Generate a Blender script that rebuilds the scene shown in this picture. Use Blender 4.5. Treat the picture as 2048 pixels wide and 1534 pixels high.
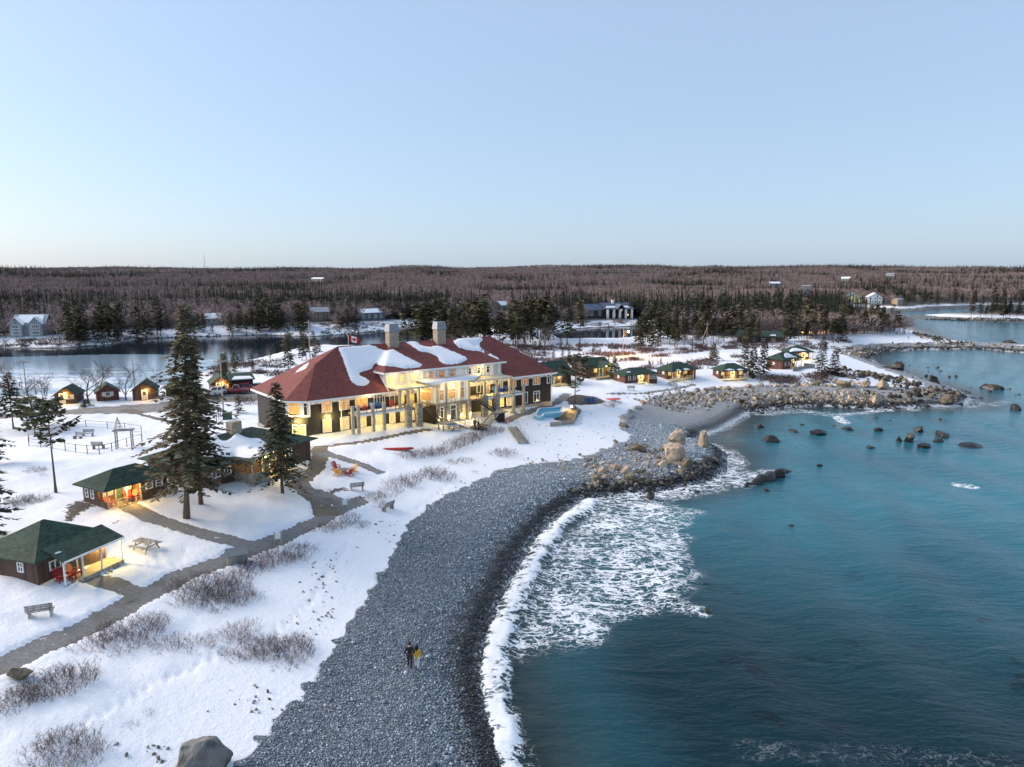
import bpy, bmesh, math, random
import numpy as np
from mathutils import Vector, Matrix, noise as mnoise
from mathutils.bvhtree import BVHTree
from mathutils.geometry import delaunay_2d_cdt

for o in list(bpy.data.objects): bpy.data.objects.remove(o, do_unlink=True)
S = bpy.context.scene
COL = S.collection
R = math.radians

# ------------------------------------------------------------------ camera
F, CZ, YH = 1370.0, 27.5, 555.0            # focal length in photo pixels, camera height above the sea, horizon row
PITCH = math.atan((767 - YH) / F)
cam = bpy.data.cameras.new('camera'); camo = bpy.data.objects.new('camera', cam); COL.objects.link(camo)
camo.location = (0, 0, CZ); camo.rotation_euler = (math.pi/2 - PITCH, 0, 0)
cam.sensor_width = 36.0; cam.lens = 36.0 * F / 2048; cam.clip_start = 0.5; cam.clip_end = 30000
S.camera = camo

# ------------------------------------------------------------------ sky, sun, exposure
SUN_AZ, SUN_EL = -78.0, 28.0               # degrees from +Y towards +X; weak, very soft evening light from the left
W = bpy.data.worlds.new('World'); S.world = W; W.use_nodes = True
nt = W.node_tree; bg = nt.nodes['Background']
sky = nt.nodes.new('ShaderNodeTexSky'); sky.sky_type = 'NISHITA'; sky.sun_disc = False
sky.sun_elevation = R(SUN_EL); sky.sun_rotation = R(SUN_AZ)
sky.air_density = 1.0; sky.dust_density = 1.5; sky.ozone_density = 3.0; sky.altitude = 0
air = nt.nodes.new('ShaderNodeMix'); air.data_type = 'RGBA'; air.inputs[0].default_value = .63; air.inputs[7].default_value = (2.4, 3.1, 4.1, 1)   # even twilight blue over the Nishita sky
nt.links.new(sky.outputs[0], air.inputs[6]); nt.links.new(air.outputs[2], bg.inputs[0]); bg.inputs[1].default_value = 0.1
sl = bpy.data.lights.new('sun', 'SUN'); sl.energy = 2.1; sl.angle = R(40); sl.color = (1.0, .84, .70)
so = bpy.data.objects.new('sun', sl); COL.objects.link(so)
sd = Vector((math.sin(R(SUN_AZ))*math.cos(R(SUN_EL)), math.cos(R(SUN_AZ))*math.cos(R(SUN_EL)), math.sin(R(SUN_EL))))
so.rotation_euler = sd.to_track_quat('Z', 'Y').to_euler()
S.view_settings.view_transform = 'Standard'; S.view_settings.look = 'None'
S.view_settings.exposure = 1.1; S.view_settings.gamma = 1.0
S.cycles.max_bounces = 6; S.cycles.diffuse_bounces = 3; S.cycles.glossy_bounces = 3; S.cycles.transmission_bounces = 3
S.cycles.caustics_reflective = False; S.cycles.caustics_refractive = False
S.cycles.sample_clamp_indirect = 6.0; S.cycles.sample_clamp_direct = 8.0; S.cycles.use_denoising = True

# ------------------------------------------------------------------ camera maths (pixel of the photo -> place)
cp_, sp_ = math.cos(PITCH), math.sin(PITCH)
def ray(px, py):
    a = (px - 1024) / F; b = (767 - py) / F
    return np.array([a, cp_ + b*sp_, -sp_ + b*cp_])
def G(px, py, z=0.0):
    d = ray(px, py); k = (z - CZ) / d[2]
    return np.array([d[0]*k, d[1]*k, z])
def onplane(px, py, O, n):
    d = ray(px, py); c = np.array([0, 0, CZ]); k = np.dot(np.array(O) - c, n) / np.dot(d, n)
    return c + d*k

# ------------------------------------------------------------------ noise in numpy
_rs = np.random.RandomState(7); _tab = _rs.rand(256, 256)
def vn(x, y):
    xi = np.floor(x).astype(int); yi = np.floor(y).astype(int); fx = x - xi; fy = y - yi
    fx = fx*fx*(3 - 2*fx); fy = fy*fy*(3 - 2*fy)
    a = _tab[xi & 255, yi & 255]; b = _tab[(xi+1) & 255, yi & 255]; c = _tab[xi & 255, (yi+1) & 255]; d = _tab[(xi+1) & 255, (yi+1) & 255]
    return (a*(1-fx) + b*fx)*(1-fy) + (c*(1-fx) + d*fx)*fy
def fbm(x, y, o=4):
    s = 0; a = .5; t = 0
    for k in range(o):
        s = s + a*vn(x*2**k + 17.3*k, y*2**k + 9.1*k); t += a; a *= .5
    return s/t
def smooth(a, b, x):
    t = np.clip((np.asarray(x, float) - a)/(b - a), 0, 1); return t*t*(3 - 2*t)

# ------------------------------------------------------------------ distances
def seg_dist(X, Y, pts, closed=True):
    X = np.asarray(X, float); Y = np.asarray(Y, float)
    d2 = np.full(X.shape, 1e18); n = len(pts)
    for i in range(n if closed else n-1):
        ax, ay = pts[i][0], pts[i][1]; bx, by = pts[(i+1) % n][0], pts[(i+1) % n][1]
        vx, vy = bx-ax, by-ay; L = vx*vx + vy*vy + 1e-12
        t = np.clip(((X-ax)*vx + (Y-ay)*vy)/L, 0, 1)
        d2 = np.minimum(d2, (X-ax-t*vx)**2 + (Y-ay-t*vy)**2)
    return np.sqrt(d2)
def inside(X, Y, pts):
    X = np.asarray(X, float); Y = np.asarray(Y, float)
    r = np.zeros(X.shape, bool); n = len(pts)
    for i in range(n):
        ax, ay = pts[i][0], pts[i][1]; bx, by = pts[(i+1) % n][0], pts[(i+1) % n][1]
        if ay == by: continue
        c = ((ay > Y) != (by > Y)) & (X < (bx-ax)*(Y-ay)/(by-ay) + ax)
        r ^= c
    return r
def sdist(X, Y, pts):                       # positive inside
    d = seg_dist(X, Y, pts); return np.where(inside(X, Y, pts), d, -d)

# ------------------------------------------------------------------ shore lines
coast = [(1330,3400),(1120,2300),(1060,1800),(1022,1534),(990,1440),(968,1350),(980,1270),(1012,1190),(1050,1110),(1100,1045),(1160,1003),(1240,985),
 (1330,980),(1415,962),(1450,938),(1452,910),(1425,890),(1392,884),(1395,874),(1440,860),(1475,840),(1500,824),(1560,816),(1640,812),(1740,818),(1830,815),
 (1925,812),(1942,797),(1900,777),(1850,762),(1800,744),(1752,728),(1735,714),(1752,703),(1800,700),(1860,698.5),(1968,698.5),(2048,706),(2200,712),
 (2200,700),(2048,695),(1950,690),(1900,684),(1868,672),(1842,660),(1808,649),(1788,641),(1760,636),(1730,630),(1690,627),(1640,624),(1600,622),(1680,620.5),
 (1760,621),(1810,622.5),(1850,621.5),(1872,618),(1930,616),(2010,614.5),(2100,613),(2300,612)]
SEA = [tuple(G(a, b)[:2]) for a, b in coast] + [(3500, 500), (3500, -300), (60, -300), (35, 0)]
ISLE = [tuple(G(a, b)[:2]) for a, b in [(1785,634.5),(1860,633),(1950,631),(2048,630),(2200,631),(2250,638),(2200,645),(2048,645),(1950,643),(1860,639)]]
river = [(-600,703),(-200,700),(0,697),(120,697),(220,690),(300,677),(380,674),(520,670),(620,674),(680,670),(760,662),(830,652),(930,650),
 (940,672),(800,690),(700,697),(620,694),(575,702),(520,716),(440,735),(380,752),(330,772),(260,783),(150,790),(60,796),(-100,800),(-600,800)]
RIV = [tuple(G(a, b)[:2]) for a, b in river]
POND = [tuple(G(a, b)[:2]) for a, b in [(1105,668),(1125,660),(1180,656),(1290,652),(1295,668),(1262,674),(1240,681),(1180,684),(1130,684)]]

def prof_sea(d, lawn):
    z = np.interp(d, [-80,-12,-4,0,2,5,11,16,24,34], [-6,-2.2,-.9,0,.85,1.6,2.2,2.9,4.1,5.0])
    k = smooth(20, 40, d)
    return z*(1-k) + lawn*k
def prof_riv(d):
    return np.interp(d, [-30,-4,0,2,6,14,26,60], [-3,-.8,0,.7,1.3,2.6,4.2,9])
def H(x, y, groove=None):
    x = np.asarray(x, float); y = np.asarray(y, float); r = np.hypot(x, y)
    ds = -sdist(x, y, SEA); di = sdist(x, y, ISLE); ds = np.maximum(ds, di*.8)
    dr = -sdist(x, y, RIV); dp = -sdist(x, y, POND)
    lawn = np.clip(5.5 - (x + 29)*.022, 3.6, 5.9)
    lawn = lawn - 2.7*smooth(94, 130, r)*(1 - smooth(-38, -18, x))
    lawn = lawn*(1 - smooth(180, 300, r)) + 3.4*smooth(180, 300, r)
    z = np.minimum(prof_sea(ds, lawn), np.minimum(prof_riv(dr), prof_riv(dp)))
    az = np.degrees(np.arctan2(x, y))
    amp = np.interp(az, [-60,-37,-20,0,10,25,37,60], [50,50,52,60,62,54,44,40])
    t = np.clip((r - 330)/2400, 0, 1)
    hill = amp*(.45*t + .55*t*t*(3-2*t)) + (fbm(x/330+5, y/330, 4) - .5)*34*smooth(380, 1500, r)
    m = smooth(0, 60, np.minimum(ds, np.minimum(dr, dp)))
    z = z + hill*m
    lump = (fbm(x/7, y/7, 3) - .5)*.7*smooth(14, 30, ds)*smooth(0, 10, np.minimum(dr, dp))*(r < 330)
    lump = lump + (fbm(x/1.7+3, y/1.7, 3) - .5)*.22*smooth(15, 22, ds)*(r < 260)
    return z + lump
# the ground on a polar grid, computed once; later lookups interpolate it
_r = [13.0]
while _r[-1] < 7000: _r.append(_r[-1]*(1.0068 if _r[-1] < 210 else 1.02))
RS = np.array(_r); NA, A0, A1 = 620, 56.0, -56.0
_an = np.radians(np.linspace(A0, A1, NA)); _R, _A = np.meshgrid(RS, _an, indexing='ij')
GX, GY = _R*np.sin(_A), _R*np.cos(_A); GZ0 = H(GX, GY)
def Hq(x, y):
    x = np.asarray(x, float); y = np.asarray(y, float)
    i = np.interp(np.hypot(x, y), RS, np.arange(len(RS))); j = np.clip((np.degrees(np.arctan2(x, y)) - A0)/(A1 - A0)*(NA-1), 0, NA-1.001)
    i = np.clip(i, 0, len(RS)-1.001); i0 = i.astype(int); j0 = j.astype(int); fi = i-i0; fj = j-j0
    return (GZ0[i0, j0]*(1-fi) + GZ0[i0+1, j0]*fi)*(1-fj) + (GZ0[i0, j0+1]*(1-fi) + GZ0[i0+1, j0+1]*fi)*fj
_kk = np.geomspace(14, 6000, 900)
def at(px, py, dz=0.0):                     # where the line of sight through a photo pixel first meets the ground
    d = ray(px, py); d = d/np.hypot(d[0], d[1])
    e = CZ + d[2]*_kk - Hq(d[0]*_kk, d[1]*_kk); w = np.nonzero(e < 0)[0]; i = max(1, w[0]) if len(w) else len(_kk)-1
    k = _kk[i-1] + (_kk[i]-_kk[i-1])*np.clip(e[i-1]/(e[i-1]-e[i] + 1e-9), 0, 1)
    x, y = d[0]*k, d[1]*k; return np.array([x, y, float(Hq(x, y)) + dz])

# ------------------------------------------------------------------ mesh helpers
class MB:
    def __init__(s): s.v = []; s.f = []; s.m = []
    def add(s, vs, fs, mi=0):
        b = len(s.v); s.v += [tuple(map(float, p)) for p in vs]
        for f in fs: s.f.append(tuple(b+i for i in f)); s.m.append(mi)
        return s
    def box(s, c, d, rz=0, mi=0):           # centre, size
        x, y, z = d[0]/2, d[1]/2, d[2]/2; cs, sn = math.cos(rz), math.sin(rz)
        vs = [(c[0]+a*x*cs-b*y*sn, c[1]+a*x*sn+b*y*cs, c[2]+e*z) for e in (-1,1) for a, b in ((-1,-1),(1,-1),(1,1),(-1,1))]
        return s.add(vs, [(3,2,1,0),(4,5,6,7),(0,1,5,4),(1,2,6,5),(2,3,7,6),(3,0,4,7)], mi)
    def bx(s, a, b, mi=0):                  # two corners
        return s.box([(a[i]+b[i])/2 for i in range(3)], [abs(b[i]-a[i]) for i in range(3)], 0, mi)
    def beam(s, p, q, w, h, mi=0):          # box along p-q
        p = Vector(p); q = Vector(q); d = (q-p).normalized(); up = Vector((0,0,1)) if abs(d.z) < .97 else Vector((0,1,0))
        sx = d.cross(up).normalized()*w/2; sy = sx.cross(d).normalized()*h/2
        vs = [e + a*sx + b*sy for e in (p, q) for a, b in ((-1,-1),(1,-1),(1,1),(-1,1))]
        return s.add(vs, [(3,2,1,0),(4,5,6,7),(0,1,5,4),(1,2,6,5),(2,3,7,6),(3,0,4,7)], mi)
    def tube(s, pts, rs, n=6, cap=True, mi=0):
        pts = [Vector(p) for p in pts]; b = len(s.v)
        for i, p in enumerate(pts):
            d = (pts[min(i+1, len(pts)-1)] - pts[max(i-1, 0)]).normalized()
            up = Vector((0,0,1)) if abs(d.z) < .9 else Vector((1,0,0))
            a = d.cross(up).normalized(); c = a.cross(d)
            for k in range(n):
                t = 2*math.pi*k/n; q = p + (a*math.cos(t) + c*math.sin(t))*rs[i]; s.v.append(tuple(q))
        for i in range(len(pts)-1):
            for k in range(n):
                s.f.append((b+i*n+k, b+i*n+(k+1)%n, b+(i+1)*n+(k+1)%n, b+(i+1)*n+k)); s.m.append(mi)
        if cap:
            s.f.append(tuple(b+k for k in range(n))[::-1]); s.f.append(tuple(b+(len(pts)-1)*n+k for k in range(n))); s.m += [mi, mi]
        return s
    def prism(s, poly, z0, z1, mi=0):       # poly in xy
        n = len(poly); vs = [(p[0], p[1], z0) for p in poly] + [(p[0], p[1], z1) for p in poly]
        return s.add(vs, [tuple(range(n))[::-1], tuple(range(n, 2*n))] + [(i, (i+1)%n, n+(i+1)%n, n+i) for i in range(n)], mi)
    def slab(s, poly, th, mi=0):            # polygon in space, thickened downwards
        n = len(poly); vs = [tuple(p) for p in poly] + [(p[0], p[1], p[2]-th) for p in poly]
        return s.add(vs, [tuple(range(n)), tuple(range(n, 2*n))[::-1]] + [((i+1)%n, i, n+i, n+(i+1)%n) for i in range(n)], mi)
    def mesh(s, name, mats, sm=False):
        me = bpy.data.meshes.new(name); me.from_pydata(s.v, [], s.f)
        for m in (mats if isinstance(mats, (list, tuple)) else [mats]): me.materials.append(m)
        if any(s.m): me.polygons.foreach_set('material_index', s.m)
        if sm: me.polygons.foreach_set('use_smooth', [True]*len(s.f))
        me.update(); return me
    def build(s, name, mats, parent=None, sm=False, loc=None, rz=0):
        return obj(name, s.mesh(name, mats, sm), parent, loc, rz)
def obj(name, me, parent=None, loc=None, rz=0, sc=None):
    o = bpy.data.objects.new(name, me); COL.objects.link(o); o.parent = parent
    if loc is not None: o.location = [float(c) for c in loc]
    if rz: o.rotation_euler.z = rz
    if sc: o.scale = (sc,)*3 if isinstance(sc, (int, float)) else sc
    return o
def tag(o, label, cat=None, group=None, kind=None):
    if label: o['label'] = label
    if cat: o['category'] = cat
    if group: o['group'] = group
    if kind: o['kind'] = kind
    return o
def thing(name, label, cat, loc=(0,0,0), rz=0, group=None):
    o = bpy.data.objects.new(name, None); COL.objects.link(o); o.location = [float(c) for c in loc]; o.rotation_euler.z = rz
    o.empty_display_size = .3
    return tag(o, label, cat, group)
def copy_tree(o, parent=None):
    c = o.copy(); COL.objects.link(c); c.parent = parent
    for ch in list(o.children): copy_tree(ch, c)
    return c
def npmesh(name, V, Fq, mats, sm=True, attrs=None):
    me = bpy.data.meshes.new(name); V = np.asarray(V, np.float32); Fq = np.asarray(Fq, np.int32); k = Fq.shape[1]
    me.vertices.add(len(V)); me.vertices.foreach_set('co', V.ravel())
    me.loops.add(Fq.size); me.loops.foreach_set('vertex_index', Fq.ravel())
    me.polygons.add(len(Fq)); me.polygons.foreach_set('loop_start', np.arange(0, Fq.size, k, dtype=np.int32))
    me.polygons.foreach_set('loop_total', np.full(len(Fq), k, np.int32))
    me.polygons.foreach_set('use_smooth', np.full(len(Fq), sm))
    for m in (mats if isinstance(mats, (list, tuple)) else [mats]): me.materials.append(m)
    for n, a in (attrs or {}).items():
        at_ = me.attributes.new(n, 'FLOAT', 'POINT'); at_.data.foreach_set('value', np.asarray(a, np.float32).ravel())
    me.update(calc_edges=True); return me

# ------------------------------------------------------------------ materials
class NT:
    def __init__(s, name):
        s.m = bpy.data.materials.new(name); s.m.use_nodes = True; s.t = s.m.node_tree; s.b = s.t.nodes['Principled BSDF']
    def n(s, ty, ins=None, **kw):
        k = s.t.nodes.new('ShaderNode'+ty)
        for a, v in kw.items(): setattr(k, a, v)
        for i, v in (ins or {}).items():
            if isinstance(v, bpy.types.NodeSocket): s.t.links.new(v, k.inputs[i])
            else: k.inputs[i].default_value = v
        return k
    def tex(s, sc, obj=True, stretch=None):
        c = s.n('TexCoord') if obj else s.n('NewGeometry')
        o = c.outputs['Object' if obj else 'Position']
        if stretch: o = s.n('Mapping', {'Vector': o, 'Scale': stretch}).outputs[0]
        return o
    def noise(s, vec, scale, detail=4, rough=.6, dist=0):
        return s.n('TexNoise', {'Vector': vec, 'Scale': scale, 'Detail': detail, 'Roughness': rough, 'Distortion': dist}).outputs[0]
    def ramp(s, fac, stops, interp='LINEAR'):
        r = s.n('ValToRGB', {'Fac': fac}); e = r.color_ramp.elements; r.color_ramp.interpolation = interp
        while len(e) < len(stops): e.new(.5)
        for k, (p, c) in enumerate(stops):
            e[k].position = p; e[k].color = (c, c, c, 1) if isinstance(c, (int, float)) else (*c, 1)
        return r.outputs[0]
    def mix(s, f, a, b, blend='MIX'):
        k = s.n('Mix', data_type='RGBA', blend_type=blend)
        for i, v in ((0, f), (6, a), (7, b)):
            if isinstance(v, bpy.types.NodeSocket): s.t.links.new(v, k.inputs[i])
            elif i == 0: k.inputs[0].default_value = v
            else: k.inputs[i].default_value = (*v, 1) if len(v) == 3 else v
        return k.outputs[2]
    def math(s, op, a, b=0.0, c=None, clamp=False):
        k = s.n('Math', operation=op, use_clamp=clamp)
        for i, v in enumerate((a, b) if c is None else (a, b, c)):
            if isinstance(v, bpy.types.NodeSocket): s.t.links.new(v, k.inputs[i])
            else: k.inputs[i].default_value = v
        return k.outputs[0]
    def mapr(s, v, a, b, c=0.0, d=1.0):
        k = s.n('MapRange', {0: v, 1: a, 2: b, 3: c, 4: d}, interpolation_type='SMOOTHSTEP'); return k.outputs[0]
    def attr(s, n): return s.n('Attribute', attribute_name=n).outputs['Fac']
    def bump(s, h, st=.3, d=.05): 
        k = s.n('Bump', {'Height': h, 'Strength': st, 'Distance': d}); s.set('Normal', k.outputs[0]); return k
    def set(s, i, v):
        if isinstance(v, bpy.types.NodeSocket): s.t.links.new(v, s.b.inputs[i])
        else: s.b.inputs[i].default_value = (*v, 1) if isinstance(v, tuple) and len(v) == 3 else v
        return s
def mat(name, col, rough=.7, var=.25, scale=3.0, bump=0.0, metal=0.0, stretch=None, rnd=0.0, detail=4):
    t = NT(name); v = t.tex(0, True, stretch); f = t.noise(v, scale, detail)
    lo = tuple(c*(1-var) for c in col); hi = tuple(min(1, c*(1+var)) for c in col)
    c = t.ramp(f, [(.3, lo), (.7, hi)])
    if rnd:
        oi = t.n('ObjectInfo').outputs['Random']; g = t.mapr(oi, 0, 1, 1-rnd, 1+rnd)
        k = t.n('VectorMath', {0: c, 3: g}, operation='SCALE'); c = k.outputs[0]
    t.set('Base Color', c).set('Roughness', rough).set('Metallic', metal)
    if bump: t.bump(f, bump, .05)
    return t.m
def emis(name, col, st, base=(.25,.18,.10), var=.5, scale=1.2):
    t = NT(name); f = t.noise(t.tex(0), scale, 2)
    t.set('Base Color', base).set('Emission Color', t.ramp(f, [(.3, tuple(c*(1-var) for c in col)), (.7, col)])).set('Emission Strength', st).set('Roughness', .25)
    return t.m
# ------------------------------------------------------------------ paths and road (photo pixels -> ground)
PATHS_PX = [
 ([(-120,1395),(0,1330),(100,1281),(201,1238),(285,1191),(369,1147),(452,1117),(513,1092),(570,1070),(640,1038),(686,1012),(727,997)], 1.9, 'path', 'long grey gravel path running between the cabins and the shrubs'),
 ([(160,1150),(218,1161),(288,1188)], 1.6, 'path', 'short grey path from the nearest cabin porch'),
 ([(255,1008),(299,1032),(365,1052),(432,1072),(511,1092)], 1.7, 'path', 'straight grey path from the cabin steps past the leaning spruce trunk'),
 ([(640,893),(640,910),(631,936),(597,963),(612,982),(640,1003),(648,1030)], 1.9, 'path', 'wide brown trampled path curving past the wooden steps'),
 ([(585,968),(640,986),(690,1006)], 1.6, 'path', 'short grey path crossing the bare brown fork'),
 ([(644,903),(675,912),(716,925),(762,944)], 1.3, 'path', 'narrow path passing above the red and yellow chairs'),
 ([(628,893),(716,884),(789,870),(862,857)], 1.0, 'path', 'thin dark walk along the snow before the lodge'),
 ([(1003,844),(1047,827),(1094,811),(1115,803),(1135,786)], 1.6, 'path', 'grey paved walk between the lodge and the pool'),
 ([(1215,787),(1290,786),(1345,778),(1390,768)], .9, 'path', 'thin dark footpath leading to the shore cabins'),
 ([(250,818),(310,835),(350,845)], .9, 'path', 'faint bare track crossing the snow bank'),
]
ROAD_PX = [(-60,830),(140,818),(228,811),(317,805),(400,790),(432,778),(500,774),(560,768),(620,790),(560,798),(470,803),(400,808),(340,822),(260,827),(140,828),(-60,842)]
PATHS = [([at(*p)[:2] for p in pts], w) for pts, w, _, _ in PATHS_PX]
ROAD = [tuple(at(*p)[:2]) for p in ROAD_PX]
BARE_PX = [[(133,1015),(150,1003),(168,1000),(190,1012),(165,1022),(145,1040),(128,1047),(132,1030)], [(205,1168),(226,1112),(245,1120),(240,1135),(222,1140)],
 [(1125,797),(1150,789),(1190,793),(1212,803),(1200,808),(1140,810)], [(1105,838),(1150,812),(1165,820),(1145,848)], [(222,1044),(243,1039),(235,1046)], [(690,1002),(722,990),(735,1000),(708,1010)],
 [(655,980),(690,974),(694,981),(662,986)], [(930,855),(965,846),(985,852),(950,862)]]
BARE = [[tuple(at(*p)[:2]) for p in q] for q in BARE_PX]

def groove(x, y):                           # how far the snow is trodden or ploughed away (1 = cleared)
    x = np.asarray(x, float); y = np.asarray(y, float)
    j = (fbm(x*1.3, y*1.3, 3) - .5)*.9
    g = np.zeros(x.shape)
    for pts, w in PATHS: g = np.maximum(g, 1 - smooth(w/2 - .1, w/2 + .45, seg_dist(x, y, pts, False) + j*.55))
    g = np.maximum(g, smooth(-.4, .4, sdist(x, y, ROAD) + j))
    return g
# ------------------------------------------------------------------ ground sheet
def polar(rs, a0, a1, n):
    an = np.radians(np.linspace(a0, a1, n)); Rr, A = np.meshgrid(rs, an, indexing='ij')
    return Rr*np.sin(A), Rr*np.cos(A)
def gridfaces(nr, nc, keep=None):
    i = np.arange((nr-1)*(nc-1)); r = i//(nc-1); c = i % (nc-1); b = r*nc + c
    f = np.stack([b, b+1, b+nc+1, b+nc], 1)
    return f if keep is None else f[keep.reshape(-1)[f].any(1)]
def compact(V, Fq, attrs):
    u, inv = np.unique(Fq, return_inverse=True); return V[u], inv.reshape(Fq.shape), {k: a.ravel()[u] for k, a in attrs.items()}
GZ = GZ0.copy(); near = np.hypot(GX, GY) < 260
DS = np.maximum(-sdist(GX, GY, SEA), .8*sdist(GX, GY, ISLE)); DR = np.minimum(-sdist(GX, GY, RIV), -sdist(GX, GY, POND))
TRAILS = [[(470,1288),(395,1330),(300,1370),(220,1420),(130,1468),(60,1500)], [(700,1085),(660,1135),(632,1190),(590,1235),(540,1268)], [(372,1098),(352,1130),(330,1168)], [(300,1075),(318,1110),(330,1140)], [(905,960),(880,985),(840,1015),(790,1040)], [(860,880),(905,870),(960,866)], [(180,870),(230,880),(255,905)], [(300,840),(255,870),(200,888)]]
def footprints():
    out = []
    for k, q in enumerate(TRAILS):
        P = [at(*p)[:2] for p in q]; rnd = random.Random(k)
        for a, b in zip(P[:-1], P[1:]):
            L = np.linalg.norm(b-a); n = int(L/.42); t_ = (b-a)/L; nn = np.array([-t_[1], t_[0]])
            for i in range(n): out.append(a + (b-a)*i/n + nn*(.16*(1 if i % 2 else -1) + rnd.uniform(-.08,.08)) + t_*rnd.uniform(-.08,.08))
    return np.array(out)
FPS = footprints(); fi = np.interp(np.hypot(FPS[:,0], FPS[:,1]), RS, np.arange(len(RS))).astype(int)
for (fx, fy), i in zip(FPS, fi):
    a_, b_ = max(0, i-4), i+6; dd = (GX[a_:b_]-fx)**2 + (GY[a_:b_]-fy)**2; GZ[a_:b_] -= .13*np.exp(-dd/.028)
GR = np.where(near, groove(GX, GY), 0); GZ = GZ - .17*GR + .10*smooth(.02, .25, GR)*(1 - smooth(.3, .7, GR))
# the edge of the snow above the pebbles
SNOW_PX = [(330,1800),(430,1600),(482,1534),(545,1455),(592,1400),(640,1330),(690,1268),(728,1205),(752,1160),(800,1095),(806,1062),(860,1010),(915,980),(985,945),(1060,928),(1130,924),(1178,912),(1230,895),(1262,872),(1240,850),(1250,828),(1300,802),(1360,786),(1430,778),(1520,770),(1600,766),(1680,764),(1735,760)]
SPOLY = [tuple(at(*p)[:2]) for p in SNOW_PX]; SPOLY = SPOLY + [(SPOLY[-1][0]+80, SPOLY[-1][1]), (160, 60), (60, -60), (-10, 0)]
def snowside(x, y, ds):
    """>0 on the snow, <0 on the pebbles"""
    r = np.hypot(x, y); a = -sdist(x, y, SPOLY); b = ds - 8.0; k = smooth(165, 195, r)
    return a*(1-k) + b*k + (fbm(x/4, y/4, 3) - .5)*2.6*smooth(60, 120, r) + (fbm(x/1.1, y/1.1, 3) - .5)*1.7
SNL = snowside(GX, GY, DS)
bare = np.full(GX.shape, -9.0)
for q in BARE: bare = np.maximum(bare, np.where(near, sdist(GX, GY, q), -9))
rr = np.hypot(GX, GY)
# forest floor share: far slopes, river banks
wood = smooth(300, 420, rr)*smooth(2, 25, np.minimum(DS, DR))*(.55 + .9*(fbm(GX/60, GY/60, 3)))
t = NT('snow_ground')
pos = t.tex(0, False)
n1 = t.noise(pos, .35, 5); n2 = t.noise(pos, 2.2, 5, .65); n3 = t.noise(pos, 9, 4)
snowc = t.ramp(n1, [(.3, (.78,.82,.88)), (.7, (.84,.86,.90))])
brown = t.ramp(n2, [(.25, (.035,.028,.022)), (.75, (.11,.085,.06))])
stone = t.ramp(n3, [(.3, (.05,.055,.06)), (.7, (.22,.22,.22))])
wd = t.attr('wood'); bm = t.attr('bare'); sn = t.attr('snowside'); rv = t.attr('bank')
k1 = t.mapr(t.math('ADD', wd, t.math('MULTIPLY', t.math('SUBTRACT', n2, .5), 1.6)), .42, .62)
c = t.mix(k1, snowc, t.ramp(n2, [(.25, (.05,.04,.035)), (.75, (.12,.095,.085))]))
k2 = t.mapr(t.math('ADD', bm, t.math('MULTIPLY', t.math('SUBTRACT', n2, .5), 2.4)), -.1, .15)
c = t.mix(k2, c, brown)
k3 = t.mapr(t.math('ADD', rv, t.math('MULTIPLY', t.math('SUBTRACT', n2, .5), 5.0)), 1.6, .6)   # dark tide bank by the river
c = t.mix(k3, c, t.ramp(n3, [(.3, (.02,.02,.018)), (.7, (.10,.085,.06))]))
k4 = t.mapr(sn, .2, -.4); c = t.mix(k4, c, stone)
# dead grass tips through the thin snow near the shore
n5 = t.noise(pos, 3.5, 6, .75); k5 = t.math('MULTIPLY', t.mapr(n5, .63, .72), t.mapr(sn, 14, 1)); c = t.mix(t.math('MULTIPLY', k5, .5), c, (.20,.18,.15))
t.set('Base Color', c).set('Roughness', .75).set('Subsurface Weight', 0.0)
hb = t.math('ADD', t.math('MULTIPLY', n2, .5), t.math('MULTIPLY', n3, .16)); t.bump(hb, .8, .2)
M_SNOWG = t.m
V = np.stack([GX, GY, np.where(SNL < -.6, GZ - .35, GZ)], -1).reshape(-1, 3)
Fq = gridfaces(*GX.shape, keep=((GZ > -1.5) & ~((SNL < -6) & near)).ravel())
V2, F2, A2 = compact(V, Fq, dict(snowside=np.clip(SNL, -9, 30), wood=wood, bare=bare, bank=np.where(DR < 200, DR, 99)))
ground = obj('ground', npmesh('ground', V2, F2, M_SNOWG, True, A2)); tag(ground, 'snow covered lawn, shore bank and wooded hills', kind='structure')
# smooth the pebble sheet against the snow line
t = NT('pebble_beach'); pos = t.tex(0, False)
def cells(sc, rnd=1.0):
    v = t.n('TexVoronoi', {'Vector': pos, 'Scale': sc, 'Randomness': rnd}); return v.outputs['Distance'], v.outputs['Color']
d1, c1 = cells(8.0); d2, c2 = cells(2.6)
g1 = t.n('SeparateColor', {0: c1}).outputs[0]; g2 = t.n('SeparateColor', {0: c2}).outputs[1]
big = t.noise(pos, .22, 3)
dry = t.ramp(t.math('ADD', t.math('MULTIPLY', g1, .75), t.math('MULTIPLY', g2, .25)), [(.05, (.065,.092,.125)), (.5, (.195,.25,.30)), (.97, (.52,.58,.64))])
dry = t.mix(t.mapr(big, .42, .62, 0, .55), dry, t.mix(.5, dry, (.11,.125,.15)))
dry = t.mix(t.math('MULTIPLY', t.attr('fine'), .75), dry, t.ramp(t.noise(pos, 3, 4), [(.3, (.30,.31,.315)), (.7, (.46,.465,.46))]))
wetc = t.ramp(g1, [(.1, (.006,.008,.010)), (.7, (.026,.031,.034)), (1, (.09,.095,.095))])
wa = t.math('ADD', t.attr('wet'), t.math('MULTIPLY', t.math('SUBTRACT', t.noise(pos, .8, 4), .5), 3.0))
kw = t.mapr(wa, 3.9, 1.6)
c = t.mix(kw, dry, wetc)
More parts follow.
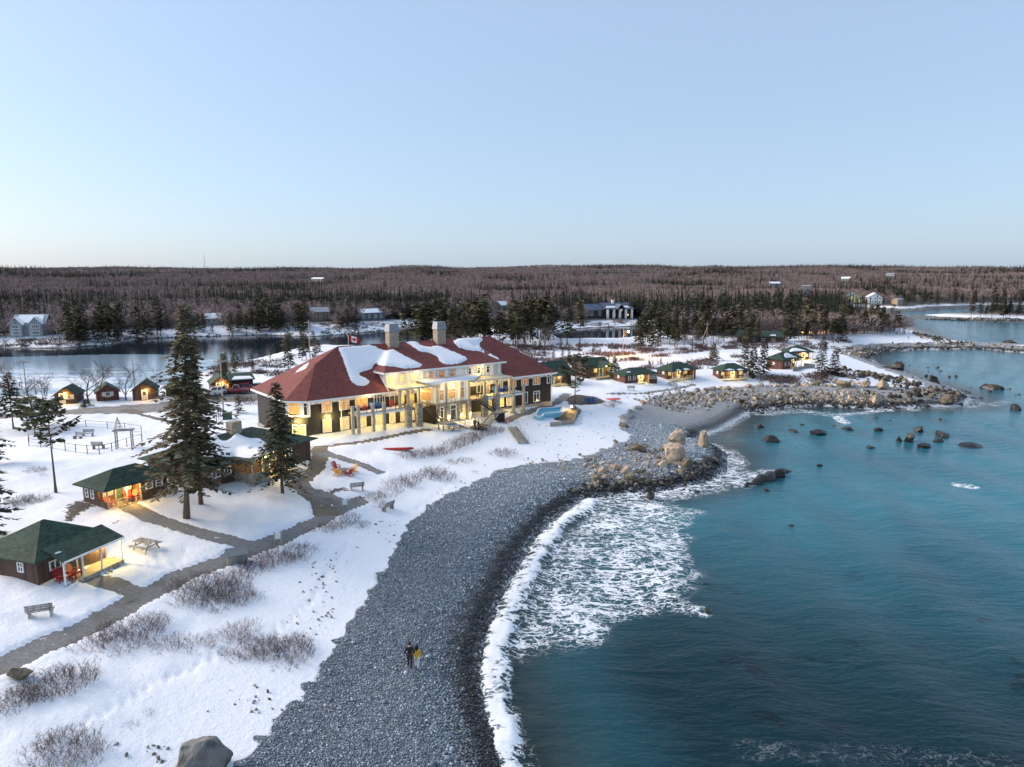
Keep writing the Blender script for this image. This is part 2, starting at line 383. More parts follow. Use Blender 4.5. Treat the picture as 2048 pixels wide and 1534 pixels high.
crev = t.mapr(d1, .62, .30); c = t.mix(t.math('SUBTRACT', 1.0, t.math('MULTIPLY', t.attr('fine'), .8)), c, t.ramp(crev, [(0, (.35,.35,.37)), (1, (1,1,1))]), 'MULTIPLY')
sw = t.math('ADD', t.attr('wet'), t.math('MULTIPLY', t.math('SUBTRACT', t.noise(pos, 2.4, 5, .7), .5), 4.5))
c = t.mix(t.math('MULTIPLY', t.mapr(sw, .9, .1), .85), c, (.75,.79,.83))
t.set('Base Color', c).set('Roughness', t.mapr(kw, 0, 1, .8, .28))
t.bump(t.math('MULTIPLY', crev, 1.0), .8, .09)
M_BEACH = t.m
BZ = GZ0 + np.clip(-SNL*.35, -.5, .06) + (fbm(GX/.45, GY/.45, 2) - .5)*.06 + (fbm(GX/5, GY/5, 2) - .5)*.35*smooth(2, 6, DS)*(1-smooth(10,13,DS))
V = np.stack([GX, GY, BZ], -1).reshape(-1, 3)
Fq = gridfaces(*GX.shape, keep=((SNL < 1.6) & (DS > -5) & (rr < 420) & (DR > 3)).ravel())
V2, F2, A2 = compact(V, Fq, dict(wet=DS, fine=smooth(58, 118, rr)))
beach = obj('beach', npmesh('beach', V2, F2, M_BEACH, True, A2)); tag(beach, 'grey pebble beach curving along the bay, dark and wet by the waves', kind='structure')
# ------------------------------------------------------------------ path ribbons and road sheet, lying in the trodden grooves
def gravel(name, a, b, sc=6):
    t = NT(name); p = t.tex(0, False); n = t.noise(p, sc, 5, .7); m = t.noise(p, .5, 4, .6)
    c = t.ramp(n, [(.3, a), (.7, b)]); c = t.mix(t.mapr(m, .45, .7), c, t.mix(.5, c, (.09,.075,.055)))
    c = t.mix(t.mapr(t.noise(p, 1.7, 5, .7), .62, .72, 0, .8), c, (.72,.75,.8))
    t.set('Base Color', c).set('Roughness', .85); t.bump(n, .4, .03); return t.m
M_PATH = gravel('path_gravel', (.12,.12,.12), (.27,.27,.265)); M_BROWN = gravel('path_earth', (.10,.085,.06), (.22,.19,.145))
M_ROAD = gravel('road_gravel', (.17,.165,.16), (.30,.295,.285), 3)
def resample(pts, st):
    pts = [np.array(p) for p in pts]
    for _ in range(2):                       # corner rounding
        q = [pts[0]]
        for a, b in zip(pts[:-1], pts[1:]): q += [a*.75+b*.25, a*.25+b*.75]
        pts = q + [pts[-1]]
    out = [pts[0]]
    for a, b in zip(pts[:-1], pts[1:]):
        n = max(1, int(np.linalg.norm(b-a)/st))
        for k in range(1, n+1): out.append(a + (b-a)*k/n)
    return np.array(out)
for k, (pts, w) in enumerate(PATHS):
    P = resample(pts, .5); T = np.gradient(P, axis=0); T /= np.linalg.norm(T, axis=1)[:, None] + 1e-9; N = np.stack([-T[:,1], T[:,0]], 1)
    nc = 7; offs = np.linspace(-(w/2+.75), w/2+.75, nc)
    X = P[:, 0, None] + N[:, 0, None]*offs; Y = P[:, 1, None] + N[:, 1, None]*offs
    Z = Hq(X, Y) - .115 + .004*k
    me = npmesh('path', np.stack([X, Y, Z], -1).reshape(-1, 3), gridfaces(*X.shape), M_BROWN if k in (3, 6, 9) else M_PATH, True)
    tag(obj('path', me), PATHS_PX[k][3], kind='structure')
x0, y0 = np.min(ROAD, 0) - 1; x1, y1 = np.max(ROAD, 0) + 1
X, Y = np.meshgrid(np.arange(x0, x1, .8), np.arange(y0, y1, .8), indexing='ij'); sdr = sdist(X, Y, ROAD)
V = np.stack([X, Y, Hq(X, Y) - .10], -1).reshape(-1, 3); Fq = gridfaces(*X.shape, keep=(sdr > -.6).ravel())[:, ::-1]
V2, F2, _ = compact(V, Fq, {}); tag(obj('road', npmesh('road', V2, F2, M_ROAD)), 'ploughed grey gravel road and parking behind the lodge', kind='structure')

# ------------------------------------------------------------------ sea
FOAM_PX = [[(1065,1335),(1180,1290),(1300,1235),(1370,1190),(1405,1140),(1415,1070),(1370,1020),(1280,1000),(1190,1000),(1120,1050),(1070,1120),(1030,1210),(1008,1290),(1010,1335)]]
FOAM = [[tuple(G(*p)[:2]) for p in q] for q in FOAM_PX]
BRK = [tuple(G(*p)[:2]) for p in [(1045,1700),(1012,1534),(1002,1440),(985,1350),(1000,1270),(1035,1190),(1078,1110),(1120,1050),(1190,1004)]]
FL = [([(1190,998),(1260,992),(1330,985),(1400,972),(1440,955)], 3.2, .62), ([(1440,955),(1465,925),(1450,905)], 2.4, .55), ([(1475,968),(1505,950),(1540,946)], 2.0, .6), ([(1690,830),(1760,822),(1830,818)], 1.2, .6),
 ([(1860,816),(1950,812),(2010,806)], 2, .45), ([(1675,835),(1690,845)], 1, .8), ([(1500,1500),(1620,1512),(1760,1505),(1900,1520),(2000,1530)], 1.2, .15), ([(1915,968),(1945,974)], .8, .8),
 ([(1385,1222),(1410,1232)], .6, .6), ([(1300,1205),(1395,1225)], 1.2, .4), ([(1560,690),(1880,690)], .1, 0.0), ([(1780,702),(1880,700)], 1.2, .5), ([(1520,828),(1600,822),(1680,832)], 2.2, .42)]
rs2 = [13.0]
while rs2[-1] < 12000: rs2.append(rs2[-1]*(1.0085 if rs2[-1] < 160 else 1.03))
SX, SY = polar(np.array(rs2), 60, -34, 520)
DSs = sdist(SX, SY, SEA); nearS = np.hypot(SX, SY) < 420
foam = np.zeros(SX.shape)
for q in FOAM: foam = np.maximum(foam, (.26 + .66*fbm(SX/3.2, SY/3.2, 3))*smooth(-2.5, 4, sdist(SX, SY, q) + (fbm(SX/5, SY/5, 3)-.5)*9))
for q, w, s in FL: foam = np.maximum(foam, s*(1 - smooth(w*.4, w*1.6, seg_dist(SX, SY, [G(*p) for p in q], False))))
bd = seg_dist(SX, SY, BRK, False)
brk = (1 - smooth(.2, 1.6, bd + (fbm(SX/1.5, SY/1.5, 3)-.5)*1.2))
foam = np.maximum(foam, brk*(.70 + .68*fbm(SX/.8, SY/1.6, 3)))
shore = np.where(DSs < 2.4, .5*(1 - smooth(.1, 2.4, DSs)), 0)*nearS
foam = np.maximum(foam, shore)
SZ = .04 + .42*brk*(.7 + .6*fbm(SX/1.2, SY/1.2, 2))
sw = 2*math.pi/9.0; ph = (SX*.82 + SY*.12)*sw + 2.2*fbm(SX/30, SY/30, 3)
SZ = SZ + (.16*np.sin(ph) + .10*(fbm(SX/3.2, SY/1.6, 3)-.5))*smooth(2, 14, DSs)*nearS
SZ = SZ + .26*np.exp(-((SX - (38 + (SY-62)*.42))/2.4)**2)*smooth(50, 60, SY)*(1-smooth(80, 100, SY))
t = NT('sea_water'); pos = t.tex(0, False)
rip = t.noise(t.tex(0, False, (.75, 1.7, 1)), 1.5, 5, .62, .4); rip2 = t.noise(t.tex(0, False, (.5, 1.4, 1)), .42, 4, .6, .3)
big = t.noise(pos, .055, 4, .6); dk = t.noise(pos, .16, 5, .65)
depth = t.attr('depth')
deep = t.ramp(big, [(.3, (.014,.100,.140)), (.7, (.030,.172,.225))])  # lifted teal also carries sky reflection that the low specular leaves out
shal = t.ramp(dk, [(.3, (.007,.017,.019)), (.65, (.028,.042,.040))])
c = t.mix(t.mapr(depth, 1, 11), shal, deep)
weed = t.math('MULTIPLY', t.mapr(dk, .56, .68), t.mapr(t.attr('weedy'), .2, .8)); c = t.mix(t.math('MULTIPLY', t.attr('weedy'), .93), c, (.002,.014,.020)); c = t.mix(t.math('MULTIPLY', weed, .85), c, (.002,.008,.010))  # near water darkened: weed, plus weaker steep-view reflection put into the colour
fa = t.attr('foam')
wv = t.n('VectorMath', {0: pos, 1: t.n('VectorMath', {0: t.n('TexNoise', {'Vector': pos, 'Scale': .9, 'Detail': 3}).outputs['Color'], 1: (.9,.9,0)}, operation='MULTIPLY').outputs[0]}, operation='ADD').outputs[0]
wv = t.n('Mapping', {'Vector': wv, 'Scale': (.8, 1.35, 1)}).outputs[0]
l1 = t.math('ABSOLUTE', t.math('SUBTRACT', t.noise(wv, .55, 5, .55), .5)); l2 = t.math('ABSOLUTE', t.math('SUBTRACT', t.noise(wv, 1.25, 4, .55), .5))
lace = t.math('MINIMUM', l1, t.math('MULTIPLY', l2, 1.25))
thr = t.math('MULTIPLY', t.math('POWER', fa, 1.5), .075)
lm = t.math('MULTIPLY', t.mapr(t.math('SUBTRACT', thr, lace), -.012, .02), t.mapr(fa, .05, .3))
full = t.mapr(t.math('ADD', fa, t.math('MULTIPLY', t.math('SUBTRACT', t.noise(pos, 2.8, 5, .7), .5), .7)), .86, 1.12)
fm = t.math('MAXIMUM', lm, full)
c = t.mix(t.math('MULTIPLY', t.mapr(fa, .15, .8), .25), c, (.10,.22,.25))
c = t.mix(fm, c, (.80,.84,.88))
t.set('Base Color', c).set('Roughness', t.mapr(fm, 0, 1, .10, .7)).set('IOR', 1.33).set('Specular IOR Level', .3)
bh = t.math('ADD', t.math('ADD', t.math('MULTIPLY', rip, .35), t.math('MULTIPLY', rip2, 1.0)), t.math('MULTIPLY', fm, .18)); t.bump(bh, .7, .30)
M_SEA = t.m
weedy = (1 - smooth(42, 92, np.hypot(SX, SY)))*smooth(2, 12, DSs)  # grows towards the viewer: weedy bed plus painted fall-off of reflection
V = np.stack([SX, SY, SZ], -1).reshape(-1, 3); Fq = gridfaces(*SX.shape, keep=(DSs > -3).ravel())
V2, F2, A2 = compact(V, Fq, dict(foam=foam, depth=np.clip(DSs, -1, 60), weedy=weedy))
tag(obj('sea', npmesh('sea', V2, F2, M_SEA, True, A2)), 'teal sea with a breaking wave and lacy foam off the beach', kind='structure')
# ------------------------------------------------------------------ river, pond, ice
t = NT('river_water'); pos = t.tex(0, False); n = t.noise(t.tex(0, False, (.4, 1.5, 1)), .8, 4)
t.set('Base Color', (.012,.022,.034)).set('Roughness', .07).set('IOR', 1.33); t.bump(n, .12, .1); M_RIV = t.m
t = NT('river_ice'); pos = t.tex(0, False); n = t.noise(t.tex(0, False, (.5, 1.6, 1)), .09, 5, .6); m = t.noise(pos, .5, 4)
k = t.mapr(t.math('ADD', t.attr('cover'), t.math('MULTIPLY', t.math('SUBTRACT', n, .5), 1.7)), .25, .75)
t.set('Base Color', t.mix(k, (.24,.34,.43), (.76,.81,.87))).set('Roughness', t.mapr(k, 0, 1, .12, .6)); t.bump(m, .1, .05); M_ICE = t.m
def flat(name, poly, z, m, label):
    mb = MB(); mb.add([(p[0], p[1], z) for p in poly], [tuple(range(len(poly)))]); bm_ = bmesh.new(); me = mb.mesh(name, m); bm_.from_mesh(me)
    bmesh.ops.triangulate(bm_, faces=bm_.faces[:]); bmesh.ops.recalc_face_normals(bm_, faces=bm_.faces[:])
    if bm_.faces and bm_.faces[:][0].normal.z < 0: bmesh.ops.reverse_faces(bm_, faces=bm_.faces[:])
    bm_.to_mesh(me); bm_.free(); return tag(obj(name, me), label, kind='structure')
flat('river', RIV, .02, M_RIV, 'dark still river reflecting the wooded far bank')
flat('pond', POND, .02, M_RIV, 'small blue grey pond before the dark house')
icep = [G(*p)[:2] for p in [(-500,722),(0,716),(140,712),(260,709),(350,712),(420,722),(385,750),(320,775),(150,793),(-500,803)]]
x0, y0 = np.min(icep, 0); x1, y1 = np.max(icep, 0)
X, Y = np.meshgrid(np.linspace(x0, x1, 90), np.linspace(y0, y1, 60), indexing='ij'); sdi = sdist(X, Y, icep)
V = np.stack([X, Y, np.full(X.shape, .06)], -1).reshape(-1, 3); Fq = gridfaces(*X.shape, keep=(sdi > -1).ravel())[:, ::-1]
cover = smooth(0, 22, sdi)*(1 - smooth(140, 235, Y))*1.05
V2, F2, A2 = compact(V, Fq, dict(cover=cover))
tag(obj('ice', npmesh('ice', V2, F2, M_ICE, True, A2)), 'pale snow dusted ice covering the near half of the river', kind='structure')
# ------------------------------------------------------------------ building materials
def boards(name, col, pitch=.4, axis_mix=True, rough=.75, depth=.5):
    t = NT(name); p = t.tex(0); sx = t.n('SeparateXYZ', {0: p})
    u = t.math('ADD', sx.outputs[0], sx.outputs[1]); w = t.math('FRACT', t.math('DIVIDE', u, pitch))
    gap = t.mapr(t.math('ABSOLUTE', t.math('SUBTRACT', w, .5)), .40, .48); cell = t.n('TexWhiteNoise', {1: t.math('FLOOR', t.math('DIVIDE', u, pitch))}, noise_dimensions='1D').outputs[0]
    n = t.noise(t.tex(0, True, (6,6,.6)), 2, 4); f = t.math('ADD', t.math('MULTIPLY', cell, .5), t.math('MULTIPLY', n, .5))
    c = t.ramp(f, [(.2, tuple(x*.6 for x in col)), (.8, tuple(x*1.35 for x in col))])
    t.set('Base Color', t.mix(t.math('MULTIPLY', gap, depth), c, tuple(x*.3 for x in col))).set('Roughness', rough); t.bump(gap, -.5, .02); return t.m
def shingles(name, col, var=.3):
    t = NT(name); p = t.tex(0, True, (3.2,3.2,7)); v = t.n('TexVoronoi', {'Vector': p, 'Scale': 1.0}); g = t.n('SeparateColor', {0: v.outputs['Color']}).outputs[0]
    sx = t.n('SeparateXYZ', {0: t.tex(0)}).outputs[2]; row = t.math('FRACT', t.math('MULTIPLY', sx, 7.0))
    n = t.noise(t.tex(0), .5, 4); f = t.math('ADD', t.math('MULTIPLY', g, .55), t.math('MULTIPLY', n, .45))
    c = t.ramp(f, [(.2, tuple(x*(1-var) for x in col)), (.8, tuple(x*(1+var) for x in col))])
    c = t.mix(t.math('MULTIPLY', t.mapr(row, .2, .0), .35), c, tuple(x*.45 for x in col))
    t.set('Base Color', c).set('Roughness', .85); t.bump(t.math('ADD', row, g), .5, .03); return t.m
def masonry(name, a, b, sc=2.6):
    t = NT(name); v = t.n('TexVoronoi', {'Vector': t.tex(0, True, (1,1,1.6)), 'Scale': sc}); g = t.n('SeparateColor', {0: v.outputs['Color']}).outputs[0]
    e = t.n('TexVoronoi', {'Vector': t.tex(0, True, (1,1,1.6)), 'Scale': sc}, feature='DISTANCE_TO_EDGE').outputs[0]; j = t.mapr(e, .02, .09)
    c = t.ramp(g, [(.1, a), (.9, b)]); t.set('Base Color', t.mix(j, (.16,.15,.13), c)).set('Roughness', .85); t.bump(j, .6, .04); return t.m
M_DARK = boards('dark_siding', (.017,.015,.013)); M_WHITE = boards('white_siding', (.82,.81,.78), .3, depth=.25); M_CREAM = mat('cream_trim', (.62,.56,.42), .6, .1)
M_TRIM = mat('white_trim', (.82,.82,.80), .5, .06); M_RED = shingles('red_shingles', (.195,.052,.042)); M_GREEN = shingles('green_shingles', (.022,.052,.034), .45)
M_STONE = masonry('stone_veneer', (.22,.20,.17), (.48,.45,.40)); M_CHIM = masonry('chimney_brick', (.36,.28,.20), (.52,.42,.31), 4); M_CONC = mat('concrete', (.42,.40,.37), .8, .2, 2, .2)
M_BRN = boards('brown_siding', (.075,.040,.028), .28); M_RBRN = boards('red_brown_siding', (.115,.045,.030), .3); M_GREYW = boards('grey_boards', (.30,.29,.27), .14)
M_BLACK = mat('black_metal', (.018,.018,.018), .45, .2, 4, 0, .4); M_METAL = mat('grey_metal', (.22,.24,.26), .45, .2, 2, 0, .6)
M_DECK = boards('deck_boards', (.38,.33,.25), .15); M_TIMB = mat('timber', (.50,.40,.27), .7, .2, 4); M_POSTG = mat('weathered_post', (.40,.37,.32), .8, .25, 3)
M_GLASS = mat('dark_glass', (.035,.045,.055), .06, .4, 1.5); M_LIT = emis('lit_window', (1.0, .46, .06), .46, var=.6); M_LITB = emis('bright_window', (1.0, .66, .13), .55, var=.4); M_LITD = emis('dim_window', (.75, .28, .06), .26, var=.9, scale=2.2)
M_CURT = emis('curtain_window', (1.0, .80, .34), .34, var=.45); M_BULB = emis('lamp_glow', (1.0, .66, .22), 14, var=0)
t = NT('roof_snow'); n = t.noise(t.tex(0), 1.4, 4); t.set('Base Color', t.ramp(n, [(.3, (.80,.83,.88)), (.7, (.87,.88,.90))])).set('Roughness', .8); t.bump(n, .3, .06); M_SNOW = t.m
WARM = (1.0, .72, .24)
def lamp(parent, p, power, col=WARM, r=.12, name='lamp', size=.09, z=None):
    """a small lamp body with its own light"""
    mb = MB(); mb.tube([(p[0], p[1], p[2]-size), (p[0], p[1], p[2]+size)], [size, size*.7], 8); o = mb.build(name, M_BULB, parent)
    l = bpy.data.lights.new('lamp_light', 'POINT'); l.energy = power*1.9; l.color = col; l.shadow_soft_size = r
    lo = bpy.data.objects.new('lamp_light', l); COL.objects.link(lo); lo.parent = o; lo.location = (p[0], p[1], p[2] - size - r - .03)
    return o
def window(parent, c, w, h, ang=0.0, pane=None, cols=1, rows=1, fr=.09, name='window', mframe=None, transom=0, out=.06):
    """window on a vertical wall: c = centre on the wall face, ang = direction of the wall's run, outward = run rotated -90 deg"""
    ux, uy = math.cos(ang), math.sin(ang); ox, oy = uy, -ux
    P = lambda a, b, d: (c[0] + ux*a + ox*d, c[1] + uy*a + oy*d, c[2] + b)
    mb = MB()
    def bar(a0, a1, b0, b1, d0=-.05, d1=out):
        vs = [P(a, b, d) for d in (d0, d1) for a, b in ((a0,b0),(a1,b0),(a1,b1),(a0,b1))]
        mb.add(vs, [(3,2,1,0),(4,5,6,7),(0,1,5,4),(1,2,6,5),(2,3,7,6),(3,0,4,7)])
    bar(-w/2, -w/2+fr, -h/2, h/2); bar(w/2-fr, w/2, -h/2, h/2); bar(-w/2+fr, w/2-fr, h/2-fr, h/2); bar(-w/2+fr, w/2-fr, -h/2, -h/2+fr)
    for k in range(1, cols): x = -w/2 + w*k/cols; bar(x-fr*.4, x+fr*.4, -h/2+fr, h/2-fr, -.04, out-.012)
    for k in range(1, rows): z = -h/2 + h*k/rows; bar(-w/2+fr, w/2-fr, z-fr*.35, z+fr*.35, -.04, out-.02)
    if transom: z = h/2 - h*transom; bar(-w/2+fr, w/2-fr, z-fr*.4, z+fr*.4, -.04, out-.02)
    o = mb.build(name, mframe or M_TRIM, parent)
    g = MB(); g.add([P(-w/2+fr*.5, -h/2+fr*.5, .012), P(w/2-fr*.5, -h/2+fr*.5, .012), P(w/2-fr*.5, h/2-fr*.5, .012), P(-w/2+fr*.5, h/2-fr*.5, .012)], [(0,1,2,3)])
    g.build('pane', pane or M_GLASS, o); return o
def railing(parent, pts, h=1.0, mats=None, step=1.5, name='railing', balus=0.0, w=.05):
    mb = MB()
    for a, b in zip(pts[:-1], pts[1:]):
        a, b = Vector(a), Vector(b); L = (b-a).length; n = max(1, round(L/step))
        for k in range(n+1): q = a.lerp(b, k/n); mb.beam(q, q + Vector((0,0,h)), w, w)
        mb.beam(a + Vector((0,0,h)), b + Vector((0,0,h)), w*1.1, w*1.1); mb.beam(a + Vector((0,0,.15)), b + Vector((0,0,.15)), w*.8, w*.8); mb.beam(a + Vector((0,0,h*.55)), b + Vector((0,0,h*.55)), w*.5, w*.5)
        if balus:
            m = int(L/balus)
            for k in range(1, m): q = a.lerp(b, k/m); mb.beam(q + Vector((0,0,.15)), q + Vector((0,0,h)), w*.5, w*.5)
    return mb.build(name, mats or M_BLACK, parent)
def stairs(parent, p, q, w, n, mats, name='stairs', rail=True, solid=False):
    p, q = Vector(p), Vector(q); d = q - p; run = Vector((d.x, d.y, 0)); L = run.length; u = run/L; sd_ = Vector((-u.y, u.x, 0)); st = thing_part(name, parent)
    for k in range(n):
        a = p + d*((k+.5)/n); mb = MB(); mb.beam(a - u*(L/n*.34), a + u*(L/n*.34), w, .05); mb.build('tread', mats, st)
    for s in (-1, 1):
        mb = MB(); mb.beam(p + sd_*s*w/2 - Vector((0,0,.12)), q + sd_*s*w/2 - Vector((0,0,.12)), .05, .26); mb.build('stringer', mats, st)
        if rail:
            mb = MB(); z = Vector((0,0,.95))
            mb.beam(p + sd_*s*w/2 + z, q + sd_*s*w/2 + z, .05, .05); mb.beam(p + sd_*s*w/2 + z*.5, q + sd_*s*w/2 + z*.5, .03, .03)
            for k in range(4): a = p.lerp(q, k/3) + sd_*s*w/2; mb.beam(a, a + z, .045, .045)
            mb.build('handrail', mats, st)
    return st
def thing_part(name, parent):
    o = bpy.data.objects.new(name, None); COL.objects.link(o); o.parent = parent; o.empty_display_size = .2; return o
def snow_patch(parent, bvh, poly_px, zoom=(1, 0, 0), th=.14, step=5.0, toloc=None, wig=1.0):
    """snow lying on a roof: outline followed on the roof surface, then given thickness"""
    sc, ox, oy = zoom; pts = [Vector((ox + x/sc, oy + y/sc)) for x, y in poly_px]
    out = []
    for a, b in zip(pts, pts[1:] + pts[:1]):
        n = max(1, int((b-a).length/step*1.6))
        for k in range(n): out.append(a.lerp(b, k/n))
    for _ in range(2): out = [(out[i-1] + out[i]*2 + out[(i+1) % len(out)])/4 for i in range(len(out))]
    rnd = random.Random(len(out)); out = [p + Vector((rnd.uniform(-.35,.35)*wig, rnd.uniform(-.35,.35)*wig)) for p in out]
    nb = len(out); ring = out[:]
    xs = [p.x for p in out]; ys = [p.y for p in out]; arr = [(p.x, p.y) for p in out]; inner = []
    x = min(xs)
    while x < max(xs):
        y = min(ys)
        while y < max(ys):
            if inside(np.array([x]), np.array([y]), arr)[0] and seg_dist(np.array([x]), np.array([y]), arr)[0] > step*.35: inner.append(Vector((x, y)))
            y += step*.7
        x += step
    P2 = ring + inner; edges = [(i, (i+1) % nb) for i in range(nb)]
    r = delaunay_2d_cdt(P2, edges, [], 1, 1e-4); vs, fs = r[0], r[2]
    C0 = Vector((0, 0, CZ)); V3 = []; ok = True
    for i, v in enumerate(vs):
        d = Vector(ray(v.x, v.y)).normalized(); h = bvh.ray_cast(C0, d)
        if h[0] is None: V3.append(None); continue
        dd = seg_dist(np.array([v.x]), np.array([v.y]), arr)[0]; up = .012 + th*min(1, dd/(step*.55))**.5
        V3.append(h[0] + Vector((0, 0, up)))
    mb = MB(); idx = {}
    for i, v in enumerate(V3):
        if v is not None: idx[i] = len(mb.v); mb.v.append(tuple(toloc @ v if toloc else v))
    for f in fs:
        if all(i in idx for i in f):
            q = [V3[i] for i in f]
            if max((q[i]-q[i-1]).length for i in range(3)) > 4.5: continue
            mb.f.append(tuple(idx[i] for i in f)); mb.m.append(0)
    me = mb.mesh('snow', M_SNOW, True); bm_ = bmesh.new(); bm_.from_mesh(me); bmesh.ops.recalc_face_normals(bm_, faces=bm_.faces[:])
    if sum(f.normal.z for f in bm_.faces) < 0: bmesh.ops.reverse_faces(bm_, faces=bm_.faces[:])
    bm_.to_mesh(me); bm_.free(); return obj('snow', me, parent)

# ------------------------------------------------------------------ main lodge
ZB = 4.0
LO = G(614, 800, 10.5); LROT = R(39); lu = np.array([math.cos(LROT), math.sin(LROT), 0]); lv = np.array([-lu[1], lu[0], 0])
lodge = thing('lodge', 'long two storey lodge with a red hipped roof, snow patches and twin chimneys', 'building', (LO[0], LO[1], ZB), LROT)
LM = Matrix.Translation((LO[0], LO[1], ZB)) @ Matrix.Rotation(LROT, 4, 'Z'); LI = LM.inverted()
ZQ = lambda x, y: (500 + x/3.2, 620 + y/3.2)
def LP(x, y, tt=0.0):                       # enlarged photo point -> (s, t, z) in the lodge's own frame, on the wall plane t
    p = onplane(*ZQ(x, y), LO + lv*tt, lv); q = LI @ Vector(p); return q
EZ, RZ_ = 10.5 - ZB, 17.0 - ZB
EAVE = [(-.4,-.8),(47.0,-.8),(47.0,15.4),(-2.7,15.4),(-2.7,1.3)]
rA, rB = (8.3, 7.3), (37.8, 7.3)
fn = np.cross(lu, (LM.to_3x3() @ Vector((0, 8.1, RZ_-EZ)))); 
def roofpt(x, y):                           # point on the front roof plane
    O = np.array(LM @ Vector((0, -.8, EZ))); return LI @ Vector(onplane(*ZQ(x, y), O, fn))
k1 = roofpt(490, 335); k2 = roofpt(418, 346)
e3 = lambda p, z=EZ: (p[0], p[1], z)
mb = MB(); A3, B3 = e3(rA, RZ_), e3(rB, RZ_)
front = [e3(EAVE[0]), e3(EAVE[1]), B3, A3, tuple(k1), tuple(k2)]
mb.slab(front, .16); lodge_roof = mb.build('roof', M_RED, lodge)
for nm, poly in (('end', [e3(EAVE[4]), e3(EAVE[0]), tuple(k2)]), ('side', [e3(EAVE[3]), e3(EAVE[4]), tuple(k2), tuple(k1), A3]), ('back', [e3(EAVE[2]), e3(EAVE[3]), A3, B3]), ('right', [e3(EAVE[1]), e3(EAVE[2]), B3])):
    m2 = MB(); m2.slab(poly, .16); m2.build('roof_slope', M_RED, lodge_roof)
mb = MB(); n = len(EAVE)
for i in range(n):
    a, b = EAVE[i], EAVE[(i+1) % n]; mb.beam((a[0], a[1], EZ-.18), (b[0], b[1], EZ-.18), .10, .30)
mb.build('fascia', M_TRIM, lodge)
WALL = [(0,0),(46.2,0),(46.2,14.7),(-2.0,14.7),(-2.0,1.9)]
mb = MB(); mb.prism(WALL, -1.5, EZ-.05); mb.build('wall', M_DARK, lodge)
inset = [(-.03,-.03),(46.23,-.03),(46.23,14.73),(-2.03,14.73),(-2.03,1.87)]
mb = MB(); mb.prism(inset, 9.75-ZB, EZ-.04); mb.build('upper_band', M_WHITE, lodge)
st_ = [(-.12,-.12),(46.32,-.12),(46.32,14.82),(-2.12,14.82),(-2.12,1.8)]
mb = MB(); mb.prism(st_, -1.6, 1.15); mb.build('stone_base', M_STONE, lodge)
# corner bay with big panes on the chamfer
ca = math.atan2(-1.9, 2.0); cx, cy = -1.0, .95
mb = MB(); mb.prism([(-2.45,1.9),(-.0,-.5),(.35,-.15),(-2.1,2.2)], 4.1, EZ-.06); mb.build('corner_bay', M_TRIM, lodge)
ox, oy = math.sin(ca), -math.cos(ca)
window(lodge, (-1.55, .99, 5.25), 1.7, 1.9, ca, M_LIT, 1, 1, transom=.3); window(lodge, (-.35, -.18, 5.25), .62, 1.9, ca, M_GLASS, 1, 1, transom=.3)
window(lodge, (-1.0, .83, 2.1), 2.0, 1.8, ca, M_CURT, 1)
# central block, standing taller than the wings
CS0, CS1, CZE = 12.4, 34.6, 13.35 - ZB
mb = MB(); mb.prism([(CS0,-.08),(CS1,-.08),(CS1,5),(CS0,5)], 9.6-ZB, CZE-.04); mb.build('central_wall', M_WHITE, lodge)
cE = [(CS0-.6,-.75),(CS1+.6,-.75)]; mz = CZE
def rfz(tt): return EZ + (RZ_-EZ)*(tt+.8)/8.1    # main roof height
tL = (CZE-EZ)/(RZ_-EZ)*8.1 - .8
mb = MB(); mb.slab([(CS0-.6,-.75,mz),(CS1+.6,-.75,mz),(CS1+.6,tL,mz+.001),(31.5,6.9,RZ_-.25),(17.0,6.9,RZ_-.25)], .14)
croof = mb.build('central_roof', M_RED, lodge)
m2 = MB(); m2.slab([(CS0-.6,tL,mz),(CS0-.6,-.75,mz),(17.0,6.9,RZ_-.25)], .14); m2.build('roof_slope', M_RED, croof)
mb = MB(); mb.beam((CS0-.6,-.75,mz-.14), (CS1+.6,-.75,mz-.14), .1, .28); mb.beam((CS0-.6,-.75,mz-.14), (CS0-.6,tL,mz-.14), .1, .28); mb.beam((CS1+.6,-.75,mz-.14), (CS1+.6,tL,mz-.14), .1, .28); mb.build('fascia', M_TRIM, lodge)
for sx in (CS0+.02, CS1-.02): mb = MB(); mb.beam((sx, -.9, EZ+.12), (sx, tL, mz+.02), .12, .2); mb.build('rake_trim', M_TRIM, lodge)
# chimneys
for px_, py_ in ((925, 258), (1228, 236)):
    b = roofpt(px_, py_); ch = thing_part('chimney', lodge); s_, t_ = b.x, b.y + .7
    mb = MB(); mb.bx((s_-.85, t_-.7, b.z-1.2), (s_+.85, t_+.7, b.z+3.0)); mb.build('shaft', M_CHIM, ch)
    mb = MB(); w0, w1 = .98, .80; z0, z1 = b.z+3.0, b.z+4.25
    mb.add([(s_-w0,t_-w0*.85,z0),(s_+w0,t_-w0*.85,z0),(s_+w0,t_+w0*.85,z0),(s_-w0,t_+w0*.85,z0),(s_-w1,t_-w1*.8,z1),(s_+w1,t_-w1*.8,z1),(s_+w1,t_+w1*.8,z1),(s_-w1,t_+w1*.8,z1)], [(3,2,1,0),(4,5,6,7),(0,1,5,4),(1,2,6,5),(2,3,7,6),(3,0,4,7)]); mb.build('cap', M_METAL, ch)
    mb = MB(); mb.bx((s_-1.0, t_-.95, b.z-.35), (s_+1.0, t_-.71, b.z+.25)); mb.build('flashing', M_METAL, ch)
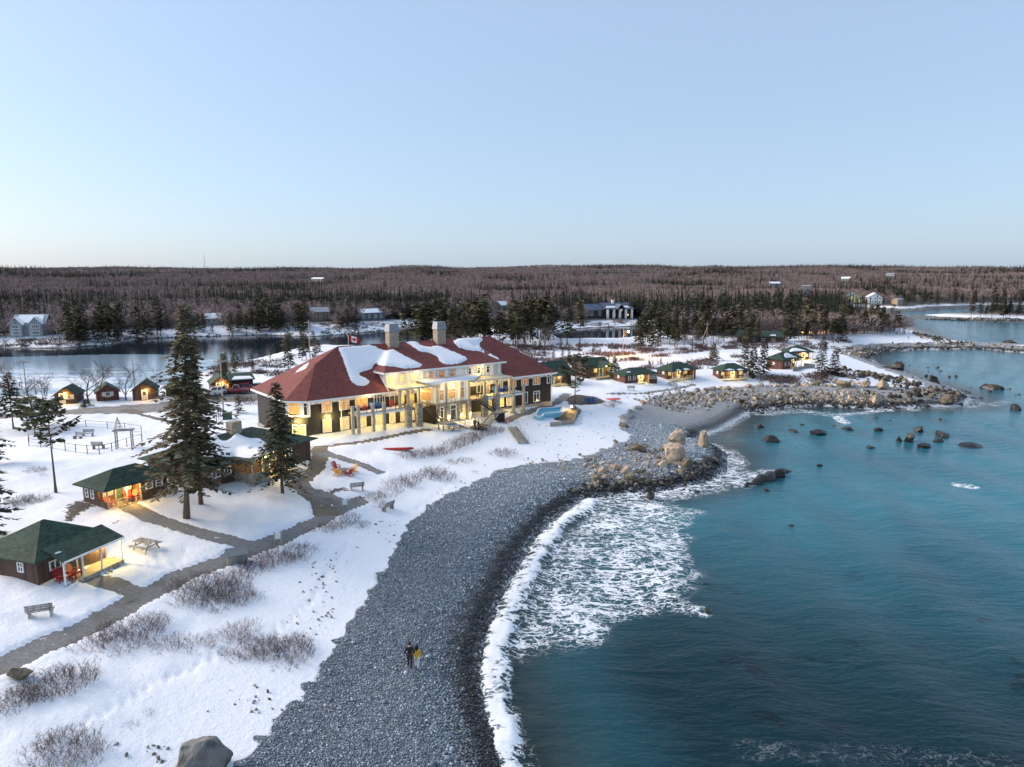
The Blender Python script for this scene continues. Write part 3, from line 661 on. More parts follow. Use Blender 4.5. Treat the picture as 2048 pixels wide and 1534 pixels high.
# windows measured on the photo: (left, right, top, bottom) on the enlarged facade
def wq(x0, x1, y0, y1, tt=0.0, pane=None, cols=1, transom=0, name='window', rows=1, dz=0.0):
    a = LP(x0, y0, tt); b = LP(x1, y1, tt); c = LP((x0+x1)/2, (y0+y1)/2, tt)
    return window(lodge, ((a.x+b.x)/2, tt-.03, c.z+dz), abs(b.x-a.x), abs(LP((x0+x1)/2, y0, tt).z - LP((x0+x1)/2, y1, tt).z), 0, pane, cols, rows, .10, name, None, transom)
for x0, x1, y0, y1, p, c in ((455,525,576,655,M_LIT,3),(568,637,562,640,M_LIT,3),(790,850,536,610,M_GLASS,3),(1735,1780,428,485,M_LITD,3),(1810,1856,418,478,M_LITD,3),(1900,1918,410,470,M_GLASS,1),(1576,1617,446,505,M_LITD,3)): wq(x0, x1, y0, y1, 0, p, c, .27)
for x0, x1, y0, y1, p, c in ((670,752,548,625,M_LIT,3),(890,927,528,612,M_GLASS,1),(955,987,518,600,M_LITB,1),(1020,1050,512,592,M_LIT,1),(1450,1476,466,530,M_GLASS,1),(1512,1535,462,528,M_LITD,1),(1650,1702,436,496,M_LITD,3)): wq(x0, x1, y0, y1, 0, p, c, .22, 'glass_door')
for x0, x1, y0, y1 in ((462,523,695,782),(575,636,682,765),(700,745,670,748),(800,850,665,738),(890,930,655,722),(960,992,645,712),(1026,1052,640,706)): wq(x0, x1, y0, y1, 0, M_CURT, 1, 0)
wq(1813,1852,518,586,0,M_GLASS,2,.25); wq(1755,1776,524,596,0,M_GLASS,1,0,'glass_door'); wq(1585,1625,562,620,0,M_LITB,2,0,'glass_door'); wq(1640,1690,556,612,0,M_CURT,2); wq(1526,1545,572,628,0,M_LITB,1)
for x0, x1, y0, y1, p in ((888,916,415,468,M_LITB),(957,986,408,460,M_LITB),(1022,1048,402,452,M_LITB),(1140,1177,393,440,M_LITD),(1202,1250,386,434,M_LITD),(1275,1311,380,426,M_LITD),(1395,1416,370,413,M_GLASS),(1452,1473,364,408,M_GLASS),(1510,1532,358,402,M_GLASS)): wq(x0, x1, y0, y1, -.08, p, 1, .4)
# canopy across the centre
mb = MB(); mb.bx((12.6,-3.5,6.95), (20.0,-.1,7.2)); mb.bx((26.0,-3.5,6.9), (34.4,-.1,7.15)); mb.build('canopy', M_CREAM, lodge)
mb = MB(); mb.bx((18.2,-3.6,7.25), (26.6,-.1,7.5)); mb.build('bay_roof', M_TRIM, lodge)
mb = MB(); mb.slab([(17.6,-3.55,7.62),(26.8,-3.55,7.60),(30.5,-.12,7.66),(17.6,-.12,7.8)], .16); mb.build('snow', M_SNOW, lodge, True)
for s0, s1 in ((12.6,20.0),(26.0,34.4)):
    k = s0 + .4
    while k < s1: mb = MB(); mb.bx((k-.07,-3.85,6.75), (k+.07,-.1,6.94)); mb.build('rafter', M_TIMB, lodge); k += .95
# projecting centre bay: stone below, white and glazed above
BAY = [(17.9,0.0),(19.4,-3.0),(25.9,-3.0),(27.0,0.0)]
mb = MB(); mb.prism(BAY, -1.0, 4.15); mb.build('bay_stone', M_STONE, lodge)
mb = MB(); mb.prism([(17.85,.0),(19.36,-3.04),(25.94,-3.04),(27.05,.0)], 4.15, 7.25); mb.build('bay_wall', M_WHITE, lodge)
mb = MB(); mb.add([(17.80,-.06,-.9),(19.37,-3.09,-.9),(19.37,-3.09,3.9),(17.80,-.06,3.9)], [(0,1,2,3)]); mb.add([(17.7,0,-.9),(19.3,-3.06,-.9),(19.3,-3.06,3.9),(17.7,0,3.9)], [(3,2,1,0)]); mb.build('bay_side', M_DARK, lodge)
an = math.atan2(-3.04, 1.51)
window(lodge, (18.6,-1.52,5.5), 2.0, 2.0, an, M_LITD, 1, transom=.3)
for x0, x1, y0, y1 in ((1208,1243,510,580),(1267,1316,502,570),(1337,1374,496,562)): wq(x0, x1, y0, y1, -3.05, M_LITD, 1, .3)
for x0, x1, y0, y1, p in ((1215,1240,620,690,M_GLASS),(1280,1320,605,705,M_GLASS),(1352,1378,602,698,M_LITB)): wq(x0, x1, y0, y1, -3.05, p, 1, .3, 'glass_door')
mb = MB()
for s_ in (19.6, 21.5, 23.9, 25.6): m2 = MB(); m2.bx((s_-.22,-3.45,-.6), (s_+.22,-3.02,4.2)); m2.build('stone_pier', M_STONE, lodge); m3 = MB(); m3.bx((s_-.14,-3.3,4.2), (s_+.14,-3.05,7.25)); m3.build('bay_post', M_TIMB, lodge)
for s_ in (19.6, 21.5, 23.9, 25.6): lamp(lodge, (s_, -3.6, 2.0), 26, r=.1, name='wall_lamp')
# balconies
def balcony(s0, s1, zz, posts, tall, snow=True):
    mb = MB(); mb.bx((s0,-3.0,zz-.22), (s1,-.02,zz)); b = mb.build('balcony', M_DECK, lodge)
    if snow:
        m2 = MB(); m2.bx((s0+.15,-2.8,zz+.004), (s1-.15,-1.0,zz+.13)); m2.build('snow', M_SNOW, b)
    railing(b, [(s0,-.1,zz), (s0,-2.92,zz), (s1,-2.92,zz)], 1.05)
    m2 = MB(); m2.bx((s0-.02,-3.06,zz-.34), (s1+.02,-2.98,zz-.02)); m2.build('deck_edge', M_TRIM, b)
    for s_ in posts:
        m2 = MB(); m2.bx((s_-.2,-3.16,-1.2), (s_+.2,-2.78,zz+1.25)); m2.bx((s_-.27,-3.22,zz+1.25), (s_+.27,-2.72,zz+1.35)); m2.bx((s_-.42,-3.38,-1.2), (s_+.42,-2.56,.95)); m2.build('balcony_post', M_POSTG, lodge)
balcony(6.1, 13.9, 8.05-ZB, (5.4, 6.3, 8.6, 10.4), True); balcony(28.6, 37.3, 8.05-ZB, (35.0, 37.2), True)
mb = MB(); mb.bx((13.9,-3.0,3.83), (18.2,-.02,4.05)); mb.build('deck', M_DECK, lodge); mb = MB(); mb.bx((26.2,-3.0,3.83), (28.6,-.02,4.05)); mb.build('deck', M_DECK, lodge)
railing(lodge, [(13.9,-2.9,4.05), (16.8,-2.9,4.05)], 1.0)
for s_ in (14.4, 16.3, 28.7, 31.2): mb = MB(); mb.bx((s_-.42,-3.5,-1.0), (s_+.42,-2.7,4.6)); mb.build('stone_column', M_STONE, lodge)
for s_ in (13.0, 14.4, 16.3, 28.7, 31.2, 34.0): mb = MB(); mb.bx((s_-.17,-3.3,4.06), (s_+.17,-2.98,6.9)); mb.build('canopy_post', M_TIMB, lodge)
stairs(lodge, (17.3,-3.1,3.98), (18.5,-5.6,1.9), 1.3, 10, M_BLACK); mb = MB(); mb.bx((17.9,-7.2,1.6), (20.2,-5.5,1.75)); mb.build('landing', M_GREYW, lodge)
for x_, y_ in ((18.1,-7.0),(20.0,-7.0),(18.1,-5.7),(20.0,-5.7)): mb = MB(); mb.bx((x_-.08,y_-.08,-1), (x_+.08,y_+.08,1.6)); mb.build('landing_leg', M_GREYW, lodge)
stairs(lodge, (20.2,-6.4,1.65), (22.6,-6.9,.55), 1.3, 6, M_GREYW)
stairs(lodge, (27.4,-3.0,3.98), (29.3,-5.2,2.2), 1.5, 9, M_BLACK); mb = MB(); mb.bx((28.6,-6.9,2.0), (30.6,-5.1,2.14)); mb.build('landing', M_GREYW, lodge); mb = MB(); mb.bx((29.0,-6.6,-1), (30.2,-5.4,2.0)); mb.build('landing_wall', M_DARK, lodge)
stairs(lodge, (28.6,-6.2,2.1), (26.0,-6.8,.5), 1.4, 8, M_GREYW)
for sx in (46.3, 5.0, 12.1): mb = MB(); mb.tube([(sx,-.14,EZ-.3),(sx,-.14,.2)], [.06,.06], 6); mb.build('downpipe', M_TRIM, lodge)
# lamps under the balconies, in the canopy and at the left corner
for p, e in (((7.5,-1.5,3.7),55),((11.5,-1.5,3.7),55),((15.3,-1.6,3.7),55),((31.0,-1.5,3.7),45),((34.5,-1.5,3.7),45),((15.0,-1.7,6.6),110),((18.0,-1.0,6.6),80),((28.0,-1.6,6.6),90),((31.5,-1.6,6.6),90),((9.0,-1.2,6.2),30)): lamp(lodge, p, e, name='ceiling_lamp')
lamp(lodge, (-1.6, .45, 3.6), 190, name='wall_lamp'); lamp(lodge, (3.0, -.4, 3.9), 110, name='wall_lamp'); lamp(lodge, (13.4,-.9,8.9), 60, name='wall_lamp'); lamp(lodge, (17.5,-.9,8.9), 60, name='wall_lamp'); lamp(lodge, (22.0,-4.0,7.0), 110, name='wall_lamp'); lamp(lodge, (30.0,-.9,8.9), 36, name='wall_lamp')
# terrace floor
mb = MB(); mb.bx((5.0,-4.2,-1.5), (33,-.05,.66)); mb.build('terrace', mat('terrace_paving', (.33,.29,.22), .8, .25, 1.5), lodge)
# snow on the roof
def bvh_of(objs):
    vs, fs = [], []
    for o in objs:
        b = len(vs); M_ = o.matrix_world if o.parent is None else None
        vs += [w_of(o) @ v.co for v in o.data.vertices]; fs += [tuple(b+i for i in p.vertices) for p in o.data.polygons]
    return BVHTree.FromPolygons(vs, fs)
def w_of(o):
    m = Matrix.Translation(o.location) @ o.rotation_euler.to_matrix().to_4x4() @ Matrix.Diagonal((*o.scale, 1))
    return w_of(o.parent) @ m if o.parent else m
lb = bvh_of([lodge_roof, croof] + list(lodge_roof.children) + list(croof.children))
Z1 = (3.2, 500, 620)
for poly in ([(560,240),(660,232),(780,222),(830,250),(890,262),(905,246),(985,290),(1060,328),(1110,350),(1090,368),(1000,376),(900,360),(840,358),(800,338),(782,375),(700,402),(690,412),(735,432),(772,460),(745,485),(690,487),(645,455),(625,400),(600,330),(585,290)],
 [(988,204),(1066,198),(1095,225),(1150,240),(1195,224),(1290,260),(1395,305),(1390,322),(1330,345),(1260,350),(1215,335),(1205,300),(1150,275),(1080,262),(1030,225)],
 [(1295,195),(1350,180),(1490,176),(1495,192),(1465,215),(1480,245),(1590,308),(1600,320),(1560,305),(1470,262),(1400,258),(1330,240)],
 [(275,414),(330,362),(382,332),(378,350),(355,378)]): snow_patch(lodge, lb, poly, Z1, .2, 5.0, LI, 2.2)
# ------------------------------------------------------------------ cabins
def frame_of(pl, pr, dz=0.0):
    A, B = at(*pl), at(*pr); d = B - A; rz = math.atan2(d[1], d[0]); w = math.hypot(d[0], d[1]); return (A[0], A[1], min(A[2], B[2]) + dz), rz, w
def hip_mesh(w, d, h, rise, o=.45, th=.12, x0=0, y0=0):
    a = [(x0-o, y0-o), (x0+w+o, y0-o), (x0+w+o, y0+d+o), (x0-o, y0+d+o)]; W, D = w+2*o, d+2*o; mb = MB(); z = h; e = h + rise
    if W >= D: r1, r2 = (x0-o+D/2, y0+d/2), (x0+w+o-D/2, y0+d/2)
    else: r1, r2 = (x0+w/2, y0-o+W/2), (x0+w/2, y0+d+o-W/2)
    P = [(p[0], p[1], z) for p in a] + [(r1[0], r1[1], e), (r2[0], r2[1], e)] + [(p[0], p[1], z-th) for p in a]
    if W >= D: F_ = [(0,1,5,4),(1,2,5),(2,3,4,5),(3,0,4)]
    else: F_ = [(0,1,4),(1,2,5,4),(2,3,5),(3,0,4,5)]
    mb.add(P, F_ + [(9,8,7,6),(1,0,6,7),(2,1,7,8),(3,2,8,9),(0,3,9,6)]); return mb
def gable_mesh(w, d, h, rise, o=.4, th=.12, along='y'):
    mb = MB()
    if along == 'y':                         # ridge runs front to back
        for s in (-1, 1):
            ex = w/2 + s*(w/2+o); ez = h - rise*o/(w/2)
            q = [(ex, -o, ez), (w/2, -o, h+rise), (w/2, d+o, h+rise), (ex, d+o, ez)]
            mb.slab(q if s < 0 else q[::-1], th)
    else:
        for s in (-1, 1):
            ey = d/2 + s*(d/2+o); ez = h - rise*o/(d/2)
            q = [(-o, d/2, h+rise), (-o, ey, ez), (w+o, ey, ez), (w+o, d/2, h+rise)]
            mb.slab(q if s < 0 else q[::-1], th)
    return mb
def gable_wall(w, d, h, rise, along='y', base=-.8):
    mb = MB()
    if along == 'y':
        prof = [(0,base),(w,base),(w,h),(w/2,h+rise-.05),(0,h)]; vs = [(x, 0, z) for x, z in prof] + [(x, d, z) for x, z in prof]
    else:
        prof = [(0,base),(d,base),(d,h),(d/2,h+rise-.05),(0,h)]; vs = [(0, y, z) for y, z in prof][::-1] + [(w, y, z) for y, z in prof][::-1]
    n = 5; mb.add(vs, [tuple(range(n)), tuple(range(n, 2*n))[::-1]] + [((i+1) % n, i, n+i, n+(i+1) % n) for i in range(n)]); return mb
def door(parent, c, w=.95, h=2.05, ang=0.0, m=None, glass=True):
    ux, uy = math.cos(ang), math.sin(ang); ox, oy = uy, -ux
    P = lambda a, b, dd: (c[0] + ux*a + ox*dd, c[1] + uy*a + oy*dd, c[2] + b)
    mb = MB()
    def bar(o_, a0, a1, b0, b1, d0, d1):
        vs = [P(a, b, dd) for dd in (d0, d1) for a, b in ((a0,b0),(a1,b0),(a1,b1),(a0,b1))]; o_.add(vs, [(3,2,1,0),(4,5,6,7),(0,1,5,4),(1,2,6,5),(2,3,7,6),(3,0,4,7)])
    bar(mb, -w/2, w/2, 0, h, -.03, .05); o = mb.build('door', m or M_GREEND, parent)
    f = MB(); bar(f, -w/2-.1, -w/2, 0, h+.1, -.03, .07); bar(f, w/2, w/2+.1, 0, h+.1, -.03, .07); bar(f, -w/2, w/2, h, h+.1, -.03, .07); f.build('door_frame', M_TRIM, o)
    if glass: g = MB(); bar(g, -w*.3, w*.3, h*.5, h*.88, .05, .06); g.build('pane', M_GLASS, o)
    k = MB(); bar(k, w*.34, w*.42, h*.46, h*.52, .05, .11); k.build('handle', M_METAL, o); return o
M_GREEND = mat('green_door', (.03,.075,.045), .5, .2)
def posts(parent, xs, y, z0, z1, m, w=.12, name='porch_post'):
    for x in xs: mb = MB(); mb.bx((x-w/2, y-w/2, z0), (x+w/2, y+w/2, z1)); mb.build(name, m, parent)
CABINS = {}
def snow_on(th_, roofs, polys, zoom, th=.10, step=4.0):
    bv = bvh_of(roofs); inv = w_of(th_).inverted()
    for p in polys: snow_patch(th_, bv, p, zoom, th, step, inv, .5)

# nearest cabin, lower left
loc, rz, w = frame_of((78,1171), (212,1117), -.05); D1 = 5.4; H1 = 2.25
c1 = thing('cabin', 'nearest brown cabin with mossy green hipped roof and a deep lit porch', 'cabin', loc, rz)
mb = MB(); mb.bx((0,0,-1), (w,D1,H1)); mb.build('wall', M_BRN, c1)
r1 = hip_mesh(w, D1, H1, 1.75, .5).build('roof', M_GREEN, c1)
z0 = H1 + .28; mb = MB(); mb.slab([(.7,-1.75,2.02),(w+.3,-1.75,2.02),(w+.3,.5,H1+.52),(.7,.5,H1+.52)], .12); pr1 = mb.build('porch_roof', M_GREEN, c1)
mb = MB(); mb.beam((.7,-1.78,1.95), (w+.3,-1.78,1.95), .05, .14); mb.build('fascia', M_TRIM, c1)
mb = MB(); mb.bx((.7,-1.65,-.25), (w+.2,-.02,.12)); dk = mb.build('porch_deck', M_DECK, c1)
posts(c1, (.8, 2.3, 3.9, w+.1), -1.56, .12, 1.95, M_TRIM, .1)
door(c1, (2.6,-.005,.13), .85, 1.75); window(c1, (1.35,-.005,1.35), .9, .75, 0, M_GLASS, 2); window(c1, (4.2,-.005,1.55), 1.5, .38, 0, M_CURT, 3)
for y in (1.6, 4.1): window(c1, (-.005,y,1.5), .6, .8, -math.pi/2, M_GLASS, 2, 2)
mb = MB(); mb.bx((-.65,4.4,-.6), (-.1,4.9,.7)); mb.build('propane_box', M_BLACK, c1)
lamp(c1, (w-.35, -.25, 1.75), 150, name='porch_lamp')
snow_on(c1, [r1, pr1], [[(640,1105),(680,1090),(730,1080),(715,1095),(660,1110)]], (5.9, 0, 920), .08, 1.5)
# second cabin with corner porch
loc, rz, w = frame_of((216,1020), (336,987), 0.0); D2 = 3.9
H2 = 2.2
c2 = thing('cabin', 'brown cabin with green hipped roof, corner porch and glowing orange chairs', 'cabin', loc, rz)
PW = 3.5; mb = MB(); mb.prism([(PW,0),(w,0),(w,D2),(0,D2),(0,1.6),(PW,1.6)], -1, H2); mb.build('wall', M_BRN, c2)
r2 = hip_mesh(w, D2, H2, 1.25, .6).build('roof', M_GREEN, c2)
mb = MB(); mb.bx((0,0,-.9), (PW,1.6,.1)); mb.build('porch_deck', M_DECK, c2)
mb = MB(); mb.bx((-.03,.02,-.9), (.02,1.6,.85)); mb.build('porch_side_panel', M_BRN, c2)
posts(c2, (.08, 1.95, PW-.1), .08, .1, 2.12, M_TIMB); railing(c2, [(.15,.06,.1), (1.9,.06,.1)], .75, M_TIMB, 1.2, 'railing', .17, .06); railing(c2, [(2.9,.06,.1), (3.45,.06,.1)], .75, M_TIMB, 1.2, 'railing', .17, .06)
for k in range(3): mb = MB(); mb.bx((2.0,-.32*(k+1),-.9), (2.85,-.32*k,.1-.2*(k+1))); mb.build('step', M_DECK, c2)
door(c2, (2.2,1.59,.12), .8, 1.75); window(c2, (1.0,1.59,1.35), 1.0, .75, 0, M_CURT, 2); window(c2, (3.05,1.59,1.4), .7, .75, 0, M_LITB, 2)
for x in (PW+.75, PW+1.8): window(c2, (x,-.005,1.4), .75, .7, 0, M_GLASS, 1, 2)
for y in (2.3, 3.2): window(c2, (-.005,y,1.35), .55, .95, -math.pi/2, M_GLASS, 1, 2)
lamp(c2, (2.2, .6, 1.95), 100, (1.0,.60,.18), name='porch_lamp'); lamp(c2, (1.95, -.12, 1.8), 60, (1.0,.60,.18), name='post_lamp')
# long cabin with the snowy roof and chimney
loc, rz, w = frame_of((414,977), (622,919), .1); D3 = 9.5; H3 = 2.6
c3 = thing('cabin', 'long dark brown cabin with snow covered green roof, stub chimney and wide lit steps', 'cabin', loc, rz)
mb = MB(); mb.bx((0,0,-1.2), (w,D3,H3)); mb.build('wall', M_BRN, c3); r3 = hip_mesh(w, D3, H3, 1.95, .7).build('roof', M_GREEN, c3)
mb = MB(); mb.bx((7.0,4.0,3.9), (8.4,5.0,5.75)); mb.build('chimney', M_CHIM, c3)
m2 = MB(); gx0, gx1 = 3.6, 7.6; m2.slab([(gx0,-2.9,2.75),((gx0+gx1)/2,-2.9,3.45),((gx0+gx1)/2,1.8,3.45),(gx0,1.8,2.75)], .12); m2.slab([((gx0+gx1)/2,-2.9,3.45),(gx1,-2.9,2.75),(gx1,1.8,2.75),((gx0+gx1)/2,1.8,3.45)], .12); pr3 = m2.build('porch_roof', M_GREEN, c3)
mb = MB(); mb.beam((gx0,-2.93,2.68), ((gx0+gx1)/2,-2.93,3.38), .08, .2); mb.beam(((gx0+gx1)/2,-2.93,3.38), (gx1,-2.93,2.68), .08, .2); mb.build('gable_trim', M_CREAM, c3)
mb = MB(); mb.bx((3.7,-2.7,-1), (10.5,-.02,.35)); mb.build('porch_deck', M_DECK, c3); posts(c3, (3.8, 5.9, 7.5), -2.6, .35, 2.7, M_POSTG, .16)
mb = MB(); mb.bx((3.68,-2.8,-.9), (6.0,-2.7,1.35)); mb.build('porch_screen', M_GREYW, c3); mb = MB(); mb.bx((3.6,-2.7,-.9), (3.68,-.05,1.35)); mb.build('porch_screen', M_GREYW, c3)
for k in range(5): mb = MB(); mb.bx((7.6,-2.7-.42*(k+1),-1.2), (10.8,-2.7-.42*k,.3-.22*(k+1))); mb.build('step', M_DECK, c3)
window(c3, (1.2,-.005,1.7), 1.1, .9, 0, M_GLASS, 2); window(c3, (2.7,-.005,1.7), .9, .9, 0, M_GLASS, 2); window(c3, (11.6,-.005,1.7), 1.1, 1.0, 0, M_GLASS, 2); door(c3, (8.0,-.005,.36)); window(c3, (w+.005,1.6,1.7), 1.0, 1.3, math.pi/2, M_GLASS, 1, 2); window(c3, (9.6,-.005,1.7), 1.0, 1.0, 0, M_LITB, 2)
lamp(c3, (8.9,-.4,2.4), 130, name='porch_lamp'); lamp(c3, (6.6,-1.6,2.5), 50, name='porch_lamp')
Z3 = (3.0118, 0, 780)
snow_on(c3, [r3, pr3], [[(1240,300),(1300,255),(1320,300),(1360,310),(1400,285),(1420,255),(1460,275),(1500,290),(1560,290),(1620,330),(1600,390),(1500,412),(1410,400),(1330,412),(1270,400),(1200,420),(1180,360)]], Z3, .16, 5.0)
# row of gabled cabins by the river
def row_cabin(pl, pr, label, wallm, lit, kind, h=1.9, rise=1.4, d=5.0):
    loc, rz, w = frame_of(pl, pr, .05); c = thing('cabin', label, 'cabin', loc, rz, 'small gabled cabins along the river road')
    gable_wall(w, d, h, rise).build('wall', wallm, c); gable_mesh(w, d, h, rise, .35).build('roof', M_GREEN, c)
    mb = MB(); mb.beam((-.35,-.38,h-rise*.35/(w/2)-.06), (w/2,-.38,h+rise-.06), .05, .16); mb.beam((w/2,-.38,h+rise-.06), (w+.35,-.38,h-rise*.35/(w/2)-.06), .05, .16); mb.build('gable_trim', M_BRN, c)
    if kind == 'shutters':
        window(c, (w*.5,-.005,1.35), .95, .8, 0, M_GLASS, 1, 2)
        for x in (w*.5-.75, w*.5+.75): mb = MB(); mb.box((x,-.03,1.35), (.5,.06,.85)); mb.build('shutter', M_CREAM, c)
        mb = MB(); mb.box((w*.5,-.1,.85), (1.1,.2,.14)); mb.build('flower_box', M_CREAM, c)
    elif kind == 'door':
        door(c, (w*.52,-.005,.05), .9, 1.95, 0, M_CREAM)
    else:
        door(c, (w*.35,-.005,.05), .85, 1.95, 0, M_CREAM); window(c, (w*.68,-.005,1.3), .75, .85, 0, M_GLASS, 1, 2)
        for x in (w*.68-.6, w*.68+.6): mb = MB(); mb.box((x,-.03,1.3), (.36,.06,.85)); mb.build('shutter', M_CREAM, c)
    if lit: lamp(c, (w*lit[0],-.35,2.15), lit[1], (1.0,.58,.12), name='porch_lamp')
    return c
row_cabin((110,808), (154,807), 'small green roofed cabin glowing orange, leftmost in the river row', M_BRN, (.5, 60), 'mix')
row_cabin((194,803), (239,800), 'unlit small cabin with cream shutters and red brown walls', M_RBRN, None, 'shutters')
row_cabin((266,802), (312,798), 'small grey brown cabin with a single yellow door', M_BRN, (.62, 50), 'door', 2.2, 1.6)
row_cabin((361,797), (394,792), 'small lit cabin mostly hidden behind the tallest spruce', M_BRN, (.6, 60), 'mix', 1.9, 1.4)
ce = row_cabin((424,785), (463,783), 'yellow lit cabin with long snowy side roof beside the parked cars', M_BRN, (.55, 90), 'mix', 2.0, 1.5, 6)
mb = MB(); mb.bx((4.0,1.5,-.8), (8.6,5.5,2.1)); mb.build('side_wing', M_BRN, ce); mb = MB(); mb.slab([(3.6,.9,2.2),(9.0,.9,2.2),(9.0,5.8,3.2),(3.6,5.8,3.2)], .14); mb.build('wing_roof', M_GREEN, ce); mb = MB(); mb.slab([(4.2,1.2,2.40),(8.6,1.2,2.40),(8.2,2.8,2.74),(5.0,3.2,2.82)], .14); mb.build('snow', M_SNOW, ce)
# shore cabins to the right
def shore_cabin(pl, pr, d, h, rise, label, wallm, x0=.35, x1=1.0, depth=1.8, lampe=60, snowp=(), zoom=(4.876,1080,690), wl=True, side=True, o=.5):
    loc, rz, w = frame_of(pl, pr, .05); c = thing('cabin', label, 'cabin', loc, rz, 'green roofed cabins along the shore')
    a, b = w*x0, w*x1
    poly = [(0,0),(a,0),(a,depth),(b,depth)] + ([(b,0),(w,0)] if x1 < .98 else []) + [(w, d), (0, d)] if x0 > .02 else [(0,depth),(b,depth),(b,0),(w,0),(w,d),(0,d)] if x1 < .98 else [(0,depth),(w,depth),(w,d),(0,d)]
    mb = MB(); mb.prism(poly, -1, h); mb.build('wall', wallm, c); r = hip_mesh(w, d, h, rise, o).build('roof', M_GREEN, c)
    mb = MB(); mb.bx((a,-.3,-.9), (b,depth,.12)); mb.build('porch_deck', M_DECK, c); posts(c, (a+.1, (a+b)/2, b-.1), -.15, .12, h-.05, M_CREAM)
    railing(c, [(a+.1,-.2,.12), ((a+b)/2-.1,-.2,.12)], .85, M_CREAM, 1.2, 'railing', .2, .06); railing(c, [((a+b)/2+.9,-.2,.12), (b-.1,-.2,.12)], .85, M_CREAM, 1.2, 'railing', .2, .06)
    door(c, ((a+b)/2+.3,depth-.01,.13), .9, 2.0, 0, M_CREAM); window(c, (a+.9,depth-.01,1.5), .9, .8, 0, M_LITB, 1, 2); window(c, (b-.8,depth-.01,1.5), .9, .8, 0, M_LITB, 2)
    if x0 > .15:
        for x in (w*x0*.35, w*x0*.75): window(c, (x,-.005,1.6), .65, .95, 0, M_GLASS, 1, 2)
    if x1 < .85:
        for x in (b+(w-b)*.35, b+(w-b)*.75): window(c, (x,-.005,1.6), .65, .95, 0, M_GLASS, 1, 2)
    if side: window(c, (-.005,d*.55,1.7), .7, .7, -math.pi/2, M_TRIM, 1, 1)
    lamp(c, ((a+b)/2, depth*.45, h-.35), lampe, name='porch_lamp')
    if snowp: snow_on(c, [r], snowp, zoom, .1, 2.0)
    return c, w
shore_cabin((1250,767), (1314,767), 5.0, 2.3, 1.3, 'shore cabin with a narrow lit porch between two walls of windows', M_RBRN, .38, .74, 1.4, 55, [[(835,265),(880,255),(892,265),(850,270)]])
shore_cabin((1343,763), (1391,758), 5.0, 2.4, 1.6, 'middle shore cabin with a blank left wall and white porch stairs', M_RBRN, .0, .9, 1.7, 55, [[(1325,242),(1360,235),(1370,248),(1335,250)],[(1395,232),(1430,225),(1470,240),(1410,245)]])
shore_cabin((1446,762), (1495,760), 4.6, 2.4, 1.5, 'shore cabin with two snow spots on its roof, next to the spruces', M_RBRN, .0, 1.0, 1.7, 80, [[(1800,242),(1850,230),(1900,242),(1850,248)],[(1915,240),(1955,230),(1990,242),(1950,250)]])
ck, wk = shore_cabin((1564,739), (1601,736), 4.4, 2.8, 1.6, 'red brown shore cabin with snowy roof and a grey fenced deck', M_RBRN, .45, 1.0, 1.6, 40, [[(915,590),(950,555),(1010,570),(1080,610),(1160,635),(1020,640),(940,648)]], (8.533,1460,640))
mb = MB(); mb.bx((-.6,-3.2,-1.2), (wk+1.2,-.35,.25)); mb.build('side_deck', M_GREYW, ck); mb = MB(); mb.bx((-.6,-3.28,-1.0), (wk+1.2,-3.22,1.2)); mb.build('deck_fence', M_GREYW, ck); mb = MB(); mb.bx((wk+1.14,-3.2,-1.0), (wk+1.2,-.3,1.2)); mb.build('deck_fence', M_GREYW, ck)
shore_cabin((1582,723), (1625,720), 5.5, 2.6, 1.7, 'far shore cabin glowing yellow behind the fenced deck cabin', M_RBRN, .35, 1.0, 1.8, 110, [[(1000,540),(1050,490),(1120,475),(1230,500),(1310,525),(1180,530)]], (8.533,1460,640))
# the two gabled cabins behind the lodge
loc, rz, w = frame_of((1172,757), (1228,752), .2); cg = thing('cabin', 'gabled cabin on a raised deck with posts behind the pool pine', 'cabin', loc, rz + R(6)); d = 6
gable_wall(w, d, 2.5, 1.7, 'x').build('wall', M_BRN, cg); gable_mesh(w*.86, d, 2.5, 1.7, .5, .12, 'x').build('roof', M_GREEN, cg)
mb = MB(); mb.bx((1.0,-2.6,-.4), (w+1.2,-.02,.05)); mb.build('raised_deck', M_DECK, cg); posts(cg, (1.1, 3, 5, w+1.1), -2.5, -2.6, -.4, M_POSTG, .16, 'deck_post'); railing(cg, [(1.0,-2.55,.05), (w+1.15,-2.55,.05), (w+1.15,-.1,.05)], .9, M_GREYW, 1.3, 'railing', .22, .06)
mb = MB(); mb.slab([(3.0,-2.4,2.3),(5.0,-2.4,3.6),(5.0,1.5,3.6),(3.0,1.5,2.3)], .1); mb.slab([(5.0,-2.4,3.6),(6.8,-2.4,2.3),(6.8,1.5,2.3),(5.0,1.5,3.6)], .1); mb.build('porch_roof', M_GREEN, cg); posts(cg, (3.1, 5.0, 6.7), -2.2, .05, 2.4, M_CREAM)
door(cg, (4.2,-.005,.06)); window(cg, (2.6,-.005,1.5), .9, .9, 0, M_LITB, 2); window(cg, (w-.9,-.005,1.6), .8, 1.1, 0, M_GLASS, 1, 2); lamp(cg, (4.9,-1.2,2.5), 90, name='porch_lamp')
loc, rz, w = frame_of((1090,771), (1142,766), .2); cf = thing('cabin', 'gabled cabin half hidden between the lodge and the pool pine', 'cabin', loc, rz); d = 6
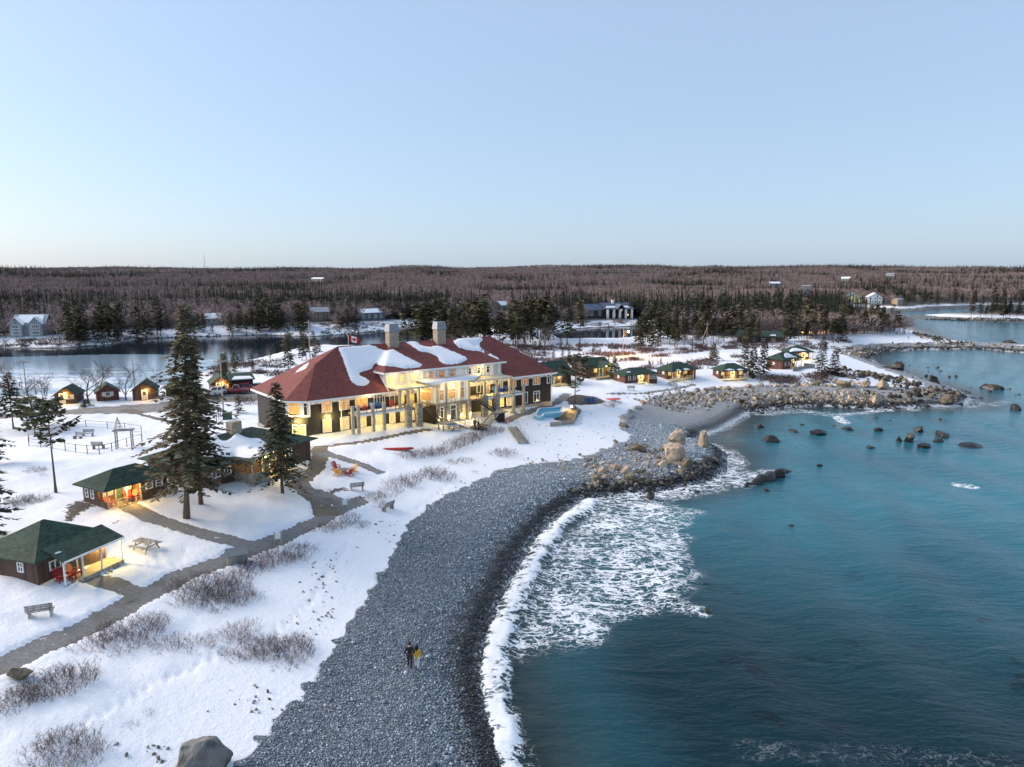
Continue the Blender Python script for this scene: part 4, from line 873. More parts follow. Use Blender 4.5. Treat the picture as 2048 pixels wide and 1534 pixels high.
gable_wall(w, d, 2.6, 2.0, 'x').build('wall', M_BRN, cf); gable_mesh(w, d, 2.6, 2.0, .6, .12, 'x').build('roof', M_GREEN, cf); mb = MB(); mb.bx((.5,-2.4,-.6), (w,-.02,.05)); mb.build('porch_deck', M_DECK, cf); posts(cf, (.6, 2.4, w-.1), -2.2, .05, 2.3, M_CREAM); mb = MB(); mb.slab([(.3,-2.6,2.25),(w+.2,-2.6,2.25),(w+.2,.2,2.75),(.3,.2,2.75)], .1); mb.build('porch_roof', M_GREEN, cf)
door(cf, (2.2,-.005,.06)); window(cf, (4.2,-.005,1.5), .9, .9, 0, M_LITB, 2); lamp(cf, (3.6,-.6,2.2), 90, name='porch_lamp')
loc, rz, w = frame_of((1474,685), (1564,685), .0); cq = thing('hall', 'long low hall with a plain green roof behind the spruces', 'building', loc, rz)
gable_wall(w, 9, 2.8, 1.6, 'x').build('wall', M_BRN, cq); gable_mesh(w, 9, 2.8, 1.6, .6, .12, 'x').build('roof', M_GREEN, cq); mb = MB(); mb.slab([(w*.72,.3,3.12),(w*.86,.3,3.12),(w*.84,1.2,3.46),(w*.74,1.0,3.38)], .1); mb.build('snow', M_SNOW, cq)
for k in range(4): window(cq, (w*(.15+.22*k),-.005,1.5), 1.2, 1.0, 0, M_GLASS, 2)
# ------------------------------------------------------------------ far houses
M_HGREY = boards('grey_house', (.36,.38,.38), .3); M_HYEL = boards('yellow_house', (.55,.48,.26), .3); M_HDK = boards('charcoal_house', (.035,.040,.045), .3); M_HBLUE = boards('slate_house', (.10,.13,.16), .3); M_RFB = mat('slate_roof', (.09,.12,.17), .6, .25, 1); M_RFG = mat('grey_roof', (.30,.33,.36), .6, .2, 1); M_TAN = boards('tan_house', (.36,.28,.18), .3)
HOUSES = []
def house(pl, pr, d, h, rise, label, wallm, roofm, along='x', wins=(2, 1), snow=.0, lit=False, rot=0, name='house', dz=.1):
    loc, rz, w = frame_of(pl, pr, dz); c = thing(name, label, 'house', loc, rz + R(rot)); HOUSES.append((pl, pr, math.hypot(loc[0], loc[1])))
    gable_wall(w, d, h, rise, along, -2.5).build('wall', wallm, c); ro = gable_mesh(w, d, h, rise, .5, .2, along).build('roof', roofm, c)
    nx, nz = wins; fh = h/nz
    for i in range(nx):
        for j in range(nz): window(c, (w*(i+.5)/nx,-.01,fh*(j+.55)), min(1.5, w/nx*.5), fh*.5, 0, M_LITB if lit and (i+j) % 2 else M_GLASS, 2, 1, .14)
    if snow:
        m2 = MB()
        if along == 'x': m2.slab([(w*.05,-.3,h+.08),(w*.95,-.3,h+.08),(w*.9,d*.5*snow,h+.1+rise*snow),(w*.12,d*.5*snow,h+.1+rise*snow)], .18)
        else: m2.slab([(-.2,-.2,h+.1),(w*.5,-.2,h+rise+.15),(w*.5,d,h+rise+.15),(-.2,d,h+.1)], .18)
        m2.build('snow', M_SNOW, ro)
    return c, w
h1, w = house((28,673), (92,671), 9, 5.6, 3.2, 'pale grey two storey riverside house with snowy gables', M_HGREY, M_RFG, 'x', (5, 2), .9)
for x0, x1 in ((-.6, w*.34), (w*.55, w*.97)):
    q = thing_part('gable_wing', h1); g = gable_wall(x1-x0, 3.4, 5.4, 2.6, 'y', -2.5); g.v = [(a+x0, b-2.4, z) for a, b, z in g.v]; g.build('wing_wall', M_HGREY, q); g = gable_mesh(x1-x0, 3.4, 5.4, 2.6, .45, .2); g.v = [(a+x0, b-2.4, z) for a, b, z in g.v]; g.build('wing_roof', M_SNOW, q)
    for j in (1.4, 4.0): window(h1, ((x0+x1)/2,-2.42,j), (x1-x0)*.6, 1.5, 0, M_GLASS, 4, 1, .2)
house((624,642), (660,641), 9, 5, 2.2, 'brown riverside house with a flat grey metal roof', M_TAN, M_RFG, 'x', (3, 2))
house((722,641), (768,640), 9, 4.4, 2.4, 'dark blue riverside bungalow with white trim and snowy roof', M_HBLUE, M_RFB, 'x', (4, 1), .85)
hb, w = house((1208,636), (1262,635), 10, 5.8, 3.0, 'black modern house with tall stone columns and a blue grey roof', M_HDK, M_RFB, 'x', (4, 2), .35, True)
for k in range(5): mb = MB(); x = w*(.06+.22*k); mb.bx((x-.6,-3.2,-2), (x+.6,-2.2,5.3)); mb.build('stone_column', M_TRIM, hb)
mb = MB(); mb.slab([(-.5,-3.6,5.5),(w+.5,-3.6,5.5),(w+.5,.5,6.1),(-.5,.5,6.1)], .3); mb.build('porch_roof', M_RFB, hb); mb = MB(); mb.bx((w*.4,4,7.5), (w*.48,5.4,10.4)); mb.build('chimney', M_TRIM, hb)
q = thing_part('entry_gable', hb); mb = MB(); mb.slab([(w*.36,-4.2,5.3),(w*.52,-4.2,8.2),(w*.52,4,8.2),(w*.36,4,5.3)], .3); mb.slab([(w*.52,-4.2,8.2),(w*.68,-4.2,5.3),(w*.68,4,5.3),(w*.52,4,8.2)], .3); mb.build('gable_roof', M_RFB, q)
house((1176,637), (1207,636), 10, 5.0, 3.2, 'charcoal garage with a blue roof left of the columned house', M_HDK, M_RFB, 'x', (2, 1), 0, False, 0, 'garage')
house((1697,606), (1723,606), 9, 6, 3.2, 'yellow two storey house on the far shore', M_HYEL, M_RFB, 'y', (2, 2), 0, True)
house((1736,607), (1764,607), 9, 5.5, 3.4, 'white gabled house with a deck on the far shore', M_TRIM, M_RFG, 'y', (3, 2), .5)
house((1795,610), (1806,610), 6, 5.0, .8, 'small boxy beige shed by the far shore', M_TAN, M_RFG, 'x', (1, 1), 0, False, 0, 'shed')
house((1592,583), (1605,583), 8, 4, 4.5, 'tan steep gabled cottage on the wooded hillside', M_TAN, M_RFG, 'y', (1, 1), 0, True)
house((1604,581), (1620,581), 8, 6, 1.0, 'grey flat topped house beside the tan cottage', M_HGREY, M_RFG, 'x', (2, 2))
house((1541,571), (1561,571), 9, 3.5, 2.5, 'white roofed bungalow alone in the hillside woods', M_HGREY, M_SNOW, 'x', (2, 1))
house((1682,561), (1699,561), 9, 3.5, 2.5, 'snowy roofed house high on the right hillside', M_HGREY, M_SNOW, 'x', (2, 1))
house((1772,552), (1788,552), 9, 4, 2.5, 'pale house near the top of the right ridge', M_TRIM, M_RFG, 'x', (2, 1))
house((412,650), (446,649), 8, 3.5, 2.2, 'snowy roofed cottage behind bare trees across the river', M_HGREY, M_SNOW, 'x', (3, 1))
house((984,620), (997,620), 7, 3.5, 3.0, 'tan cottage peeking over the spruce grove', M_TAN, M_RFG, 'y', (1, 1))
house((1003,620), (1020,619), 7, 3.5, 2.4, 'snowy roofed cottage beside the tan cottage', M_HGREY, M_SNOW, 'x', (2, 1))
house((622,561), (645,561), 12, 3.5, 2.0, 'lone white roof far up the wooded slope', M_HGREY, M_SNOW, 'x', (2, 1))
# ------------------------------------------------------------------ vegetation materials
def leafy(name, a, b, rnd=.3):
    t = NT(name); n = t.noise(t.tex(0, False), .9, 3); oi = t.n('ObjectInfo').outputs['Random']
    c = t.ramp(n, [(.3, a), (.7, b)]); k = t.n('VectorMath', {0: c, 3: t.mapr(oi, 0, 1, 1-rnd, 1+rnd)}, operation='SCALE'); t.set('Base Color', k.outputs[0]).set('Roughness', .8).set('Specular IOR Level', .2); return t.m
M_NEED = leafy('spruce_needles', (.034,.036,.020), (.100,.094,.052)); M_PINE = leafy('pine_needles', (.045,.055,.022), (.10,.095,.042)); M_NEEDB = leafy('brown_spruce', (.060,.054,.030), (.165,.140,.078)); M_BARK = mat('bark', (.105,.088,.072), .9, .35, 5, .4, 0, (1,1,.3)); M_TWIG = mat('bare_twigs', (.135,.108,.095), .9, .25, 2, 0, 0, None, .25)
M_FARN = leafy('far_needles', (.018,.026,.017), (.050,.056,.032), .35); M_FART = leafy('far_bare_wood', (.21,.160,.152), (.36,.285,.265), .25)
M_SHRUB = leafy('shrub_twigs', (.085,.060,.060), (.20,.140,.130), .25)
def conifer(seed, h, rad, start=.12, nb=70, tw=12, tl=.55, lean=0.0, droop=.35, bare=.0, wide=.075, pine=False, tip=1.0):
    """trunk, crown: branches hung with many small needle sprays"""
    rn = random.Random(seed); tr = MB(); n = 8; pts, rs_ = [], []; tx, ty = lean, lean*.3
    for i in range(n+1): f = i/n; pts.append((tx*(1-f)**1.3*-1 + tx*-0 if False else -tx*(f), ty*f, h*f)); rs_.append(max(.02, .021*h*(1-f)**.9*(1.35 if i == 0 else 1)*.62))
    tr.tube(pts, rs_, 7)
    cr = MB()
    def ax(z): f = z/h; return Vector((-tx*f, ty*f, z))
    for i in range(nb):
        f = start + (1-start)*((i + rn.random())/nb)**(.85); z = h*f
        prof = (1 - (f-start)/(1-start)); L = rad*(min(1, prof*1.16)**.98 if not pine else (math.sin(min(1, prof*1.15+.1)*math.pi*.85)**.7))*rn.uniform(.5, 1.2)*(1 + .28*math.sin(i*2.399*1.0 + z*.9 + seed)) + .12*tip
        if f < start + .12: L *= rn.uniform(.35, .95)
        a = i*2.399 + rn.uniform(-.5, .5); d = Vector((math.cos(a), math.sin(a), 0)); p0 = ax(z); segs = 4; prev = p0; path = [p0]
        rise = rn.uniform(.05, .3) if not pine else rn.uniform(.15, .6)
        for k in range(1, segs+1):
            u = k/segs; q = p0 + d*L*u + Vector((0, 0, L*(rise*u - droop*u*u*1.4 + .12*u**3))); path.append(q)
        cr.tube(path, [.035*(1-j/segs)+.008 for j in range(segs+1)], 3, False, 1)
        if rn.random() < bare: continue
        m = max(2, int(tw*L/rad)+1)
        for k in range(m):
            u = (.18 if not pine else .5) + (.82 if not pine else .5)*(k + rn.random())/m; j = min(segs-1, int(u*segs)); q = path[j].lerp(path[j+1], u*segs-j)
            for sgn in (-1, 1):
                sd_ = Vector((-d.y, d.x, 0))*sgn; dr = (d*rn.uniform(.25, .9) + sd_*rn.uniform(.45, 1.0) + Vector((0, 0, rn.uniform(-.55, .12 if not pine else .5)))).normalized()
                l = tl*rn.uniform(.6, 1.25)*(1.15-.55*u if not pine else 1); w_ = l*rn.uniform(.6, 1.3)*wide/.26
                up = Vector((rn.uniform(-.5,.5), rn.uniform(-.5,.5), 1)); s_ = dr.cross(up).normalized()*w_
                cr.add([q, q + dr*l*.45 + s_, q + dr*l, q + dr*l*.5 - s_], [(0,1,2,3)])
        q = path[-1]; cr.add([q - d*.1, q + Vector((-d.y, d.x, -.1))*.12*tl*2, q + d*.35*tl*2 + Vector((0,0,-.05)), q - Vector((-d.y, d.x, .1))*.12*tl*2], [(0,1,2,3)])
    return tr, cr
def tree_obj(name, label, cat, meshes, loc, rz=0, sc=1.0, group=None):
    o = thing(name, label, cat, loc, rz, group); o.scale = (sc,)*3 if not isinstance(sc, tuple) else sc
    for nm, me in meshes: obj(nm, me, o)
    return o
def make_conifer(name, needles, **kw):
    tr, cr = conifer(**kw); return [('trunk', tr.mesh('trunk', M_BARK, True)), ('crown', cr.mesh('crown', [needles, M_BARK]))]
def height(bx, by, ty, dz=0):
    p = at(bx, by); d = math.hypot(p[0], p[1]); cosaz = p[1]/d
    r_ = ray(bx, ty); zt = CZ + r_[2]/math.hypot(r_[0], r_[1])*d; return p, max(1.0, zt - p[2])
# ------------------------------------------------------------------ near trees, one by one
for bx_, by_, ty_, rad, st, nb, lab, m, kw in [
 (373,1036,604,4.7,.14,220,'tallest spruce with a leaning bare trunk beside the straight path',M_NEEDB,dict(lean=1.2, tw=14, tl=.85)),
 (402,1008,715,3.4,.16,130,'dark spruce just behind the leaning tall spruce',M_NEED,dict(tw=13, tl=.8)),
 (565,986,762,3.7,.13,140,'ragged spruce standing before the wooden steps',M_NEED,dict(lean=.3, tw=13, tl=.7, droop=.45)),
 (27,858,742,2.9,.22,80,'dark spruce at the left edge near the road',M_NEED,dict(tw=12, tl=.7)),
 (-28,1085,860,3.2,.05,80,'spruce cut off by the left edge of the picture',M_NEED,dict(tw=12, tl=.75)),
 (-18,930,760,2.6,.1,70,'dark spruce behind the left edge above the snow',M_NEED,dict(tw=11, tl=.7)),
 (478,826,788,1.0,.02,40,'little spruce beside the green utility box',M_NEED,dict(tw=8, tl=.5)),
 (1505,753,692,2.7,.02,80,'broad dark spruce before the shore cabins',M_NEED,dict(tw=10, tl=.9)),
 (1488,745,672,2.0,.05,70,'slim spruce left of the broad shore spruce',M_NEEDB,dict(tw=9, tl=.85)),
 (1527,748,676,2.1,.05,70,'slim spruce right of the broad shore spruce',M_NEED,dict(tw=9, tl=.85)),
 (1643,752,668,2.3,.04,80,'tall thin spruce by the far cabins above the rocks',M_NEEDB,dict(tw=9, tl=.8)),
 (1669,750,695,1.9,.02,60,'shorter spruce to the right of the tall thin one above the rocks',M_NEED,dict(tw=9, tl=.8)),
 (1427,722,684,2.6,.0,60,'round low spruce standing alone on the snow slope',M_NEEDB,dict(tw=9, tl=.9)),
 (1229,757,712,2.0,.05,60,'dark spruce behind the raised deck cabin',M_NEED,dict(tw=9, tl=.8)),
 (577,742,672,2.4,.05,70,'dark spruce behind the left end of the red roof',M_NEED,dict(tw=9, tl=.9)),
 (448,770,705,2.2,.05,70,'brownish spruce beside the parking area',M_NEEDB,dict(tw=9, tl=.9)),
 (172,812,796,1.6,.0,30,'small clipped dark evergreen between two river cabins',M_NEED,dict(tw=8, tl=.5))]:
    p, h = height(bx_, by_, ty_); tree_obj('spruce_tree', lab, 'tree', make_conifer('spruce', m, seed=bx_+by_, h=h, rad=rad, start=st, nb=nb, **kw), p - np.array([0,0,.15]), bx_*.7)
for bx_, by_, ty_, rad, st, nb, lab in [(112,985,796,2.6,.50,46,'thin pine with a tall bare trunk and a flat crown'), (1150,806,710,3.1,.28,70,'round headed pine beside the swimming pool'), (70,868,795,2.6,.12,60,'yellow green pine by the road beyond the thin pine'), (98,850,800,2.0,.15,40,'bushy pine with olive needles near the road')]:
    p, h = height(bx_, by_, ty_); tree_obj('pine_tree', lab, 'tree', make_conifer('pine', M_PINE, seed=bx_, h=h, rad=rad, start=st, nb=nb, tw=10, tl=.62, pine=True, droop=.15, bare=.1, wide=.09), p - np.array([0,0,.15]), bx_*.3)
# ------------------------------------------------------------------ bare trees
def bare_tree(seed, h, spread=.5, depth=4, n0=3, r0=.16, lean=0.0, sides=4, fin=1.0):
    rn = random.Random(seed); tr = MB(); cr = MB()
    def grow(p, d, L, r, lev, mb):
        k = 3; pts = [p]; q = p; dd = d.copy()
        for i in range(k):
            dd = (dd + Vector((rn.uniform(-.22,.22), rn.uniform(-.22,.22), rn.uniform(-.05,.16)))).normalized(); q = q + dd*L/k; pts.append(q)
        mb.tube(pts, [r*(1-.5*i/k) for i in range(k+1)], sides if lev < 2 else 3, False)
        if lev >= depth: return
        nb_ = n0 if lev == 0 else rn.randint(2, 4)
        for i in range(nb_):
            j = rn.randint(1, k); a = rn.uniform(0, 2*math.pi); side = Vector((math.cos(a), math.sin(a), rn.uniform(-.1, .5)))
            nd = (dd*(1-spread) + side*spread).normalized(); grow(pts[j], nd, L*rn.uniform(.55, .82), max(.012*fin, r*.48), lev+1, cr)
    grow(Vector((0,0,0)), Vector((lean, 0, 1)).normalized(), h*.42, r0, 0, tr)
    return [('trunk', tr.mesh('trunk', M_BARK, True)), ('crown', cr.mesh('crown', M_TWIG))]
for bx_, by_, ty_, ln, lab in [(178,806,712,-.55,'leaning bare tree with a thick dark trunk between two river cabins'), (196,800,720,.1,'upright bare tree behind the shuttered cabin'), (65,820,735,-.1,'spreading bare tree near the leftmost river cabin'), (252,800,725,0,'slender bare tree between the river cabins'), (318,797,735,-.3,'bare tree beside the yellow door cabin'), (22,800,690,-.2,'tall bare tree at the far left of the river'), (1385,702,640,.0,'pale fan shaped bare tree by the snowy road'), (540,720,690,0,'low bare tree on the near river bank')]:
    p, h = height(bx_, by_, ty_); tree_obj('bare_tree', lab, 'tree', bare_tree(bx_, h*1.05, .52, 5, 5, .022*h, ln), p - np.array([0,0,.1]))
# ------------------------------------------------------------------ middle distance: rows of spruces and bare trees, each its own object
LODS = [make_conifer('spruce', m, seed=900+i, h=10.0, rad=r_, start=s_, nb=34, tw=5, tl=1.35, wide=.10) for i, (m, r_, s_) in enumerate([(M_NEED,2.4,.10),(M_NEED,1.9,.25),(M_NEEDB,2.2,.15),(M_NEED,2.7,.05),(M_NEEDB,1.7,.35),(M_NEED,2.1,.45)])]
BLOD = [bare_tree(70+i, 10.0, .42, 3, 5, .14, 0, 3, 3.0) for i in range(4)]
rn = random.Random(5)
BANDS = [ # x0, x1, count, base y0-y1, top offset range, label, group, kinds
 (130,345,26,668,688,40,76,'dark spruce in the row on the far river bank, left part','spruces on the left far bank','s'),
 (345,470,9,660,670,20,45,'dark spruce on the far bank behind the tallest spruce','spruces on the middle far bank','s'),
 (470,620,26,652,668,28,66,'dark spruce in the clump across the river, left of the lodge','spruce clump across the river','s'),
 (655,720,8,640,655,22,48,'spruce between the two riverside houses','spruces between the riverside houses','s'),
 (800,905,26,655,690,48,84,'spruce in the grove behind the lodge chimneys','spruce grove behind the lodge','s'),
 (905,1110,50,668,700,58,92,'thin trunked spruce in the grove right of the chimneys','thin spruces behind the lodge','t'),
 (1070,1170,9,660,690,55,88,'tall spruce by the pond','tall spruces by the pond','t'),
 (1270,1480,46,662,700,38,78,'spruce in the wood beyond the street lamp','spruces beyond the street lamp','st'),
 (1480,1700,44,655,690,34,62,'spruce in the wood beyond the green hall','spruces beyond the green hall','st'),
 (1690,1800,22,660,670,34,54,'spruce on the low point by the second bay','spruces on the point','t'),
 (1940,2060,8,636,640,22,44,'spruce on the narrow snowy spit at the right','spruces on the spit','t'),
 (1600,1700,10,622,630,18,32,'spruce along the far inlet shore','spruces along the inlet','s'),
 (1810,2060,22,606,612,20,34,'dark spruce along the far right shore','spruces along the far right shore','s'),
 (555,640,7,690,725,26,60,'spruce on the bank behind the left red roof','spruces behind the left roof','s'),
 (1040,1240,16,696,722,10,26,'young spruce in the scrub behind the lodge','young spruces in the scrub','s'),
 (1290,1420,8,722,736,8,18,'young spruce in the brown scrub above the shore cabins','young spruces above the cabins','s'),
 (390,520,8,728,752,20,46,'spruce on the near river bank behind the parking','spruces behind the parking','s'),
]
used = []
ONES = 'zeroth first second third fourth fifth sixth seventh eighth ninth tenth eleventh twelfth thirteenth fourteenth fifteenth sixteenth seventeenth eighteenth nineteenth'.split(); TENS = ['','','twenty','thirty','forty','fifty','sixty','seventy','eighty']; TENTH = ['','','twentieth','thirtieth','fortieth','fiftieth','sixtieth','seventieth','eightieth']
def nth(k): return ONES[k] if k < 20 else TENTH[k//10] if k % 10 == 0 else TENS[k//10] + '-' + ONES[k % 10]
def number(items, noun):                     # left to right, so that each label points at one tree
    for k, (x, o) in enumerate(sorted(items, key=lambda e: e[0])): o['label'] = nth(k+1) + ' from left, ' + o['label']
def hides_house(x, y, top):
    for pl, pr, dist in HOUSES:
        if pl[0]-5 < x < pr[0]+5 and y >= min(pl[1], pr[1])-3 and top < max(pl[1], pr[1])-4: return True
    return False
for x0, x1, n, y0, y1, t0, t1, lab, grp, kinds in BANDS:
    k = 0; tries = 0; made = []
    while k < n and tries < n*8:
        tries += 1; x = rn.uniform(x0, x1); y = rn.uniform(y0, y1); to = rn.uniform(t0, t1)
        if hides_house(x, y, y-to): continue
        p, h = height(x, y, y-to)
        if p[2] < .35 or inside(np.array([p[0]]), np.array([p[1]]), RIV)[0] or inside(np.array([p[0]]), np.array([p[1]]), POND)[0]: continue
        if any((p[0]-q[0])**2 + (p[1]-q[1])**2 < 2.2 for q in used): continue
        used.append(p); i = rn.choice({'s': (0,2,3,0,1), 't': (1,4,5,4,2), 'st': (0,2,4,5,1)}[kinds])
        made.append((x, tree_obj('spruce_tree', lab, 'tree', LODS[i], p - np.array([0,0,.2]), rn.uniform(0, 6.28), (h/10*rn.uniform(.85,1.15),)*2 + (h/10,), grp))); k += 1
    number(made, 'spruce')
for x0, x1, n, y0, y1, t0, t1, lab, grp in [(100,360,16,664,684,18,34,'bare grey tree among the spruces on the left far bank','bare trees on the left far bank'), (360,640,22,650,664,20,36,'bare grey tree across the river left of the lodge','bare trees across the river'), (900,1100,18,690,702,28,52,'pale bare trunk in the grove behind the lodge','bare trunks behind the lodge'), (1300,1500,14,680,700,20,40,'pale bare tree in the wood beyond the street lamp','bare trees beyond the street lamp'), (480,560,8,712,735,16,34,'bare bank tree between the river and the parking','bare bank trees by the parking'), (0,110,10,775,800,25,60,'bare tree by the icy river at the far left','bare trees by the ice'), (1550,1700,12,660,680,16,34,'bare tree in the wood beyond the green hall','bare trees beyond the green hall')]:
    k = 0; tries = 0; made = []
    while k < n and tries < n*8:
        tries += 1; x = rn.uniform(x0, x1); y = rn.uniform(y0, y1); to = rn.uniform(t0, t1)
        if hides_house(x, y, y-to): continue
        p, h = height(x, y, y-to)
        if p[2] < .3: continue
        made.append((x, tree_obj('bare_tree', lab, 'tree', BLOD[k % 4], p - np.array([0,0,.2]), rn.uniform(0, 6.28), (h/9*rn.uniform(.8,1.2),)*2 + (h/9,), grp))); k += 1
    number(made, 'tree')
# ------------------------------------------------------------------ masses scattered with geometry nodes
def scatter(name, label, meshes, P, rot, sc, idx):
    """one object; each point carries one small mesh"""
    me = bpy.data.meshes.new(name); P = np.asarray(P, np.float32); me.vertices.add(len(P)); me.vertices.foreach_set('co', P.ravel())
    for n_, a, ty in (('rot', rot, 'FLOAT_VECTOR'), ('sc', sc, 'FLOAT_VECTOR')):
        at_ = me.attributes.new(n_, ty, 'POINT'); at_.data.foreach_set('vector', np.asarray(a, np.float32).ravel())
    at_ = me.attributes.new('idx', 'INT', 'POINT'); at_.data.foreach_set('value', np.asarray(idx, np.int32))
    for m in meshes:
        for mm in m.materials:
            if mm.name not in [x.name for x in me.materials]: me.materials.append(mm)
    cc = bpy.data.collections.new(name + '_pieces')
    for k, m in enumerate(meshes): cc.objects.link(bpy.data.objects.new('%s_piece_%02d' % (name, k), m))
    g = bpy.data.node_groups.new(name, 'GeometryNodeTree'); g.interface.new_socket('Geometry', in_out='INPUT', socket_type='NodeSocketGeometry'); g.interface.new_socket('Geometry', in_out='OUTPUT', socket_type='NodeSocketGeometry')
    N = g.nodes; i_ = N.new('NodeGroupInput'); o_ = N.new('NodeGroupOutput'); ci = N.new('GeometryNodeCollectionInfo'); ci.inputs[0].default_value = cc; ci.inputs['Separate Children'].default_value = True; ci.inputs['Reset Children'].default_value = True
    ip = N.new('GeometryNodeInstanceOnPoints'); ip.inputs['Pick Instance'].default_value = True
    def na(n_, ty): a = N.new('GeometryNodeInputNamedAttribute'); a.data_type = ty; a.inputs[0].default_value = n_; return a.outputs[0]
    er = N.new('FunctionNodeEulerToRotation'); g.links.new(na('rot', 'FLOAT_VECTOR'), er.inputs[0])
    g.links.new(i_.outputs[0], ip.inputs['Points']); g.links.new(ci.outputs[0], ip.inputs['Instance']); g.links.new(na('idx', 'INT'), ip.inputs['Instance Index']); g.links.new(er.outputs[0], ip.inputs['Rotation']); g.links.new(na('sc', 'FLOAT_VECTOR'), ip.inputs['Scale']); g.links.new(ip.outputs[0], o_.inputs[0])
    o = obj(name, me); md = o.modifiers.new('scatter', 'NODES'); md.node_group = g; return tag(o, label, kind='stuff')
rs_ = np.random.RandomState(3)
def far_bare(seed):
    r_ = random.Random(seed); mb = MB(); mb.tube([(0,0,-1),(0,0,3.0),(r_.uniform(-.4,.4),r_.uniform(-.4,.4),5.5)], [.13,.09,.03], 3, False)
    for k in range(95):                      # a round head of fine twig tufts
        u = r_.uniform(-.6, 1); a = r_.uniform(0, 6.28); rr_ = math.sqrt(max(0, 1-u*u))*r_.uniform(.35, 1)
        p = Vector((math.cos(a)*rr_*2.5, math.sin(a)*rr_*2.5, 4.3 + u*2.6)); d = Vector((math.cos(a)*rr_ + r_.uniform(-.5,.5), math.sin(a)*rr_ + r_.uniform(-.5,.5), .35 + u*.6 + r_.uniform(0,.5))).normalized()
        L = r_.uniform(.6, 1.5); s = d.cross(Vector((r_.uniform(-1,1), r_.uniform(-1,1), .3))).normalized()*r_.uniform(.06, .16); q = p + d*L
        mb.add([p - d*L*.6, p + s, q, p - s], [(0,1,2,3)])
    for k in range(6):
        a = r_.uniform(0, 6.28); z = r_.uniform(1.5, 3.5); mb.tube([(0,0,z), (math.cos(a)*1.2, math.sin(a)*1.2, z+2.2)], [.05,.02], 3, False)
    return mb.mesh('far_bare', M_FART)
def far_spruce(seed, slim=1.0):
    r_ = random.Random(seed); mb = MB(); mb.tube([(0,0,-1),(0,0,8)], [.16,.05], 3, False)
    for k in range(46):
        f = k/46; z = .8 + 8.2*f; L = (2.0*(1-f)**.85 + .15)*slim*r_.uniform(.7,1.2); a = k*2.4 + r_.uniform(-.4,.4); d = Vector((math.cos(a), math.sin(a), -.25)); s = Vector((-d.y, d.x, 0))*L*.42
        p = Vector((0,0,z+.35)); q = p + d*L; mb.add([p, p + d*L*.55 + s, q, p + d*L*.55 - s], [(0,1,2,3)])
    mb.add([(-.2,0,8.2),(.2,0,8.2),(0,0,9.8)], [(0,1,2)]); mb.add([(0,-.2,8.2),(0,.2,8.2),(0,0,9.8)], [(0,1,2)])
    return mb.mesh('far_spruce', M_FARN)
fm_ = [far_bare(i) for i in range(5)] + [far_spruce(20), far_spruce(21, .75), far_spruce(22, 1.2)]
n = 135000; r_ = 300 + 2500*rs_.rand(n)**1.35; az = np.radians(-50 + 100*rs_.rand(n)); X, Y = r_*np.sin(az), r_*np.cos(az)
keep = np.ones(n, bool)
dsea = np.maximum(-sdist(X, Y, SEA), sdist(X, Y, ISLE)*.8); driv = np.minimum(-sdist(X, Y, RIV), -sdist(X, Y, POND))
keep &= (dsea > 22) & (driv > 16)
keep &= rs_.rand(n) < (.45 + .55*smooth(330, 480, r_))
clear = fbm(X/70+9, Y/70+2, 3); keep &= ~((clear < .36) & (r_ < 700))
Zf = Hq(X, Y)
# pixel of each tree, to keep the houses' fronts open
q1 = Y*cp_ - (Zf-CZ)*sp_; pxx = 1024 + F*X/q1; pyy = 767 - F*(Y*sp_ + (Zf-CZ)*cp_)/q1
for pl, pr, dist in HOUSES:
    topp = pyy - F*9/q1
    keep &= ~((pxx > pl[0]-4) & (pxx < pr[0]+4) & (r_ < dist+8) & (topp < pl[1]-3) & (pyy > pl[1]-6))
con = fbm(X/130+30, Y/130, 4); isc = (rs_.rand(n) < np.clip((con-.53)*6.0, .035, .8)) | ((r_ > 2150) & (rs_.rand(n) < .3)) | ((r_ < 620) & (rs_.rand(n) < .07)) | ((X > 500) & (r_ < 1300) & (rs_.rand(n) < .25))
idx = np.where(isc, 5 + rs_.randint(0, 3, n), rs_.randint(0, 5, n))
s0 = np.where(isc, rs_.uniform(.45, 1.3, n), rs_.uniform(.5, .9, n))
s0 = s0*(1 + .25*(1 - smooth(420, 760, r_))); wd_ = np.where(isc, 1.0, 1.45)*rs_.uniform(.85, 1.25, n); sc = np.stack([s0*wd_, s0*wd_, s0], 1); rot = np.stack([np.zeros(n), np.zeros(n), rs_.uniform(0, 6.28, n)], 1)
P = np.stack([X, Y, Zf], 1)
scatter('forest', 'mixed bare and evergreen forest covering the far hills', fm_, P[keep], rot[keep], sc[keep], idx[keep])
# ------------------------------------------------------------------ shrubs
def shrub(seed, n=150, h=1.5, rad=1.6, thick=.013, kids=3):
    r_ = random.Random(seed); mb = MB()
    for k in range(n):
        a = r_.uniform(0, 6.28); d = rad*math.sqrt(r_.random()); p = Vector((d*math.cos(a), d*math.sin(a)*.8, -.1)); hh = h*r_.uniform(.35, 1.1)*(1 - .45*(d/rad)**2); ln = Vector((math.cos(a)*.45*d/rad + r_.uniform(-.55,.55), math.sin(a)*.45*d/rad + r_.uniform(-.55,.55), 1))
        m_ = p + ln*hh*.55; q = m_ + (ln + Vector((r_.uniform(-.7,.7), r_.uniform(-.7,.7), -.1)))*hh*.45; mb.tube([p, m_, q], [thick, thick*.8, thick*.35], 3, False)
        for j in range(kids):
            b = p.lerp(m_, r_.uniform(.4, 1)) if j % 2 else m_.lerp(q, r_.uniform(0, .7)); e = b + Vector((r_.uniform(-1,1), r_.uniform(-1,1), r_.uniform(.1, .9)))*hh*.36; mb.tube([b, e], [thick*.65, thick*.3], 3, False)
    return mb.mesh('bare_shrub', M_SHRUB)
